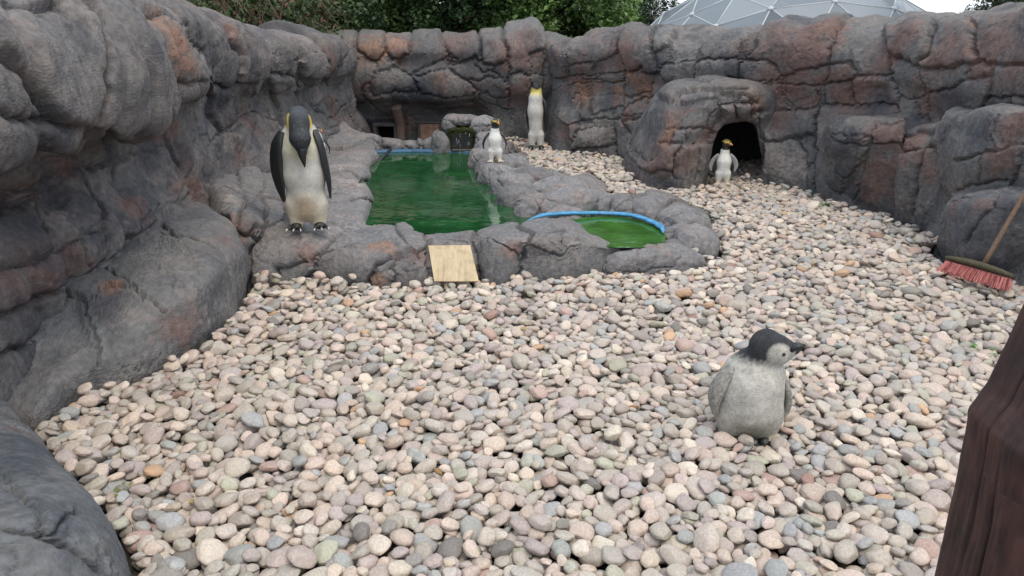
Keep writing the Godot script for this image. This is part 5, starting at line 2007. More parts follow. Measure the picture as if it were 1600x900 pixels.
func weed(label: String, x: float, z: float, n: int, size: float, col: Color) -> void:
	var root := thing("weed", label, "weed", Vector3(x, map_top(x, z) - 0.012, z), 0.0, "weeds among the pebbles")
	var green := plain(col.linear_to_srgb(), 0.6)
	green.backlight_enabled = true
	green.backlight = Color(0.3, 0.35, 0.15)
	var stems := start()
	for k in n:
		var a := rng.randf() * TAU
		var d := Vector3(cos(a), rng.randf_range(0.5, 1.4), sin(a)).normalized()
		var tip := d * size * rng.randf_range(0.6, 1.0)
		loft(stems, tube_rings([Vector3.ZERO, tip * 0.5 + Vector3(0, 0.004, 0), tip], [0.0015, 0.0012, 0.0008], [0.0015, 0.0012, 0.0008], Vector3(0.2, 0.1, 1).normalized(), 5))
		var leaf := start()
		var side := Vector3(-sin(a), 0.1, cos(a)) * size * 0.26
		var fwd := Vector3(cos(a), 0.15, sin(a)) * size * 0.62
		for q in [Vector3.ZERO, fwd * 0.45 + side, fwd * 0.5 + Vector3(0, 0.004, 0), fwd * 0.45 + side, fwd, fwd * 0.5 + Vector3(0, 0.004, 0), fwd, fwd * 0.45 - side, fwd * 0.5 + Vector3(0, 0.004, 0), fwd * 0.45 - side, Vector3.ZERO, fwd * 0.5 + Vector3(0, 0.004, 0)]:
			leaf.add_vertex(tip + q)
		obj("leaf", finish(leaf), green, root)
	obj("stem", finish(stems), green, root)


func build_litter() -> void:
	weed("small bright green weed in the pebbles below the buttress", 2.77, -6.5, 6, 0.06, Color(0.08, 0.22, 0.03))
	weed("green weed with two leaves among pebbles left of the post", 2.36, -3.47, 5, 0.055, Color(0.07, 0.18, 0.03))
	weed("tiny green weed in the gap between ledge and front rim", -1.80, -4.80, 8, 0.045, Color(0.07, 0.17, 0.03))
	weed("low weed by the corner boulder", -1.36, -2.26, 6, 0.03, Color(0.11, 0.15, 0.03))
	var n := 0
	for l in [["curled brown leaf lying on the pebbles left of the chick", 0.52, -2.9, Color(0.22, 0.10, 0.03)], ["yellowish leaf fragment on the middle pebbles", 0.06, -3.7, Color(0.36, 0.24, 0.06)], ["dark red leaf on the pebbles near the broom", 2.0, -4.1, Color(0.14, 0.04, 0.03)], ["dry leaf on the pebbles near the corner boulder", -1.1, -2.2, Color(0.30, 0.22, 0.07)], ["ochre leaf scrap between the front rim and the chick", 0.62, -4.1, Color(0.36, 0.2, 0.05)], ["small brown leaf scrap at the lower middle", -0.28, -2.45, Color(0.26, 0.14, 0.05)]]:
		n += 1
		var st := start()
		var s := 0.022
		var rows := []
		for i in 6:
			var t := i / 5.0
			var w := s * sin(PI * clampf(t * 0.92 + 0.04, 0, 1)) * 0.6
			rows.append([Vector3(-w, 0.004 + 0.006 * t * t, (t - 0.5) * s * 2.2), Vector3(0, 0.001 + 0.006 * t * t, (t - 0.5) * s * 2.2), Vector3(w, 0.005 + 0.006 * t, (t - 0.5) * s * 2.2)])
		for i in 5:
			for j in 2:
				for p in [rows[i][j], rows[i + 1][j], rows[i + 1][j + 1], rows[i][j], rows[i + 1][j + 1], rows[i][j + 1]]:
					st.add_vertex(p)
		var look := plain((l[3] as Color).linear_to_srgb(), 0.8)
		look.backlight_enabled = true
		look.backlight = Color(0.2, 0.15, 0.05)
		var o := obj("fallen_leaf", finish(st), look, self, Vector3(l[1], map_top(l[1], l[2]) + 0.002, l[2]))
		o.rotation = Vector3(0.2 * sin(n), n * 1.7, 0.25 * cos(n * 2.0))
		tag(o, l[0], "leaf", "fallen leaves on the pebbles")


# ---------------------------------------------------------------- control nets of the rocks, in centimetres, and the cracks and stained patches on them (in hundredths of a net cell)
func left_wall_net() -> Array:
	return [
		[V(-245, -20, -90), V(-250, 25, -90), V(-252, 50, -90), V(-255, 75, -90), V(-250, 95, -90), V(-225, 108, -90), V(-210, 125, -90), V(-215, 150, -90), V(-240, 172, -90), V(-280, 175, -90), V(-300, 70, -90)],
		[V(-230, -20, -190), V(-234, 25, -190), V(-238, 50, -190), V(-242, 75, -190), V(-238, 95, -190), V(-212, 110, -190), V(-195, 127, -190), V(-200, 150, -190), V(-225, 174, -190), V(-270, 178, -190), V(-300, 70, -190)],
		[V(-218, -20, -260), V(-222, 25, -260), V(-227, 50, -260), V(-242, 75, -260), V(-236, 103, -260), V(-198, 110, -260), V(-185, 120, -260), V(-187, 150, -260), V(-215, 174, -260), V(-265, 178, -260), V(-300, 70, -260)],
		[V(-215, -20, -320), V(-218, 25, -320), V(-220, 50, -320), V(-238, 75, -320), V(-233, 103, -320), V(-195, 109, -320), V(-183, 118, -320), V(-184, 148, -320), V(-210, 173, -320), V(-260, 177, -320), V(-300, 70, -320)],
		[V(-208, -20, -380), V(-210, 25, -380), V(-213, 50, -380), V(-230, 75, -380), V(-229, 101, -380), V(-195, 106, -380), V(-183, 114, -380), V(-182, 145, -380), V(-208, 171, -380), V(-260, 176, -380), V(-300, 70, -380)],
		[V(-202, -20, -430), V(-205, 25, -430), V(-210, 50, -430), V(-224, 75, -430), V(-224, 101, -430), V(-200, 106, -430), V(-192, 114, -430), V(-191, 142, -430), V(-212, 169, -430), V(-260, 174, -430), V(-300, 70, -430)],
		[V(-200, -20, -485), V(-202, 30, -485), V(-206, 50, -485), V(-210, 75, -485), V(-213, 98, -485), V(-207, 108, -485), V(-197, 117, -485), V(-199, 140, -485), V(-213, 166, -485), V(-255, 170, -485), V(-300, 70, -485)],
		[V(-202, -20, -540), V(-204, 30, -540), V(-210, 50, -540), V(-213, 75, -540), V(-215, 95, -540), V(-212, 106, -540), V(-206, 115, -540), V(-206, 136, -540), V(-214, 156, -540), V(-250, 160, -540), V(-300, 70, -540)],
		[V(-205, -20, -600), V(-207, 30, -600), V(-213, 50, -600), V(-217, 75, -600), V(-217, 93, -600), V(-212, 104, -600), V(-206, 114, -600), V(-205, 130, -600), V(-214, 146, -600), V(-250, 150, -600), V(-300, 70, -600)],
		[V(-206, -20, -680), V(-207, 30, -680), V(-213, 50, -680), V(-217, 72, -680), V(-217, 90, -680), V(-208, 100, -680), V(-202, 110, -680), V(-201, 123, -680), V(-210, 138, -680), V(-250, 142, -680), V(-300, 70, -680)],
		[V(-204, -20, -760), V(-205, 30, -760), V(-212, 50, -760), V(-217, 70, -760), V(-216, 87, -760), V(-207, 97, -760), V(-201, 106, -760), V(-200, 120, -760), V(-210, 134, -760), V(-250, 138, -760), V(-300, 70, -760)],
		[V(-192, -20, -840), V(-195, 30, -840), V(-205, 48, -840), V(-213, 66, -840), V(-214, 82, -840), V(-205, 93, -840), V(-198, 102, -840), V(-197, 116, -840), V(-208, 130, -840), V(-250, 136, -840), V(-300, 70, -840)],
		[V(-186, -20, -920), V(-192, 25, -920), V(-202, 45, -920), V(-205, 63, -920), V(-210, 78, -920), V(-203, 88, -920), V(-195, 97, -920), V(-193, 112, -920), V(-205, 126, -920), V(-250, 134, -920), V(-300, 70, -920)],
		[V(-188, -20, -1000), V(-192, 20, -1000), V(-200, 40, -1000), V(-205, 58, -1000), V(-205, 72, -1000), V(-205, 82, -1000), V(-200, 92, -1000), V(-196, 108, -1000), V(-206, 122, -1000), V(-250, 130, -1000), V(-300, 70, -1000)],
		[V(-190, -20, -1080), V(-194, 20, -1080), V(-202, 40, -1080), V(-206, 58, -1080), V(-205, 72, -1080), V(-205, 82, -1080), V(-200, 92, -1080), V(-196, 108, -1080), V(-206, 120, -1080), V(-250, 130, -1080), V(-300, 70, -1080)],
	]

func left_wall_lines(k: Array, s: Array) -> void:
	k.append([2.4, 382, 1000, 382, 768, 388, 752, 360, 715, 345, 678, 335, 652, 328, 620, 328, 572])
	k.append([2.0, 228, 1000, 228, 685, 240, 675, 248, 662, 258, 645, 265, 622, 275, 600, 312, 585, 348, 548, 548, 378, 450, 585])
	k.append([2.4, 528, 1000, 528, 782, 503, 743, 490, 698, 490, 658, 493, 615, 450, 585, 552, 378])
	k.append([1.6, 488, 645, 575, 620, 643, 608])
	k.append([1.2, 685, 1000, 685, 718, 650, 660, 643, 608])
	k.append([1.0, 503, 1000, 503, 750, 572, 755, 610, 745, 600, 690, 652, 650])
	k.append([1.0, 610, 1000, 610, 745, 650, 752, 650, 720, 682, 698])
	k.append([1.4, 212, 625, 225, 622, 243, 615, 265, 610, 275, 600])
	k.append([1.5, 450, 585, 580, 375, 585, 330, 588, 305, 595, 268, 585, 228, 560, 195])
	k.append([1.5, 643, 608, 672, 372, 625, 290, 602, 243])
	k.append([1.6, 265, 1000, 265, 745, 278, 748, 295, 752, 300, 745, 312, 743, 328, 752, 345, 770, 345, 1000])
	k.append([1.5, 320, 315, 338, 320, 365, 318, 390, 322, 415, 335, 445, 328, 485, 318, 532, 322, 578, 325])
	k.append([1.2, 312, 292, 332, 298, 362, 305, 400, 312, 442, 328])
	k.append([2.2, 370, 303, 358, 265, 348, 240, 340, 208, 338, 162, 340, 133])
	k.append([1.8, 258, 150, 270, 150, 290, 142, 335, 138, 360, 135, 392, 150, 462, 168, 500, 175])
	k.append([1.4, 278, 220, 290, 218, 305, 212, 332, 215, 342, 212, 370, 218, 405, 222])
	k.append([1.3, 445, 328, 438, 272, 420, 240, 405, 222, 392, 150])
	k.append([1.0, 370, 218, 368, 172, 368, 133])
	k.append([1.2, 505, 318, 482, 253, 490, 228, 473, 192])
	k.append([1.0, 532, 322, 530, 282, 530, 248, 528, 208])
	k.append([1.6, 458, 170, 473, 192, 525, 202, 558, 198, 595, 198])
	k.append([1.0, 388, 372, 385, 342, 388, 322])
	k.append([1.3, 253, 95, 260, 92, 292, 88, 325, 90, 340, 88])
	k.append([1.3, 335, 138, 342, 90, 345, 65, 353, 48, 353, 0])
	k.append([1.0, 305, 585, 448, 362, 445, 328])
	k.append([1.8, 788, 1000, 788, 822, 770, 750, 788, 710, 793, 680, 788, 615, 790, 498, 722, 570, 678, 615])
	k.append([1.8, 870, 1000, 870, 843, 865, 770, 875, 735, 868, 638, 852, 565, 812, 535, 793, 565])
	k.append([1.8, 880, 1000, 880, 778, 878, 705, 878, 638, 885, 602, 943, 582, 940, 662, 935, 722, 933, 780, 933, 1000])
	k.append([1.4, 940, 1000, 940, 662, 960, 680, 970, 628, 965, 548, 945, 575])
	k.append([1.4, 995, 1000, 995, 805, 990, 748, 988, 678, 965, 675, 965, 1000])
	k.append([1.8, 1070, 1000, 1070, 822, 1073, 750, 1073, 695, 1082, 575, 1035, 528, 998, 558, 980, 672, 980, 1000])
	k.append([1.4, 852, 565, 875, 565, 908, 462, 960, 315, 960, 268])
	k.append([1.4, 843, 532, 872, 332, 838, 198])
	k.append([1.2, 678, 615, 718, 488, 718, 372, 735, 318, 798, 282, 838, 322, 868, 335])
	k.append([1.1, 838, 322, 728, 298, 680, 288])
	k.append([1.0, 643, 1000, 643, 702, 690, 693, 688, 645, 678, 615])
	k.append([1.1, 872, 340, 898, 303, 918, 272, 962, 220])
	k.append([1.2, 965, 548, 1010, 462, 1032, 270])
	k.append([1.4, 998, 558, 1058, 388, 1075, 318, 1105, 290, 1142, 318, 1082, 575])
	k.append([1.0, 1088, 558, 1165, 423, 1180, 342, 1228, 408])
	k.append([1.2, 1073, 312, 1090, 272, 1115, 240, 1118, 208, 1150, 180, 1188, 225, 1232, 248])
	k.append([1.0, 1090, 272, 1128, 300, 1155, 335, 1165, 243, 1140, 198])
	k.append([1.4, 1245, 1000, 1245, 808, 1225, 730, 1200, 672, 1135, 615, 1082, 575])
	k.append([1.0, 1228, 248, 1248, 148, 1265, 95, 1340, 55, 1340, 0])
	k.append([1.0, 1162, 188, 1165, 128, 1218, 103, 1255, 80])
	k.append([1.0, 1075, 150, 1140, 135, 1170, 135])
	k.append([1.0, 1073, 115, 1148, 98, 1185, 108])
	k.append([1.0, 1118, 208, 1085, 142, 1068, 90, 1195, 85])
	k.append([0.9, 1040, 175, 1062, 135, 1068, 90])
	s.append([1, 550, 695, 0.14])
	s.append([0, 593, 372, 0.09])
	s.append([0, 368, 310, 0.06])
	s.append([0, 342, 315, 0.07])
	s.append([0, 420, 330, 0.05])
	s.append([0, 315, 180, 0.10])
	s.append([0, 355, 190, 0.08])
	s.append([0, 473, 222, 0.07])
	s.append([0, 285, 192, 0.08])
	s.append([0, 598, 205, 0.11])
	s.append([0, 645, 92, 0.10])
	s.append([0, 785, 775, 0.08])
	s.append([0, 1092, 628, 0.11])
	s.append([0, 845, 282, 0.11])
	s.append([0, 1168, 220, 0.10])
	s.append([0, 1158, 288, 0.07])
	s.append([3, 253, 532, 0.15])
	s.append([3, 335, 258, 0.15])
	s.append([3, 390, 272, 0.13])
	s.append([3, 292, 88, 0.17])
	s.append([3, 748, 450, 0.19])
	s.append([3, 702, 670, 0.10])
	s.append([2, 370, 253, 0.04])
	s.append([2, 335, 58, 0.08])
	s.append([2, 380, 75, 0.05])
	s.append([2, 1118, 372, 0.10])
	s.append([2, 918, 365, 0.09])
	s.append([0, 788, 228, 0.07])
	s.append([10, 285, 682, 0.050])
	s.append([10, 392, 685, 0.065])
	s.append([10, 560, 698, 0.030])
	s.append([10, 298, 750, 0.030])
	s.append([10, 802, 698, 0.060])
	s.append([10, 900, 700, 0.045])
	s.append([10, 1032, 688, 0.050])
	s.append([10, 1158, 708, 0.060])
	s.append([10, 630, 378, 0.020])
	s.append([10, 560, 330, -0.035])
	s.append([10, 572, 278, -0.030])
	s.append([10, 860, 360, -0.030])
	s.append([10, 943, 355, -0.015])
	s.append([10, 762, 423, 0.015])

func back_wall_net() -> Array:
	return [
		[V(-270, -25, -1045), V(-270, 10, -1045), V(-270, 30, -1042), V(-270, 45, -1028), V(-270, 55, -1010), V(-270, 70, -1002), V(-270, 85, -1000), V(-270, 100, -1005), V(-270, 114, -1005), V(-270, 126, -1020), V(-270, 130, -1060), V(-270, 50, -1090)],
		[V(-210, -25, -1045), V(-210, 10, -1045), V(-210, 30, -1042), V(-210, 45, -1028), V(-210, 55, -1010), V(-210, 70, -1002), V(-210, 85, -1000), V(-210, 100, -1005), V(-210, 114, -1005), V(-210, 126, -1020), V(-210, 130, -1060), V(-210, 50, -1090)],
		[V(-170, -25, -1045), V(-170, 10, -1045), V(-170, 30, -1042), V(-170, 45, -1028), V(-170, 55, -1010), V(-170, 70, -1002), V(-170, 85, -1000), V(-170, 100, -1005), V(-170, 114, -1005), V(-170, 126, -1020), V(-170, 130, -1060), V(-170, 50, -1090)],
		[V(-130, -25, -1045), V(-130, 10, -1045), V(-130, 30, -1042), V(-130, 45, -1028), V(-130, 55, -1010), V(-130, 70, -1002), V(-130, 85, -1000), V(-130, 100, -1005), V(-130, 114, -1005), V(-130, 126, -1020), V(-130, 130, -1060), V(-130, 50, -1090)],
		[V(-90, -25, -1045), V(-90, 10, -1045), V(-90, 30, -1042), V(-90, 45, -1028), V(-90, 55, -1010), V(-90, 70, -1002), V(-90, 85, -1000), V(-90, 100, -1005), V(-90, 114, -1005), V(-90, 126, -1020), V(-90, 130, -1060), V(-90, 50, -1090)],
		[V(-55, -25, -1055), V(-55, 10, -1050), V(-55, 30, -1045), V(-55, 45, -1025), V(-55, 58, -1005), V(-55, 72, -998), V(-55, 86, -1000), V(-55, 100, -1005), V(-55, 114, -1005), V(-55, 127, -1020), V(-55, 130, -1060), V(-55, 50, -1090)],
		[V(-20, -25, -1010), V(-20, 10, -1010), V(-20, 30, -1010), V(-20, 45, -1008), V(-20, 58, -1002), V(-20, 72, -998), V(-20, 86, -998), V(-20, 100, -998), V(-20, 116, -1000), V(-20, 130, -1015), V(-20, 134, -1060), V(-20, 50, -1090)],
		[V(10, -25, -1010), V(10, 10, -1010), V(10, 30, -1010), V(10, 45, -1008), V(10, 58, -1002), V(10, 72, -998), V(10, 87, -998), V(10, 102, -998), V(10, 120, -1000), V(10, 135, -1015), V(10, 139, -1060), V(10, 50, -1090)],
		[V(30, -25, -1010), V(30, 10, -1010), V(30, 30, -1010), V(30, 45, -1008), V(30, 58, -1002), V(30, 72, -998), V(30, 87, -998), V(30, 104, -998), V(30, 122, -1000), V(30, 139, -1015), V(30, 144, -1060), V(30, 50, -1090)],
		[V(50, -25, -1015), V(50, 10, -1015), V(50, 30, -1015), V(50, 45, -1013), V(50, 58, -1007), V(50, 72, -1003), V(50, 85, -1003), V(50, 98, -1003), V(50, 112, -1005), V(50, 125, -1020), V(50, 129, -1065), V(50, 50, -1095)],
		[V(80, -25, -1020), V(80, 10, -1020), V(80, 30, -1020), V(80, 45, -1018), V(80, 58, -1012), V(80, 72, -1008), V(80, 85, -1008), V(80, 96, -1008), V(80, 109, -1010), V(80, 120, -1025), V(80, 123, -1070), V(80, 50, -1100)],
		[V(130, -25, -1030), V(130, 10, -1030), V(130, 30, -1030), V(130, 45, -1028), V(130, 58, -1022), V(130, 72, -1018), V(130, 85, -1018), V(130, 95, -1018), V(130, 107, -1020), V(130, 118, -1035), V(130, 121, -1080), V(130, 50, -1110)],
	]

func back_wall_lines(k: Array, s: Array) -> void:
	k.append([1.6, 123, 1100, 123, 898, 135, 798, 162, 748, 183, 702, 198, 720, 228, 780, 218, 933, 218, 1100])
	k.append([1.2, 198, 720, 195, 648, 185, 588])
	k.append([1.6, 228, 780, 245, 732, 268, 720, 308, 798, 298, 943, 298, 1100])
	k.append([1.3, 268, 720, 262, 660, 282, 625, 305, 582, 342, 588, 382, 630, 423, 652, 425, 760])
	k.append([1.6, 398, 1100, 398, 933, 418, 825, 430, 760, 408, 720, 362, 682, 315, 635, 305, 582])
	k.append([1.2, 430, 768, 455, 735, 468, 690, 423, 670])
	k.append([1.6, 425, 648, 455, 598, 493, 555, 510, 490, 525, 448, 510, 390, 408, 403])
	k.append([1.6, 535, 1100, 535, 922, 550, 808, 552, 698, 562, 675, 620, 682, 650, 728, 645, 790, 630, 860, 630, 1100])
	k.append([1.1, 468, 690, 510, 735, 530, 748, 552, 693])
	k.append([1.3, 525, 670, 552, 612, 575, 628, 598, 620, 620, 555, 648, 503, 655, 392])
	k.append([1.0, 493, 555, 538, 543, 580, 575, 620, 555])
	k.append([1.0, 525, 448, 562, 440, 595, 362, 655, 392])
	k.append([1.2, 650, 728, 658, 630, 650, 503])
	k.append([1.1, 658, 593, 698, 610, 765, 588, 862, 572])
	k.append([1.3, 760, 730, 770, 588, 768, 462])
	k.append([1.3, 760, 730, 808, 752, 872, 798, 883, 890, 883, 1100])
	k.append([1.3, 872, 798, 870, 688, 858, 565, 862, 460])
	k.append([1.1, 305, 582, 320, 528, 330, 453, 378, 440, 408, 403])
	k.append([1.1, 225, 440, 250, 465, 272, 453, 330, 453])
	k.append([1.1, 138, 490, 138, 425, 148, 350, 165, 268])
	k.append([1.2, 185, 588, 175, 528, 172, 412, 225, 440])
	k.append([1.0, 138, 495, 175, 528])
	k.append([1.0, 185, 588, 225, 648, 262, 660])
	k.append([1.0, 525, 448, 508, 320, 512, 198])
	k.append([1.0, 655, 392, 665, 222, 670, 90])
	k.append([1.0, 550, 325, 620, 275, 665, 275])
	k.append([1.2, 285, 198, 290, 150, 300, 112])
	k.append([1.2, 250, 185, 248, 68])
	k.append([1.2, 265, 185, 260, 68])
	s.append([1, 180, 812, 0.18])
	s.append([1, 270, 825, 0.16])
	s.append([0, 445, 850, 0.18])
	s.append([0, 690, 760, 0.21])
	s.append([0, 902, 772, 0.13])
	s.append([0, 712, 423, 0.18])
	s.append([0, 510, 528, 0.16])
	s.append([1, 400, 528, 0.10])
	s.append([0, 158, 478, 0.13])
	s.append([1, 255, 130, 0.10])
	s.append([2, 453, 470, 0.13])
	s.append([2, 488, 290, 0.05])
	s.append([2, 233, 540, 0.15])
	s.append([3, 520, 645, 0.18])
	s.append([3, 330, 720, 0.16])
	s.append([3, 338, 412, 0.22])
	s.append([3, 253, 440, 0.12])
	s.append([10, 180, 812, 0.030])
	s.append([10, 270, 825, 0.030])
	s.append([10, 362, 852, 0.045])
	s.append([10, 473, 812, 0.035])
	s.append([10, 593, 768, 0.040])
	s.append([10, 698, 760, 0.030])
	s.append([10, 243, 540, 0.000])
	s.append([10, 428, 525, 0.030])
	s.append([10, 330, 682, 0.020])

func right_wall_net() -> Array:
	return [
		[V(36, -20, -1029), V(37, 20, -1029), V(42, 42, -1030), V(47, 60, -1031), V(48, 78, -1031), V(44, 95, -1030), V(40, 110, -1030), V(42, 117, -1030), V(52, 119, -1031), V(70, 124, -1033), V(117, 122, -1038), V(141, 40, -1041)],
		[V(42, -20, -974), V(43, 20, -974), V(48, 42, -975), V(53, 60, -976), V(54, 78, -976), V(50, 95, -975), V(46, 110, -975), V(48, 119, -975), V(58, 123, -977), V(75, 128, -981), V(121, 126, -990), V(146, 40, -996)],
		[V(57, -20, -931), V(58, 20, -932), V(62, 42, -935), V(66, 60, -938), V(67, 78, -939), V(64, 95, -936), V(60, 110, -934), V(62, 120, -935), V(70, 126, -942), V(83, 131, -953), V(119, 129, -984), V(138, 40, -1000)],
		[V(96, -20, -910), V(97, 20, -911), V(100, 42, -915), V(103, 60, -919), V(104, 78, -920), V(101, 95, -917), V(99, 110, -913), V(100, 123, -915), V(106, 131, -923), V(116, 136, -938), V(144, 134, -976), V(159, 40, -996)],
		[V(141, -20, -871), V(141, 20, -872), V(145, 42, -875), V(149, 60, -878), V(149, 78, -879), V(146, 95, -876), V(144, 110, -874), V(145, 125, -875), V(152, 136, -882), V(165, 141, -894), V(200, 139, -926), V(218, 40, -944)],
		[V(181, -20, -821), V(181, 20, -822), V(185, 42, -825), V(189, 60, -828), V(189, 78, -829), V(186, 95, -826), V(184, 110, -824), V(185, 125, -825), V(192, 134, -832), V(206, 139, -844), V(241, 137, -875), V(260, 40, -891)],
		[V(221, -20, -781), V(221, 20, -782), V(225, 42, -785), V(229, 60, -788), V(229, 78, -789), V(226, 95, -786), V(224, 110, -784), V(225, 126, -785), V(232, 137, -792), V(245, 142, -804), V(279, 140, -837), V(297, 40, -854)],
		[V(258, -20, -741), V(258, 20, -742), V(262, 42, -745), V(266, 60, -748), V(266, 78, -749), V(263, 95, -746), V(261, 110, -744), V(262, 127, -745), V(269, 139, -752), V(283, 144, -764), V(318, 142, -795), V(337, 40, -811)],
		[V(295, -20, -697), V(296, 20, -697), V(300, 42, -700), V(304, 60, -703), V(305, 78, -703), V(302, 95, -701), V(298, 110, -699), V(300, 128, -700), V(308, 142, -706), V(323, 147, -716), V(362, 145, -742), V(383, 40, -755)],
		[V(326, -20, -638), V(327, 20, -638), V(332, 42, -640), V(337, 60, -642), V(338, 78, -642), V(334, 95, -641), V(330, 110, -639), V(332, 132, -640), V(341, 148, -644), V(358, 153, -651), V(401, 151, -669), V(424, 40, -678)],
		[V(346, -20, -574), V(347, 20, -574), V(352, 42, -575), V(357, 60, -576), V(358, 78, -576), V(354, 95, -575), V(350, 110, -575), V(352, 136, -575), V(362, 157, -577), V(379, 162, -581), V(425, 160, -592), V(449, 40, -598)],
		[V(358, -20, -504), V(359, 20, -504), V(364, 42, -505), V(369, 60, -506), V(370, 78, -506), V(366, 95, -505), V(362, 110, -505), V(364, 143, -505), V(374, 171, -506), V(392, 176, -509), V(438, 174, -515), V(463, 40, -519)],
		[V(366, -20, -429), V(367, 20, -430), V(372, 42, -430), V(377, 60, -430), V(378, 78, -431), V(374, 95, -430), V(370, 110, -430), V(372, 148, -430), V(382, 181, -431), V(400, 186, -433), V(447, 184, -437), V(472, 40, -440)],
		[V(374, -20, -340), V(375, 20, -340), V(380, 42, -340), V(385, 60, -340), V(386, 78, -340), V(382, 95, -340), V(378, 110, -340), V(380, 150, -340), V(390, 185, -341), V(408, 190, -342), V(455, 188, -345), V(480, 40, -347)],
		[V(379, -20, -240), V(380, 20, -240), V(385, 42, -240), V(390, 60, -240), V(391, 78, -240), V(387, 95, -240), V(383, 110, -240), V(385, 152, -240), V(395, 190, -240), V(413, 195, -241), V(460, 193, -244), V(485, 40, -245)],
	]

func right_wall_lines(k: Array, s: Array) -> void:
	k.append([1.2, 65, 712, 95, 552, 22, 390])
	k.append([1.5, 75, 410, 158, 435, 202, 450, 255, 460, 295, 478, 365, 500])
	k.append([1.5, 58, 328, 112, 362, 190, 395, 243, 412, 292, 423, 338, 430, 362, 448])
	k.append([1.0, 180, 388, 185, 435])
	k.append([1.0, 243, 412, 245, 458])
	k.append([1.0, 272, 418, 278, 468])
	k.append([1.0, 85, 1100, 85, 820, 165, 495, 185, 448])
	k.append([1.4, 205, 1100, 205, 815, 218, 568, 198, 450])
	k.append([1.0, 165, 495, 240, 548, 300, 575, 325, 598, 348, 648, 342, 775, 342, 1100])
	k.append([1.0, 300, 575, 285, 475])
	k.append([1.6, 350, 648, 360, 585, 368, 505, 398, 548, 400, 503, 432, 503, 423, 652, 405, 825, 405, 1100])
	k.append([1.4, 365, 500, 362, 448, 355, 365, 360, 255, 362, 192])
	k.append([1.2, 272, 418, 275, 350, 280, 330, 288, 195])
	k.append([1.0, 190, 388, 208, 262, 185, 230, 152, 228])
	k.append([0.9, 238, 405, 245, 325, 255, 188])
	k.append([1.0, 245, 325, 280, 330, 320, 353, 355, 348])
	k.append([1.2, 288, 205, 312, 243, 358, 282])
	k.append([0.9, 335, 270, 340, 208])
	k.append([1.6, 152, 172, 185, 160, 222, 145, 248, 170, 303, 192, 362, 212])
	k.append([1.2, 222, 145, 233, 85, 233, 45, 233, 0])
	k.append([1.2, 255, 172, 258, 123, 240, 78, 233, 52, 233, 0])
	k.append([1.0, 258, 123, 298, 140, 345, 155])
	k.append([1.0, 233, 0, 233, 52, 303, 70, 353, 78])
	k.append([1.2, 342, 205, 350, 130, 353, 55, 353, 0])
	k.append([1.2, 362, 188, 378, 145, 410, 112, 453, 98])
	k.append([1.3, 362, 212, 392, 243, 418, 280, 458, 303])
	k.append([1.0, 362, 188, 408, 225, 455, 275])
	k.append([1.0, 358, 355, 375, 348, 412, 390])
	k.append([1.0, 360, 268, 400, 350, 453, 390])
	k.append([1.5, 432, 503, 440, 575, 468, 588, 515, 608, 543, 630])
	k.append([1.0, 425, 655, 455, 712])
	k.append([1.1, 448, 1100, 448, 793, 455, 712, 462, 585])
	k.append([1.4, 515, 608, 515, 698, 515, 758, 518, 858, 518, 1100])
	k.append([1.1, 432, 503, 450, 455, 482, 470, 512, 482])
	k.append([1.1, 515, 608, 512, 460])
	k.append([1.4, 532, 625, 558, 635, 593, 638, 605, 775, 615, 843, 622, 933, 622, 1100])
	k.append([1.2, 618, 648, 632, 710, 620, 840, 620, 1100])
	k.append([1.5, 593, 638, 602, 620, 640, 638, 670, 618, 688, 545, 675, 503, 640, 493, 610, 512, 588, 522])
	k.append([1.6, 688, 545, 722, 593, 748, 608, 768, 630, 768, 728, 758, 870, 743, 950, 743, 1100])
	k.append([1.2, 768, 630, 768, 565, 762, 503, 762, 395])
	k.append([1.2, 768, 625, 802, 650, 818, 578])
	k.append([1.6, 762, 503, 795, 545, 822, 580, 835, 582, 865, 602])
	k.append([1.5, 618, 490, 630, 473, 675, 490, 748, 500, 762, 503])
	k.append([1.0, 675, 488, 680, 430, 693, 432, 693, 545])
	k.append([1.0, 685, 425, 680, 360])
	k.append([1.0, 690, 425, 715, 362])
	k.append([1.6, 630, 473, 635, 382, 660, 348, 712, 358, 755, 392, 762, 400, 808, 415, 870, 435])
	k.append([1.3, 643, 305, 660, 348])
	k.append([1.5, 655, 195, 678, 185, 722, 220, 758, 250, 750, 385])
	k.append([1.3, 722, 220, 748, 162, 760, 82, 765, 40, 765, 0])
	k.append([1.3, 758, 250, 772, 125, 785, 45, 785, 0])
	k.append([1.0, 748, 500, 748, 390])
	k.append([1.0, 805, 560, 805, 412])
	k.append([1.4, 810, 1100, 810, 933, 850, 705, 860, 602, 870, 498, 875, 403])
	k.append([1.7, 855, 680, 878, 660, 893, 638, 935, 638, 965, 655, 980, 662, 1002, 655, 1045, 658])
	k.append([1.6, 875, 1100, 875, 950, 902, 795, 908, 682, 898, 638])
	k.append([1.4, 898, 638, 910, 548, 912, 420, 920, 345])
	k.append([1.3, 910, 1100, 910, 930, 952, 785, 973, 672, 970, 655])
	k.append([1.3, 970, 655, 962, 595, 952, 568, 912, 515])
	k.append([1.0, 962, 595, 1000, 630])
	k.append([1.3, 998, 655, 1002, 560, 985, 455])
	k.append([1.2, 1002, 545, 1052, 572])
	k.append([1.0, 1032, 560, 1028, 475])
	k.append([1.1, 890, 478, 900, 388])
	k.append([1.0, 870, 498, 883, 460, 912, 515])
	s.append([0, 135, 620, 0.09])
	s.append([0, 158, 408, 0.11])
	s.append([0, 260, 442, 0.15])
	s.append([0, 365, 635, 0.14])
	s.append([0, 378, 522, 0.13])
	s.append([0, 345, 543, 0.10])
	s.append([1, 255, 350, 0.11])
	s.append([1, 340, 368, 0.04])
	s.append([1, 342, 312, 0.04])
	s.append([1, 398, 398, 0.17])
	s.append([0, 375, 218, 0.07])
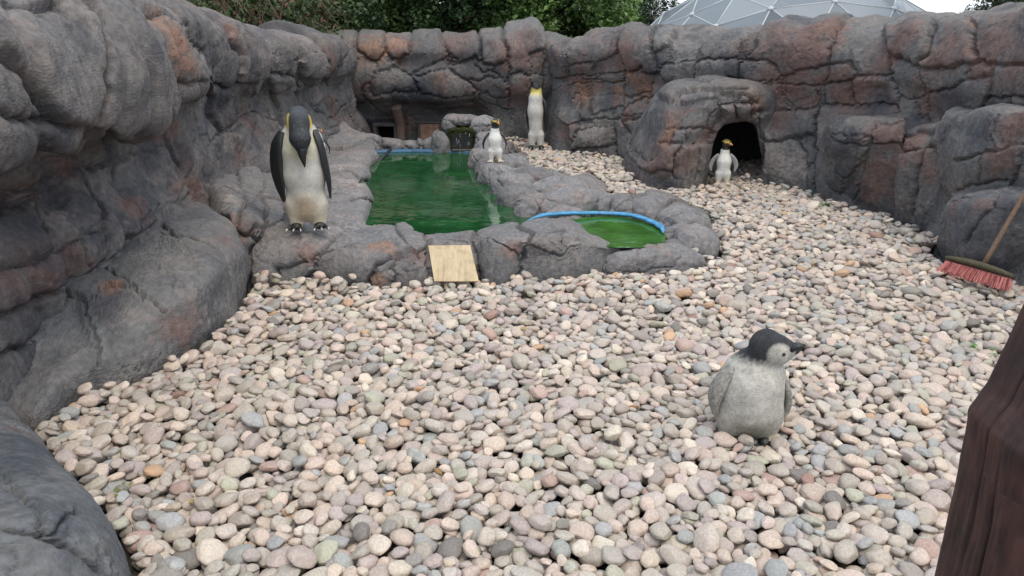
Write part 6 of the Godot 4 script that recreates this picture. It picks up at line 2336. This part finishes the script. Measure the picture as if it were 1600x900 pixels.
	s.append([2, 295, 110, 0.11])
	s.append([2, 310, 92, 0.08])
	s.append([0, 208, 110, 0.12])
	s.append([0, 610, 695, 0.10])
	s.append([0, 715, 690, 0.30])
	s.append([0, 748, 855, 0.12])
	s.append([0, 658, 435, 0.18])
	s.append([0, 718, 462, 0.16])
	s.append([0, 788, 480, 0.16])
	s.append([0, 825, 493, 0.17])
	s.append([0, 700, 288, 0.11])
	s.append([2, 708, 123, 0.16])
	s.append([0, 740, 768, 0.14])
	s.append([0, 865, 732, 0.13])
	s.append([0, 850, 670, 0.11])
	s.append([0, 938, 682, 0.17])
	s.append([0, 985, 715, 0.17])
	s.append([0, 983, 640, 0.10])
	s.append([0, 922, 490, 0.15])
	s.append([0, 1032, 628, 0.12])
	s.append([0, 743, 870, 0.11])
	s.append([3, 843, 445, 0.09])
	s.append([3, 955, 493, 0.15])
	s.append([3, 1015, 493, 0.11])
	s.append([3, 598, 568, 0.13])
	s.append([3, 730, 253, 0.15])
	s.append([3, 322, 292, 0.09])
	s.append([3, 425, 532, 0.11])
	s.append([10, 275, 675, 0.030])
	s.append([10, 398, 650, 0.035])
	s.append([10, 262, 115, 0.040])
	s.append([10, 300, 105, 0.030])
	s.append([10, 712, 728, 0.045])
	s.append([10, 650, 578, 0.020])
	s.append([10, 862, 758, 0.030])
	s.append([10, 925, 745, 0.035])
	s.append([10, 990, 730, 0.045])
	s.append([10, 708, 123, 0.020])
	s.append([10, 700, 288, 0.030])

func ledge_net() -> Array:
	return [
		[V(-230, -15, -275), V(-230, 0, -280), V(-230, 10, -285), V(-232, 15, -290), V(-240, 20, -295)],
		[V(-196, -12, -274), V(-198, 6, -277), V(-212, 16, -305), V(-220, 24, -312), V(-235, 30, -320)],
		[V(-189, -12, -301), V(-191, 10, -304), V(-200, 22, -319), V(-208, 30, -335), V(-230, 35, -350)],
		[V(-169, -12, -325), V(-170, 10, -328), V(-176, 27, -339), V(-193, 34, -360), V(-222, 38, -385)],
		[V(-157, -12, -360), V(-157, 14, -363), V(-162, 30, -377), V(-186, 38, -402), V(-215, 42, -430)],
		[V(-160, -12, -409), V(-161, 14, -412), V(-165, 27, -420), V(-182, 36, -439), V(-210, 42, -475)],
		[V(-183, -12, -485), V(-169, 10, -460), V(-169, 22, -455), V(-185, 32, -472), V(-210, 38, -500)],
		[V(-195, -12, -500), V(-197, 10, -502), V(-200, 20, -505), V(-205, 25, -510), V(-215, 30, -515)],
	]

func ledge_lines(k: Array, s: Array) -> void:
	k.append([1.3, 270, 318, 298, 278, 310, 230, 332, 168])
	k.append([1.2, 423, 400, 423, 328, 448, 275, 475, 225, 488, 142])
	k.append([1.0, 400, 400, 400, 365, 415, 320])
	k.append([1.3, 215, 400, 215, 338, 220, 248, 230, 158, 230, 95])
	k.append([1.0, 298, 400, 298, 325, 303, 275, 300, 230])
	s.append([1, 270, 308, 0.03])
	s.append([0, 500, 250, 0.04])
	s.append([2, 262, 233, 0.05])
	s.append([3, 243, 262, 0.08])
	s.append([0, 360, 112, 0.08])

func terrace_net() -> Array:
	return [
		[V(-97, -34, -486), V(-100, -17, -501), V(-105, -3, -503), V(-130, -1, -505), V(-167, 1, -513), V(-194, 4, -520), V(-215, 7, -516)],
		[V(-102, -12, -515), V(-102, 6, -512), V(-106, 19, -510), V(-130, 22, -510), V(-165, 23, -515), V(-190, 26, -520), V(-215, 30, -525)],
		[V(-122, -12, -630), V(-109, 9, -557), V(-112, 20, -537), V(-128, 23, -529), V(-157, 25, -523), V(-176, 28, -521), V(-215, 34, -560)],
		[V(-133, -12, -708), V(-119, 9, -636), V(-121, 21, -617), V(-137, 25, -604), V(-168, 27, -593), V(-189, 30, -582), V(-215, 36, -610)],
		[V(-152, -12, -782), V(-137, 9, -703), V(-141, 21, -682), V(-156, 25, -666), V(-181, 27, -653), V(-196, 30, -641), V(-215, 36, -670)],
		[V(-157, -12, -863), V(-141, 9, -777), V(-144, 21, -755), V(-161, 25, -734), V(-185, 27, -716), V(-198, 30, -700), V(-212, 36, -730)],
		[V(-163, -12, -935), V(-145, 9, -836), V(-148, 22, -817), V(-165, 26, -794), V(-185, 27, -776), V(-197, 30, -755), V(-208, 36, -790)],
		[V(-177, -12, -999), V(-159, 9, -894), V(-163, 23, -867), V(-176, 26, -848), V(-188, 28, -822), V(-199, 30, -806), V(-200, 36, -850)],
		[V(-162, -12, -910), V(-163, 8, -910), V(-166, 20, -905), V(-172, 23, -900), V(-180, 26, -900), V(-190, 30, -900), V(-200, 36, -910)],
		[V(-158, -34, -888), V(-164, -14, -914), V(-167, -3, -914), V(-171, 0, -913), V(-178, 4, -919), V(-188, 8, -924), V(-200, 14, -925)],
	]

func terrace_lines(k: Array, s: Array) -> void:
	k.append([2.0, 648, 600, 648, 440, 608, 342, 638, 295, 735, 138, 595, 178])
	k.append([2.2, 555, 600, 555, 380, 578, 322, 585, 262, 580, 178, 590, 123, 590, 0])
	k.append([1.9, 470, 600, 470, 348, 473, 295, 510, 245, 485, 208, 470, 130, 470, 0])
	k.append([2.2, 395, 600, 395, 328, 410, 270, 398, 225, 360, 192, 403, 115, 403, 0])
	k.append([2.0, 312, 600, 312, 338, 325, 290, 340, 220, 405, 88, 405, 0])
	k.append([1.9, 258, 600, 258, 330, 255, 308, 268, 235, 278, 140, 278, 0])
	k.append([1.4, 280, 600, 280, 330, 298, 315, 325, 253])
	k.append([1.8, 473, 215, 458, 135, 458, 0])
	k.append([1.4, 680, 600, 680, 412, 672, 310, 685, 228, 740, 142, 740, 0])
	k.append([1.6, 245, 600, 245, 370, 272, 338])
	k.append([1.6, 68, 600, 68, 442, 50, 423, 105, 372])
	k.append([1.6, 228, 600, 228, 498, 262, 442])
	s.append([2, 338, 245, 0.11])
	s.append([2, 448, 310, 0.11])
	s.append([10, 618, 298, 0.012])
	s.append([10, 525, 260, -0.012])
	s.append([10, 432, 238, 0.014])
	s.append([10, 368, 260, -0.008])
	s.append([10, 298, 258, 0.016])
	s.append([10, 228, 260, 0.000])

func nook_net() -> Array:
	return [
		[V(-220, -35, -508), V(-207, -17, -486), V(-207, -6, -493), V(-211, 7, -502), V(-212, 22, -504), V(-220, 27, -503), V(-232, 15, -508)],
		[V(-207, -10, -500), V(-196, 8, -480), V(-195, 20, -484), V(-197, 33, -492), V(-202, 45, -507), V(-220, 50, -530), V(-235, 40, -535)],
		[V(-185, -10, -485), V(-178, 8, -469), V(-175, 21, -468), V(-175, 34, -477), V(-186, 42, -510), V(-220, 47, -575), V(-240, 40, -580)],
		[V(-171, -5, -485), V(-165, 10, -471), V(-163, 21, -471), V(-164, 31, -483), V(-175, 37, -518), V(-215, 44, -595), V(-240, 38, -600)],
		[V(-159, 0, -498), V(-153, 12, -478), V(-151, 22, -476), V(-153, 29, -489), V(-164, 33, -527), V(-212, 40, -620), V(-240, 36, -630)],
		[V(-151, 0, -512), V(-144, 14, -486), V(-143, 21, -486), V(-148, 25, -506), V(-158, 28, -544), V(-210, 34, -640), V(-240, 32, -650)],
		[V(-148, -5, -533), V(-139, 8, -503), V(-139, 15, -504), V(-146, 18, -530), V(-157, 20, -572), V(-208, 24, -660), V(-240, 22, -670)],
	]

func nook_lines(k: Array, s: Array) -> void:
	k.append([1.6, 145, 418, 185, 420, 233, 408, 315, 412, 375, 408, 445, 392])
	k.append([1.6, 412, 392, 412, 305, 322, 258, 290, 195, 262, 140])
	k.append([1.6, 133, 282, 158, 285, 188, 238, 238, 235, 290, 195])
	k.append([1.3, 253, 600, 253, 470, 235, 445, 243, 410])
	k.append([1.3, 418, 600, 418, 462, 355, 440, 280, 412])
	k.append([1.2, 322, 258, 258, 268, 238, 235])
	k.append([1.2, 315, 412, 312, 368, 322, 268])
	k.append([1.0, 233, 408, 195, 345, 188, 238])
	s.append([0, 200, 200, 0.07])
	s.append([0, 172, 255, 0.05])
	s.append([3, 243, 362, 0.07])
	s.append([3, 285, 345, 0.05])
	s.append([2, 175, 360, 0.06])

func rim_net() -> Array:
	return [
		[V(-200, -15, -480), V(-200, 10, -485), V(-200, 20, -495), V(-198, 23, -520), V(-195, 20, -550), V(-195, 5, -560)],
		[V(-170, -10, -460), V(-169, 8, -463), V(-168, 20, -476), V(-167, 24, -498), V(-160, 20, -550), V(-160, 5, -560)],
		[V(-136, -10, -457), V(-135, 9, -460), V(-132, 19, -467), V(-132, 23, -484), V(-120, 20, -550), V(-120, 5, -560)],
		[V(-96, -10, -450), V(-96, 9, -452), V(-98, 19, -465), V(-100, 23, -487), V(-103, 19, -521), V(-121, -10, -631)],
		[V(-69, -10, -447), V(-70, 9, -450), V(-73, 18, -464), V(-75, 22, -482), V(-82, 19, -518), V(-97, -10, -622)],
		[V(-55, -10, -447), V(-55, 9, -450), V(-57, 17, -462), V(-61, 20, -476), V(-67, 17, -512), V(-77, -10, -603)],
		[V(-42, -10, -465), V(-42, 3, -468), V(-43, 11, -481), V(-44, 15, -493), V(-47, 15, -517), V(-53, -10, -599)],
		[V(-25, -10, -465), V(-26, 5, -468), V(-28, 13, -481), V(-30, 17, -497), V(-34, 16, -519), V(-38, -10, -603)],
		[V(-14, -10, -456), V(-14, 11, -459), V(-15, 23, -465), V(-13, 26, -479), V(-9, 20, -516), V(-9, -10, -610)],
		[V(10, -10, -456), V(7, 11, -459), V(5, 24, -461), V(5, 28, -476), V(10, 22, -514), V(15, -10, -622)],
		[V(26, -10, -456), V(25, 11, -459), V(24, 25, -464), V(24, 28, -477), V(27, 24, -510), V(39, -10, -622)],
		[V(48, -10, -464), V(46, 10, -466), V(42, 22, -471), V(41, 25, -482), V(44, 20, -516), V(56, -10, -610)],
		[V(76, -10, -482), V(64, 7, -480), V(58, 16, -479), V(55, 19, -487), V(55, 16, -507), V(69, -10, -595)],
		[V(104, -10, -485), V(86, 4, -483), V(78, 12, -483), V(76, 14, -489), V(76, 12, -504), V(88, -10, -584)],
		[V(134, -10, -504), V(112, 2, -492), V(101, 8, -486), V(97, 10, -492), V(94, 7, -507), V(106, -10, -591)],
		[V(143, -10, -549), V(133, 2, -517), V(124, 9, -515), V(116, 11, -516), V(106, 7, -519), V(116, -10, -599)],
		[V(167, -10, -603), V(152, 2, -562), V(139, 11, -552), V(125, 13, -544), V(108, 8, -534), V(115, -10, -614)],
		[V(171, -10, -659), V(157, 2, -618), V(139, 11, -603), V(123, 14, -583), V(104, 8, -560), V(113, -10, -639)],
		[V(150, -10, -695), V(144, 2, -685), V(125, 11, -634), V(109, 14, -603), V(91, 8, -568), V(104, -10, -650)],
		[V(115, -10, -705), V(110, 2, -695), V(90, 11, -624), V(80, 13, -599), V(72, 8, -566), V(83, -10, -652)],
		[V(80, -10, -700), V(78, 2, -690), V(61, 11, -617), V(53, 13, -592), V(49, 8, -562), V(56, -10, -648)],
		[V(40, -10, -690), V(40, 2, -680), V(32, 11, -617), V(28, 13, -585), V(24, 7, -562), V(28, -10, -637)],
		[V(24, -30, -686), V(25, -18, -676), V(20, -9, -617), V(17, -7, -583), V(15, -13, -562), V(16, -30, -633)],
	]

func rim_lines(k: Array, s: Array) -> void:
	k.append([2.2, 253, 325, 243, 255, 228, 183, 220, 140, 218, 85, 212, 52, 212, 0])
	k.append([1.2, 270, 205, 290, 233, 330, 230, 355, 268, 410, 295])
	k.append([1.5, 400, 500, 400, 372, 412, 310, 455, 228, 485, 188])
	k.append([1.7, 535, 270, 473, 225, 408, 175, 365, 130, 338, 112, 325, 75, 318, 55, 318, 0])
	k.append([1.2, 225, 0, 225, 140, 235, 172, 248, 190])
	k.append([1.0, 160, 0, 160, 85, 180, 88, 205, 110])
	k.append([1.0, 385, 130, 372, 95, 378, 78, 378, 0])
	k.append([1.6, 108, 0, 108, 80, 100, 145, 108, 192, 125, 245])
	k.append([2.4, 530, 500, 530, 385, 535, 285, 530, 158, 522, 65, 522, 0])
	k.append([2.4, 735, 500, 735, 370, 700, 290, 710, 170, 728, 78, 728, 0])
	k.append([1.0, 535, 500, 535, 338, 580, 348, 635, 305, 695, 248])
	k.append([1.2, 775, 280, 835, 183, 878, 135, 890, 115, 890, 0])
	k.append([2.4, 875, 500, 875, 370, 943, 292, 920, 158, 885, 68, 885, 0])
	k.append([1.1, 915, 185, 962, 155, 1030, 112, 1108, 178])
	k.append([1.1, 1008, 285, 1062, 330, 1052, 172])
	k.append([1.8, 1605, 500, 1605, 423, 1595, 365, 1530, 228, 1500, 105, 1500, 0])
	k.append([2.0, 1642, 500, 1642, 390, 1628, 322, 1560, 178, 1555, 73, 1555, 0])
	k.append([2.2, 1692, 500, 1692, 372, 1723, 320, 1750, 188, 1735, 125, 1735, 0])
	k.append([2.2, 1790, 500, 1790, 358, 1815, 282, 1860, 133, 1860, 0])
	k.append([2.0, 1905, 500, 1905, 338, 1958, 152])
	k.append([2.0, 1940, 500, 1940, 335, 1980, 158])
	k.append([2.2, 1318, 0, 1344, 150, 1322, 300, 1340, 500])
	k.append([2.2, 1467, 0, 1441, 150, 1463, 300, 1445, 500])
	k.append([2.2, 1548, 0, 1574, 150, 1552, 300, 1570, 500])
	k.append([2.2, 1667, 0, 1641, 150, 1663, 300, 1645, 500])
	k.append([2.2, 1748, 0, 1774, 150, 1752, 300, 1770, 500])
	k.append([2.2, 1858, 0, 1884, 150, 1862, 300, 1880, 500])
	k.append([2.2, 1968, 0, 1994, 150, 1972, 300, 1990, 500])
	s.append([1, 332, 188, 0.03])
	s.append([1, 368, 188, 0.04])
	s.append([0, 493, 200, 0.06])
	s.append([0, 205, 148, 0.05])
	s.append([1, 340, 60, 0.03])
	s.append([0, 1673, 275, 0.07])
	s.append([0, 875, 160, 0.04])
	s.append([2, 225, 318, 0.09])
	s.append([10, 1070, 175, -0.012])
	s.append([10, 983, 258, -0.015])
	s.append([10, 960, 135, -0.005])
	s.append([10, 1120, 152, -0.012])
	s.append([10, 828, 198, 0.000])
	s.append([10, 1042, 320, -0.015])

func ridge_net() -> Array:
	return [
		[V(27, -32, -608), V(23, -19, -563), V(25, -18, -572), V(37, -14, -578), V(55, -14, -596), V(97, -19, -666), V(99, -32, -670)],
		[V(24, -10, -616), V(21, 3, -568), V(21, 5, -577), V(34, 10, -581), V(54, 9, -599), V(95, 3, -670), V(100, -10, -680)],
		[V(15, -10, -648), V(11, 3, -588), V(6, 9, -594), V(23, 16, -596), V(48, 14, -610), V(85, 3, -687), V(105, -10, -720)],
		[V(0, -10, -700), V(-3, 3, -640), V(-8, 9, -638), V(8, 16, -636), V(34, 14, -646), V(69, 3, -727), V(89, -10, -798)],
		[V(-12, -10, -760), V(-13, 3, -689), V(-16, 9, -688), V(-3, 15, -687), V(21, 13, -698), V(48, 3, -779), V(65, -10, -853)],
		[V(-24, -10, -811), V(-27, 3, -749), V(-30, 9, -739), V(-17, 15, -737), V(5, 13, -748), V(26, 3, -823), V(40, -10, -899)],
		[V(-36, -10, -875), V(-37, 3, -804), V(-38, 10, -784), V(-28, 16, -783), V(-8, 14, -788), V(11, 3, -863), V(24, -10, -950)],
		[V(-43, -10, -924), V(-43, 3, -851), V(-40, 13, -822), V(-31, 21, -815), V(-17, 18, -821), V(-2, 3, -906), V(10, -10, -997)],
		[V(-42, -10, -870), V(-42, 3, -870), V(-40, 15, -870), V(-28, 25, -872), V(-12, 21, -875), V(2, 3, -880), V(8, -10, -880)],
		[V(-40, -10, -930), V(-40, 3, -930), V(-38, 7, -930), V(-28, 13, -930), V(-12, 7, -930), V(0, 3, -930), V(4, -10, -930)],
	]

func ridge_lines(k: Array, s: Array) -> void:
	k.append([4.1, 230, 212, 295, 260, 320, 348, 255, 385, 98, 322])
	k.append([3.1, 298, 320, 345, 385, 262, 420, 160, 408])
	k.append([4.1, 328, 198, 438, 282, 498, 388, 438, 458, 353, 478, 353, 600])
	k.append([3.7, 515, 202, 578, 285, 610, 408, 525, 538, 448, 482])
	k.append([3.4, 685, 215, 710, 270, 665, 410, 620, 470, 535, 575, 535, 600])
	k.append([3.4, 752, 215, 772, 285, 790, 415, 682, 543, 682, 600])
	k.append([3.1, 765, 233, 788, 300, 790, 398])
	k.append([2.7, 453, 300, 580, 370])
	k.append([2.4, 165, 290, 198, 370, 115, 440, 115, 600])
	k.append([2.4, 170, 230, 135, 178])
	s.append([2, 490, 462, 0.11])
	s.append([10, 180, 272, 0.020])
	s.append([10, 335, 412, 0.030])
	s.append([10, 540, 495, 0.000])
	s.append([10, 505, 288, -0.010])
	s.append([10, 710, 390, 0.020])
	s.append([10, 862, 495, 0.015])
	s.append([10, 785, 330, 0.000])
	s.append([10, 115, 375, -0.020])

func back_rim_net() -> Array:
	return [
		[V(-195, -10, -850), V(-195, 16, -852), V(-190, 26, -860), V(-190, 30, -875), V(-190, 20, -895), V(-190, -10, -900)],
		[V(-160, -10, -852), V(-160, 15, -854), V(-158, 26, -862), V(-158, 29, -875), V(-158, 20, -892), V(-158, -10, -895)],
		[V(-140, -10, -856), V(-140, 14, -856), V(-140, 23, -862), V(-140, 25, -875), V(-140, 18, -892), V(-140, -10, -895)],
		[V(-115, -10, -858), V(-115, 14, -858), V(-115, 22, -862), V(-115, 24, -875), V(-115, 17, -892), V(-115, -10, -895)],
		[V(-95, -10, -858), V(-95, 14, -858), V(-95, 23, -862), V(-95, 26, -875), V(-95, 17, -892), V(-95, -10, -895)],
		[V(-70, -10, -858), V(-70, 14, -858), V(-70, 24, -862), V(-70, 28, -875), V(-70, 20, -892), V(-70, -10, -895)],
		[V(-62, -20, -858), V(-62, 4, -858), V(-62, 14, -862), V(-62, 19, -875), V(-62, 11, -892), V(-62, -20, -895)],
	]

func back_rim_lines(k: Array, s: Array) -> void:
	k.append([1.6, 265, 238, 282, 112, 300, 92, 300, 0])
	k.append([1.4, 365, 500, 365, 260, 365, 140, 375, 100, 375, 0])
	k.append([1.4, 128, 190, 165, 128, 208, 115, 208, 0])
	k.append([1.4, 80, 218, 123, 178, 160, 112, 160, 0])
	k.append([2.2, 138, 0, 164, 150, 142, 300, 160, 500])
	k.append([2.2, 248, 0, 274, 150, 252, 300, 270, 500])
	k.append([2.2, 318, 0, 344, 150, 322, 300, 340, 500])
	s.append([1, 438, 268, 0.03])

func cave_net() -> Array:
	return [
		[V(200, -13, -762), V(192, -2, -740), V(171, -5, -725), V(147, -7, -730), V(129, -8, -750), V(120, 0, -830), V(130, -10, -860)],
		[V(198, 17, -762), V(190, 24, -738), V(165, 27, -722), V(144, 26, -726), V(132, 22, -750), V(125, 30, -820), V(140, 30, -860)],
		[V(200, 37, -766), V(193, 44, -742), V(168, 53, -724), V(147, 53, -730), V(139, 49, -755), V(135, 55, -815), V(150, 55, -860)],
		[V(205, 49, -768), V(197, 55, -744), V(178, 67, -728), V(159, 72, -735), V(148, 72, -760), V(145, 75, -810), V(160, 75, -860)],
		[V(213, 56, -770), V(204, 62, -746), V(190, 77, -732), V(177, 86, -742), V(165, 88, -770), V(162, 90, -810), V(175, 90, -850)],
		[V(224, 58, -772), V(216, 65, -748), V(205, 79, -736), V(199, 91, -746), V(195, 94, -772), V(190, 95, -810), V(200, 95, -840)],
		[V(235, 58, -773), V(227, 65, -748), V(221, 79, -738), V(221, 91, -748), V(221, 94, -770), V(215, 94, -800), V(225, 94, -820)],
		[V(245, 53, -776), V(239, 59, -754), V(245, 70, -756), V(251, 81, -762), V(253, 86, -772), V(242, 86, -790), V(245, 86, -800)],
		[V(250, 42, -778), V(246, 45, -762), V(252, 52, -762), V(260, 57, -766), V(264, 62, -772), V(260, 70, -778), V(265, 70, -785)],
		[V(255, 16, -780), V(251, 19, -766), V(257, 19, -764), V(266, 21, -764), V(273, 22, -766), V(270, 30, -768), V(275, 30, -775)],
		[V(258, -17, -780), V(255, -11, -766), V(261, -12, -764), V(269, -12, -762), V(277, -12, -762), V(274, 0, -760), V(280, -10, -765)],
	]

func cave_lines(k: Array, s: Array) -> void:
	k.append([1.5, 220, 335, 218, 255, 215, 190, 253, 145, 243, 95])
	k.append([1.5, 170, 360, 158, 285, 152, 235, 148, 208, 170, 100])
	k.append([1.1, 200, 268, 168, 278, 158, 268])
	k.append([0.9, 212, 215, 155, 195])
	k.append([1.4, 262, 148, 342, 170, 408, 168, 445, 225, 473, 282])
	k.append([1.2, 348, 288, 292, 275, 220, 255])
	k.append([1.4, 328, 600, 328, 392, 342, 338, 355, 288, 428, 243, 458, 245])
	k.append([1.2, 358, 358, 335, 330])
	k.append([1.2, 432, 328, 475, 282, 558, 262, 612, 282])
	k.append([1.1, 462, 243, 522, 240, 560, 245, 625, 225])
	k.append([1.2, 415, 175, 503, 188, 620, 202, 650, 220])
	k.append([1.0, 560, 262, 540, 188])
	k.append([1.0, 425, 162, 415, 112, 270, 108])
	k.append([1.0, 540, 188, 520, 92])
	k.append([1.0, 625, 208, 635, 112])
	k.append([1.2, 632, 210, 650, 140, 702, 192])
	k.append([1.1, 142, 318, 112, 355, 88, 380, 88, 600])
	k.append([1.1, 148, 210, 105, 245, 58, 258])
	k.append([1.0, 152, 148, 95, 138, 43, 145])
	k.append([1.0, 65, 600, 65, 400, 70, 312])
	k.append([0.9, 52, 268, 45, 238])
	k.append([0.9, 103, 600, 103, 412, 110, 372])
	k.append([1.3, 412, 350, 445, 380, 498, 403, 498, 600])
	k.append([1.2, 335, 600, 335, 380, 395, 375, 423, 350])
	k.append([1.5, 695, 185, 702, 130, 820, 118])
	s.append([0, 260, 303, 0.13])
	s.append([1, 188, 308, 0.09])
	s.append([0, 202, 128, 0.07])
	s.append([0, 660, 188, 0.07])
	s.append([0, 100, 315, 0.15])
	s.append([2, 80, 175, 0.12])
	s.append([0, 105, 185, 0.09])

func buttress_net() -> Array:
	return [
		[V(295, -15, -730), V(295, 20, -730), V(295, 40, -730), V(296, 60, -730), V(300, 68, -735), V(310, 70, -740), V(330, 70, -740)],
		[V(301, -15, -721), V(286, 16, -685), V(283, 35, -680), V(279, 55, -678), V(283, 66, -682), V(298, 75, -698), V(330, 75, -710)],
		[V(308, -15, -686), V(294, 15, -662), V(289, 39, -655), V(285, 59, -650), V(291, 72, -660), V(305, 76, -680), V(340, 76, -695)],
		[V(316, -15, -658), V(305, 15, -640), V(301, 40, -635), V(298, 63, -630), V(304, 76, -640), V(316, 78, -660), V(350, 78, -675)],
		[V(324, -15, -632), V(318, 14, -620), V(316, 41, -620), V(314, 64, -620), V(320, 78, -630), V(330, 80, -645), V(360, 80, -655)],
		[V(324, -15, -620), V(320, 12, -615), V(318, 36, -615), V(317, 55, -615), V(320, 64, -620), V(330, 72, -635), V(365, 72, -640)],
		[V(330, -15, -597), V(324, 13, -592), V(322, 38, -592), V(322, 58, -595), V(326, 68, -602), V(335, 74, -620), V(370, 75, -625)],
		[V(329, -15, -562), V(330, 17, -565), V(330, 41, -568), V(332, 60, -570), V(338, 72, -580), V(345, 76, -595), V(375, 78, -600)],
		[V(342, -15, -552), V(332, 17, -545), V(328, 41, -545), V(329, 59, -550), V(334, 71, -560), V(350, 76, -575), V(380, 78, -580)],
	]

func buttress_lines(k: Array, s: Array) -> void:
	k.append([1.4, 105, 318, 155, 288, 260, 260, 450, 282])
	k.append([1.0, 123, 330, 212, 312, 285, 308])
	k.append([1.6, 292, 423, 285, 305, 280, 222, 250, 115, 245, 28, 245, 0])
	k.append([2.2, 465, 385, 498, 208, 478, 55, 478, 0])
	k.append([1.3, 118, 180, 180, 120, 212, 138, 272, 205])
	k.append([1.0, 180, 120, 180, 30, 180, 0])
	k.append([1.4, 450, 282, 632, 312, 740, 340])
	k.append([1.6, 628, 438, 612, 285, 600, 145, 590, 75])
	k.append([1.0, 465, 385, 572, 445, 625, 425])
	k.append([1.0, 320, 392, 360, 353, 412, 388])
	s.append([0, 335, 315, 0.12])
	s.append([0, 325, 158, 0.14])
	s.append([0, 545, 288, 0.11])
	s.append([0, 640, 243, 0.10])
	s.append([0, 545, 388, 0.06])
	s.append([3, 210, 320, 0.08])
	s.append([0, 303, 88, 0.08])
	s.append([3, 180, 228, 0.11])

func shoulder_net() -> Array:
	return [
		[V(330, -10, -600), V(330, 20, -595), V(328, 45, -590), V(328, 70, -590), V(330, 84, -595), V(340, 90, -600), V(375, 90, -605)],
		[V(312, -10, -550), V(325, 16, -540), V(319, 38, -538), V(315, 66, -538), V(319, 80, -545), V(330, 90, -560), V(375, 90, -570)],
		[V(310, -10, -515), V(327, 23, -515), V(321, 44, -512), V(315, 70, -512), V(319, 90, -520), V(330, 98, -535), V(380, 98, -545)],
		[V(315, -10, -485), V(333, 27, -490), V(327, 49, -488), V(321, 74, -488), V(324, 98, -496), V(335, 103, -510), V(385, 103, -515)],
		[V(325, -10, -440), V(325, 20, -450), V(325, 50, -450), V(325, 80, -450), V(330, 102, -455), V(345, 110, -460), V(390, 110, -460)],
		[V(330, -10, -390), V(330, 20, -390), V(332, 50, -390), V(335, 80, -390), V(338, 105, -390), V(350, 115, -390), V(390, 115, -390)],
	]

func shoulder_lines(k: Array, s: Array) -> void:
	k.append([1.5, 103, 278, 198, 300, 280, 320, 340, 332])
	k.append([1.3, 318, 320, 305, 258, 285, 208])
	k.append([1.1, 240, 423, 220, 355, 238, 308])
	k.append([1.1, 115, 208, 198, 220, 280, 225])
	k.append([1.0, 198, 300, 198, 228])
	s.append([0, 275, 355, 0.10])
	s.append([0, 258, 285, 0.09])
	s.append([3, 188, 360, 0.09])
	s.append([0, 300, 385, 0.07])

func toe_rock_net() -> Array:
	return [
		[V(330, -10, -545), V(328, 10, -540), V(328, 25, -540), V(330, 35, -540), V(340, 40, -545), V(360, 40, -550)],
		[V(319, -12, -543), V(305, 12, -520), V(302, 26, -518), V(306, 36, -520), V(320, 41, -530), V(350, 50, -550)],
		[V(310, -12, -496), V(300, 10, -486), V(295, 30, -480), V(297, 45, -482), V(313, 52, -495), V(350, 56, -520)],
		[V(321, -12, -478), V(309, 10, -466), V(301, 34, -458), V(303, 51, -460), V(321, 58, -475), V(355, 60, -495)],
		[V(345, -12, -475), V(329, 11, -458), V(317, 36, -448), V(315, 54, -448), V(330, 61, -460), V(360, 62, -470)],
		[V(355, -12, -420), V(350, 15, -415), V(350, 35, -415), V(350, 50, -420), V(360, 60, -430), V(380, 62, -440)],
	]

func toe_rock_lines(k: Array, s: Array) -> void:
	k.append([1.3, 255, 500, 255, 395, 275, 268, 248, 225, 212, 135])
	k.append([1.0, 118, 292, 195, 338, 253, 372, 253, 500])
	s.append([0, 253, 290, 0.06])
	s.append([0, 148, 270, 0.04])
	s.append([3, 348, 275, 0.09])

func front_boulder_net() -> Array:
	return [
		[V(-223, -12, -300), V(-225, 2, -298), V(-228, 6, -295), V(-235, 8, -292), V(-260, 8, -290)],
		[V(-184, -12, -260), V(-187, 6, -259), V(-192, 14, -257), V(-203, 20, -254), V(-250, 20, -280)],
		[V(-155, -12, -230), V(-158, 8, -230), V(-166, 20, -229), V(-187, 26, -232), V(-250, 26, -250)],
		[V(-132, -12, -206), V(-135, 10, -206), V(-144, 24, -207), V(-170, 30, -209), V(-250, 30, -220)],
		[V(-116, -12, -187), V(-119, 10, -188), V(-129, 26, -189), V(-154, 34, -185), V(-250, 34, -190)],
		[V(-108, -12, -168), V(-111, 10, -169), V(-119, 26, -170), V(-138, 36, -163), V(-250, 36, -160)],
		[V(-110, -12, -135), V(-115, 10, -135), V(-125, 26, -138), V(-160, 34, -140), V(-250, 36, -120)],
		[V(-110, -12, -90), V(-115, 10, -90), V(-125, 26, -90), V(-160, 34, -90), V(-250, 36, -80)],
	]

func front_boulder_lines(k: Array, s: Array) -> void:
	k.append([0.9, 353, 290, 372, 285, 410, 278, 458, 272, 498, 260, 515, 238])
	k.append([0.8, 503, 295, 510, 285, 512, 270, 515, 238, 515, 202, 515, 172, 503, 142])
	k.append([0.6, 515, 238, 488, 233, 432, 198])
	s.append([0, 165, 155, 0.03])
	s.append([0, 172, 233, 0.02])
	s.append([2, 328, 218, 0.02])
	s.append([2, 480, 152, 0.01])
	s.append([3, 332, 270, 0.08])
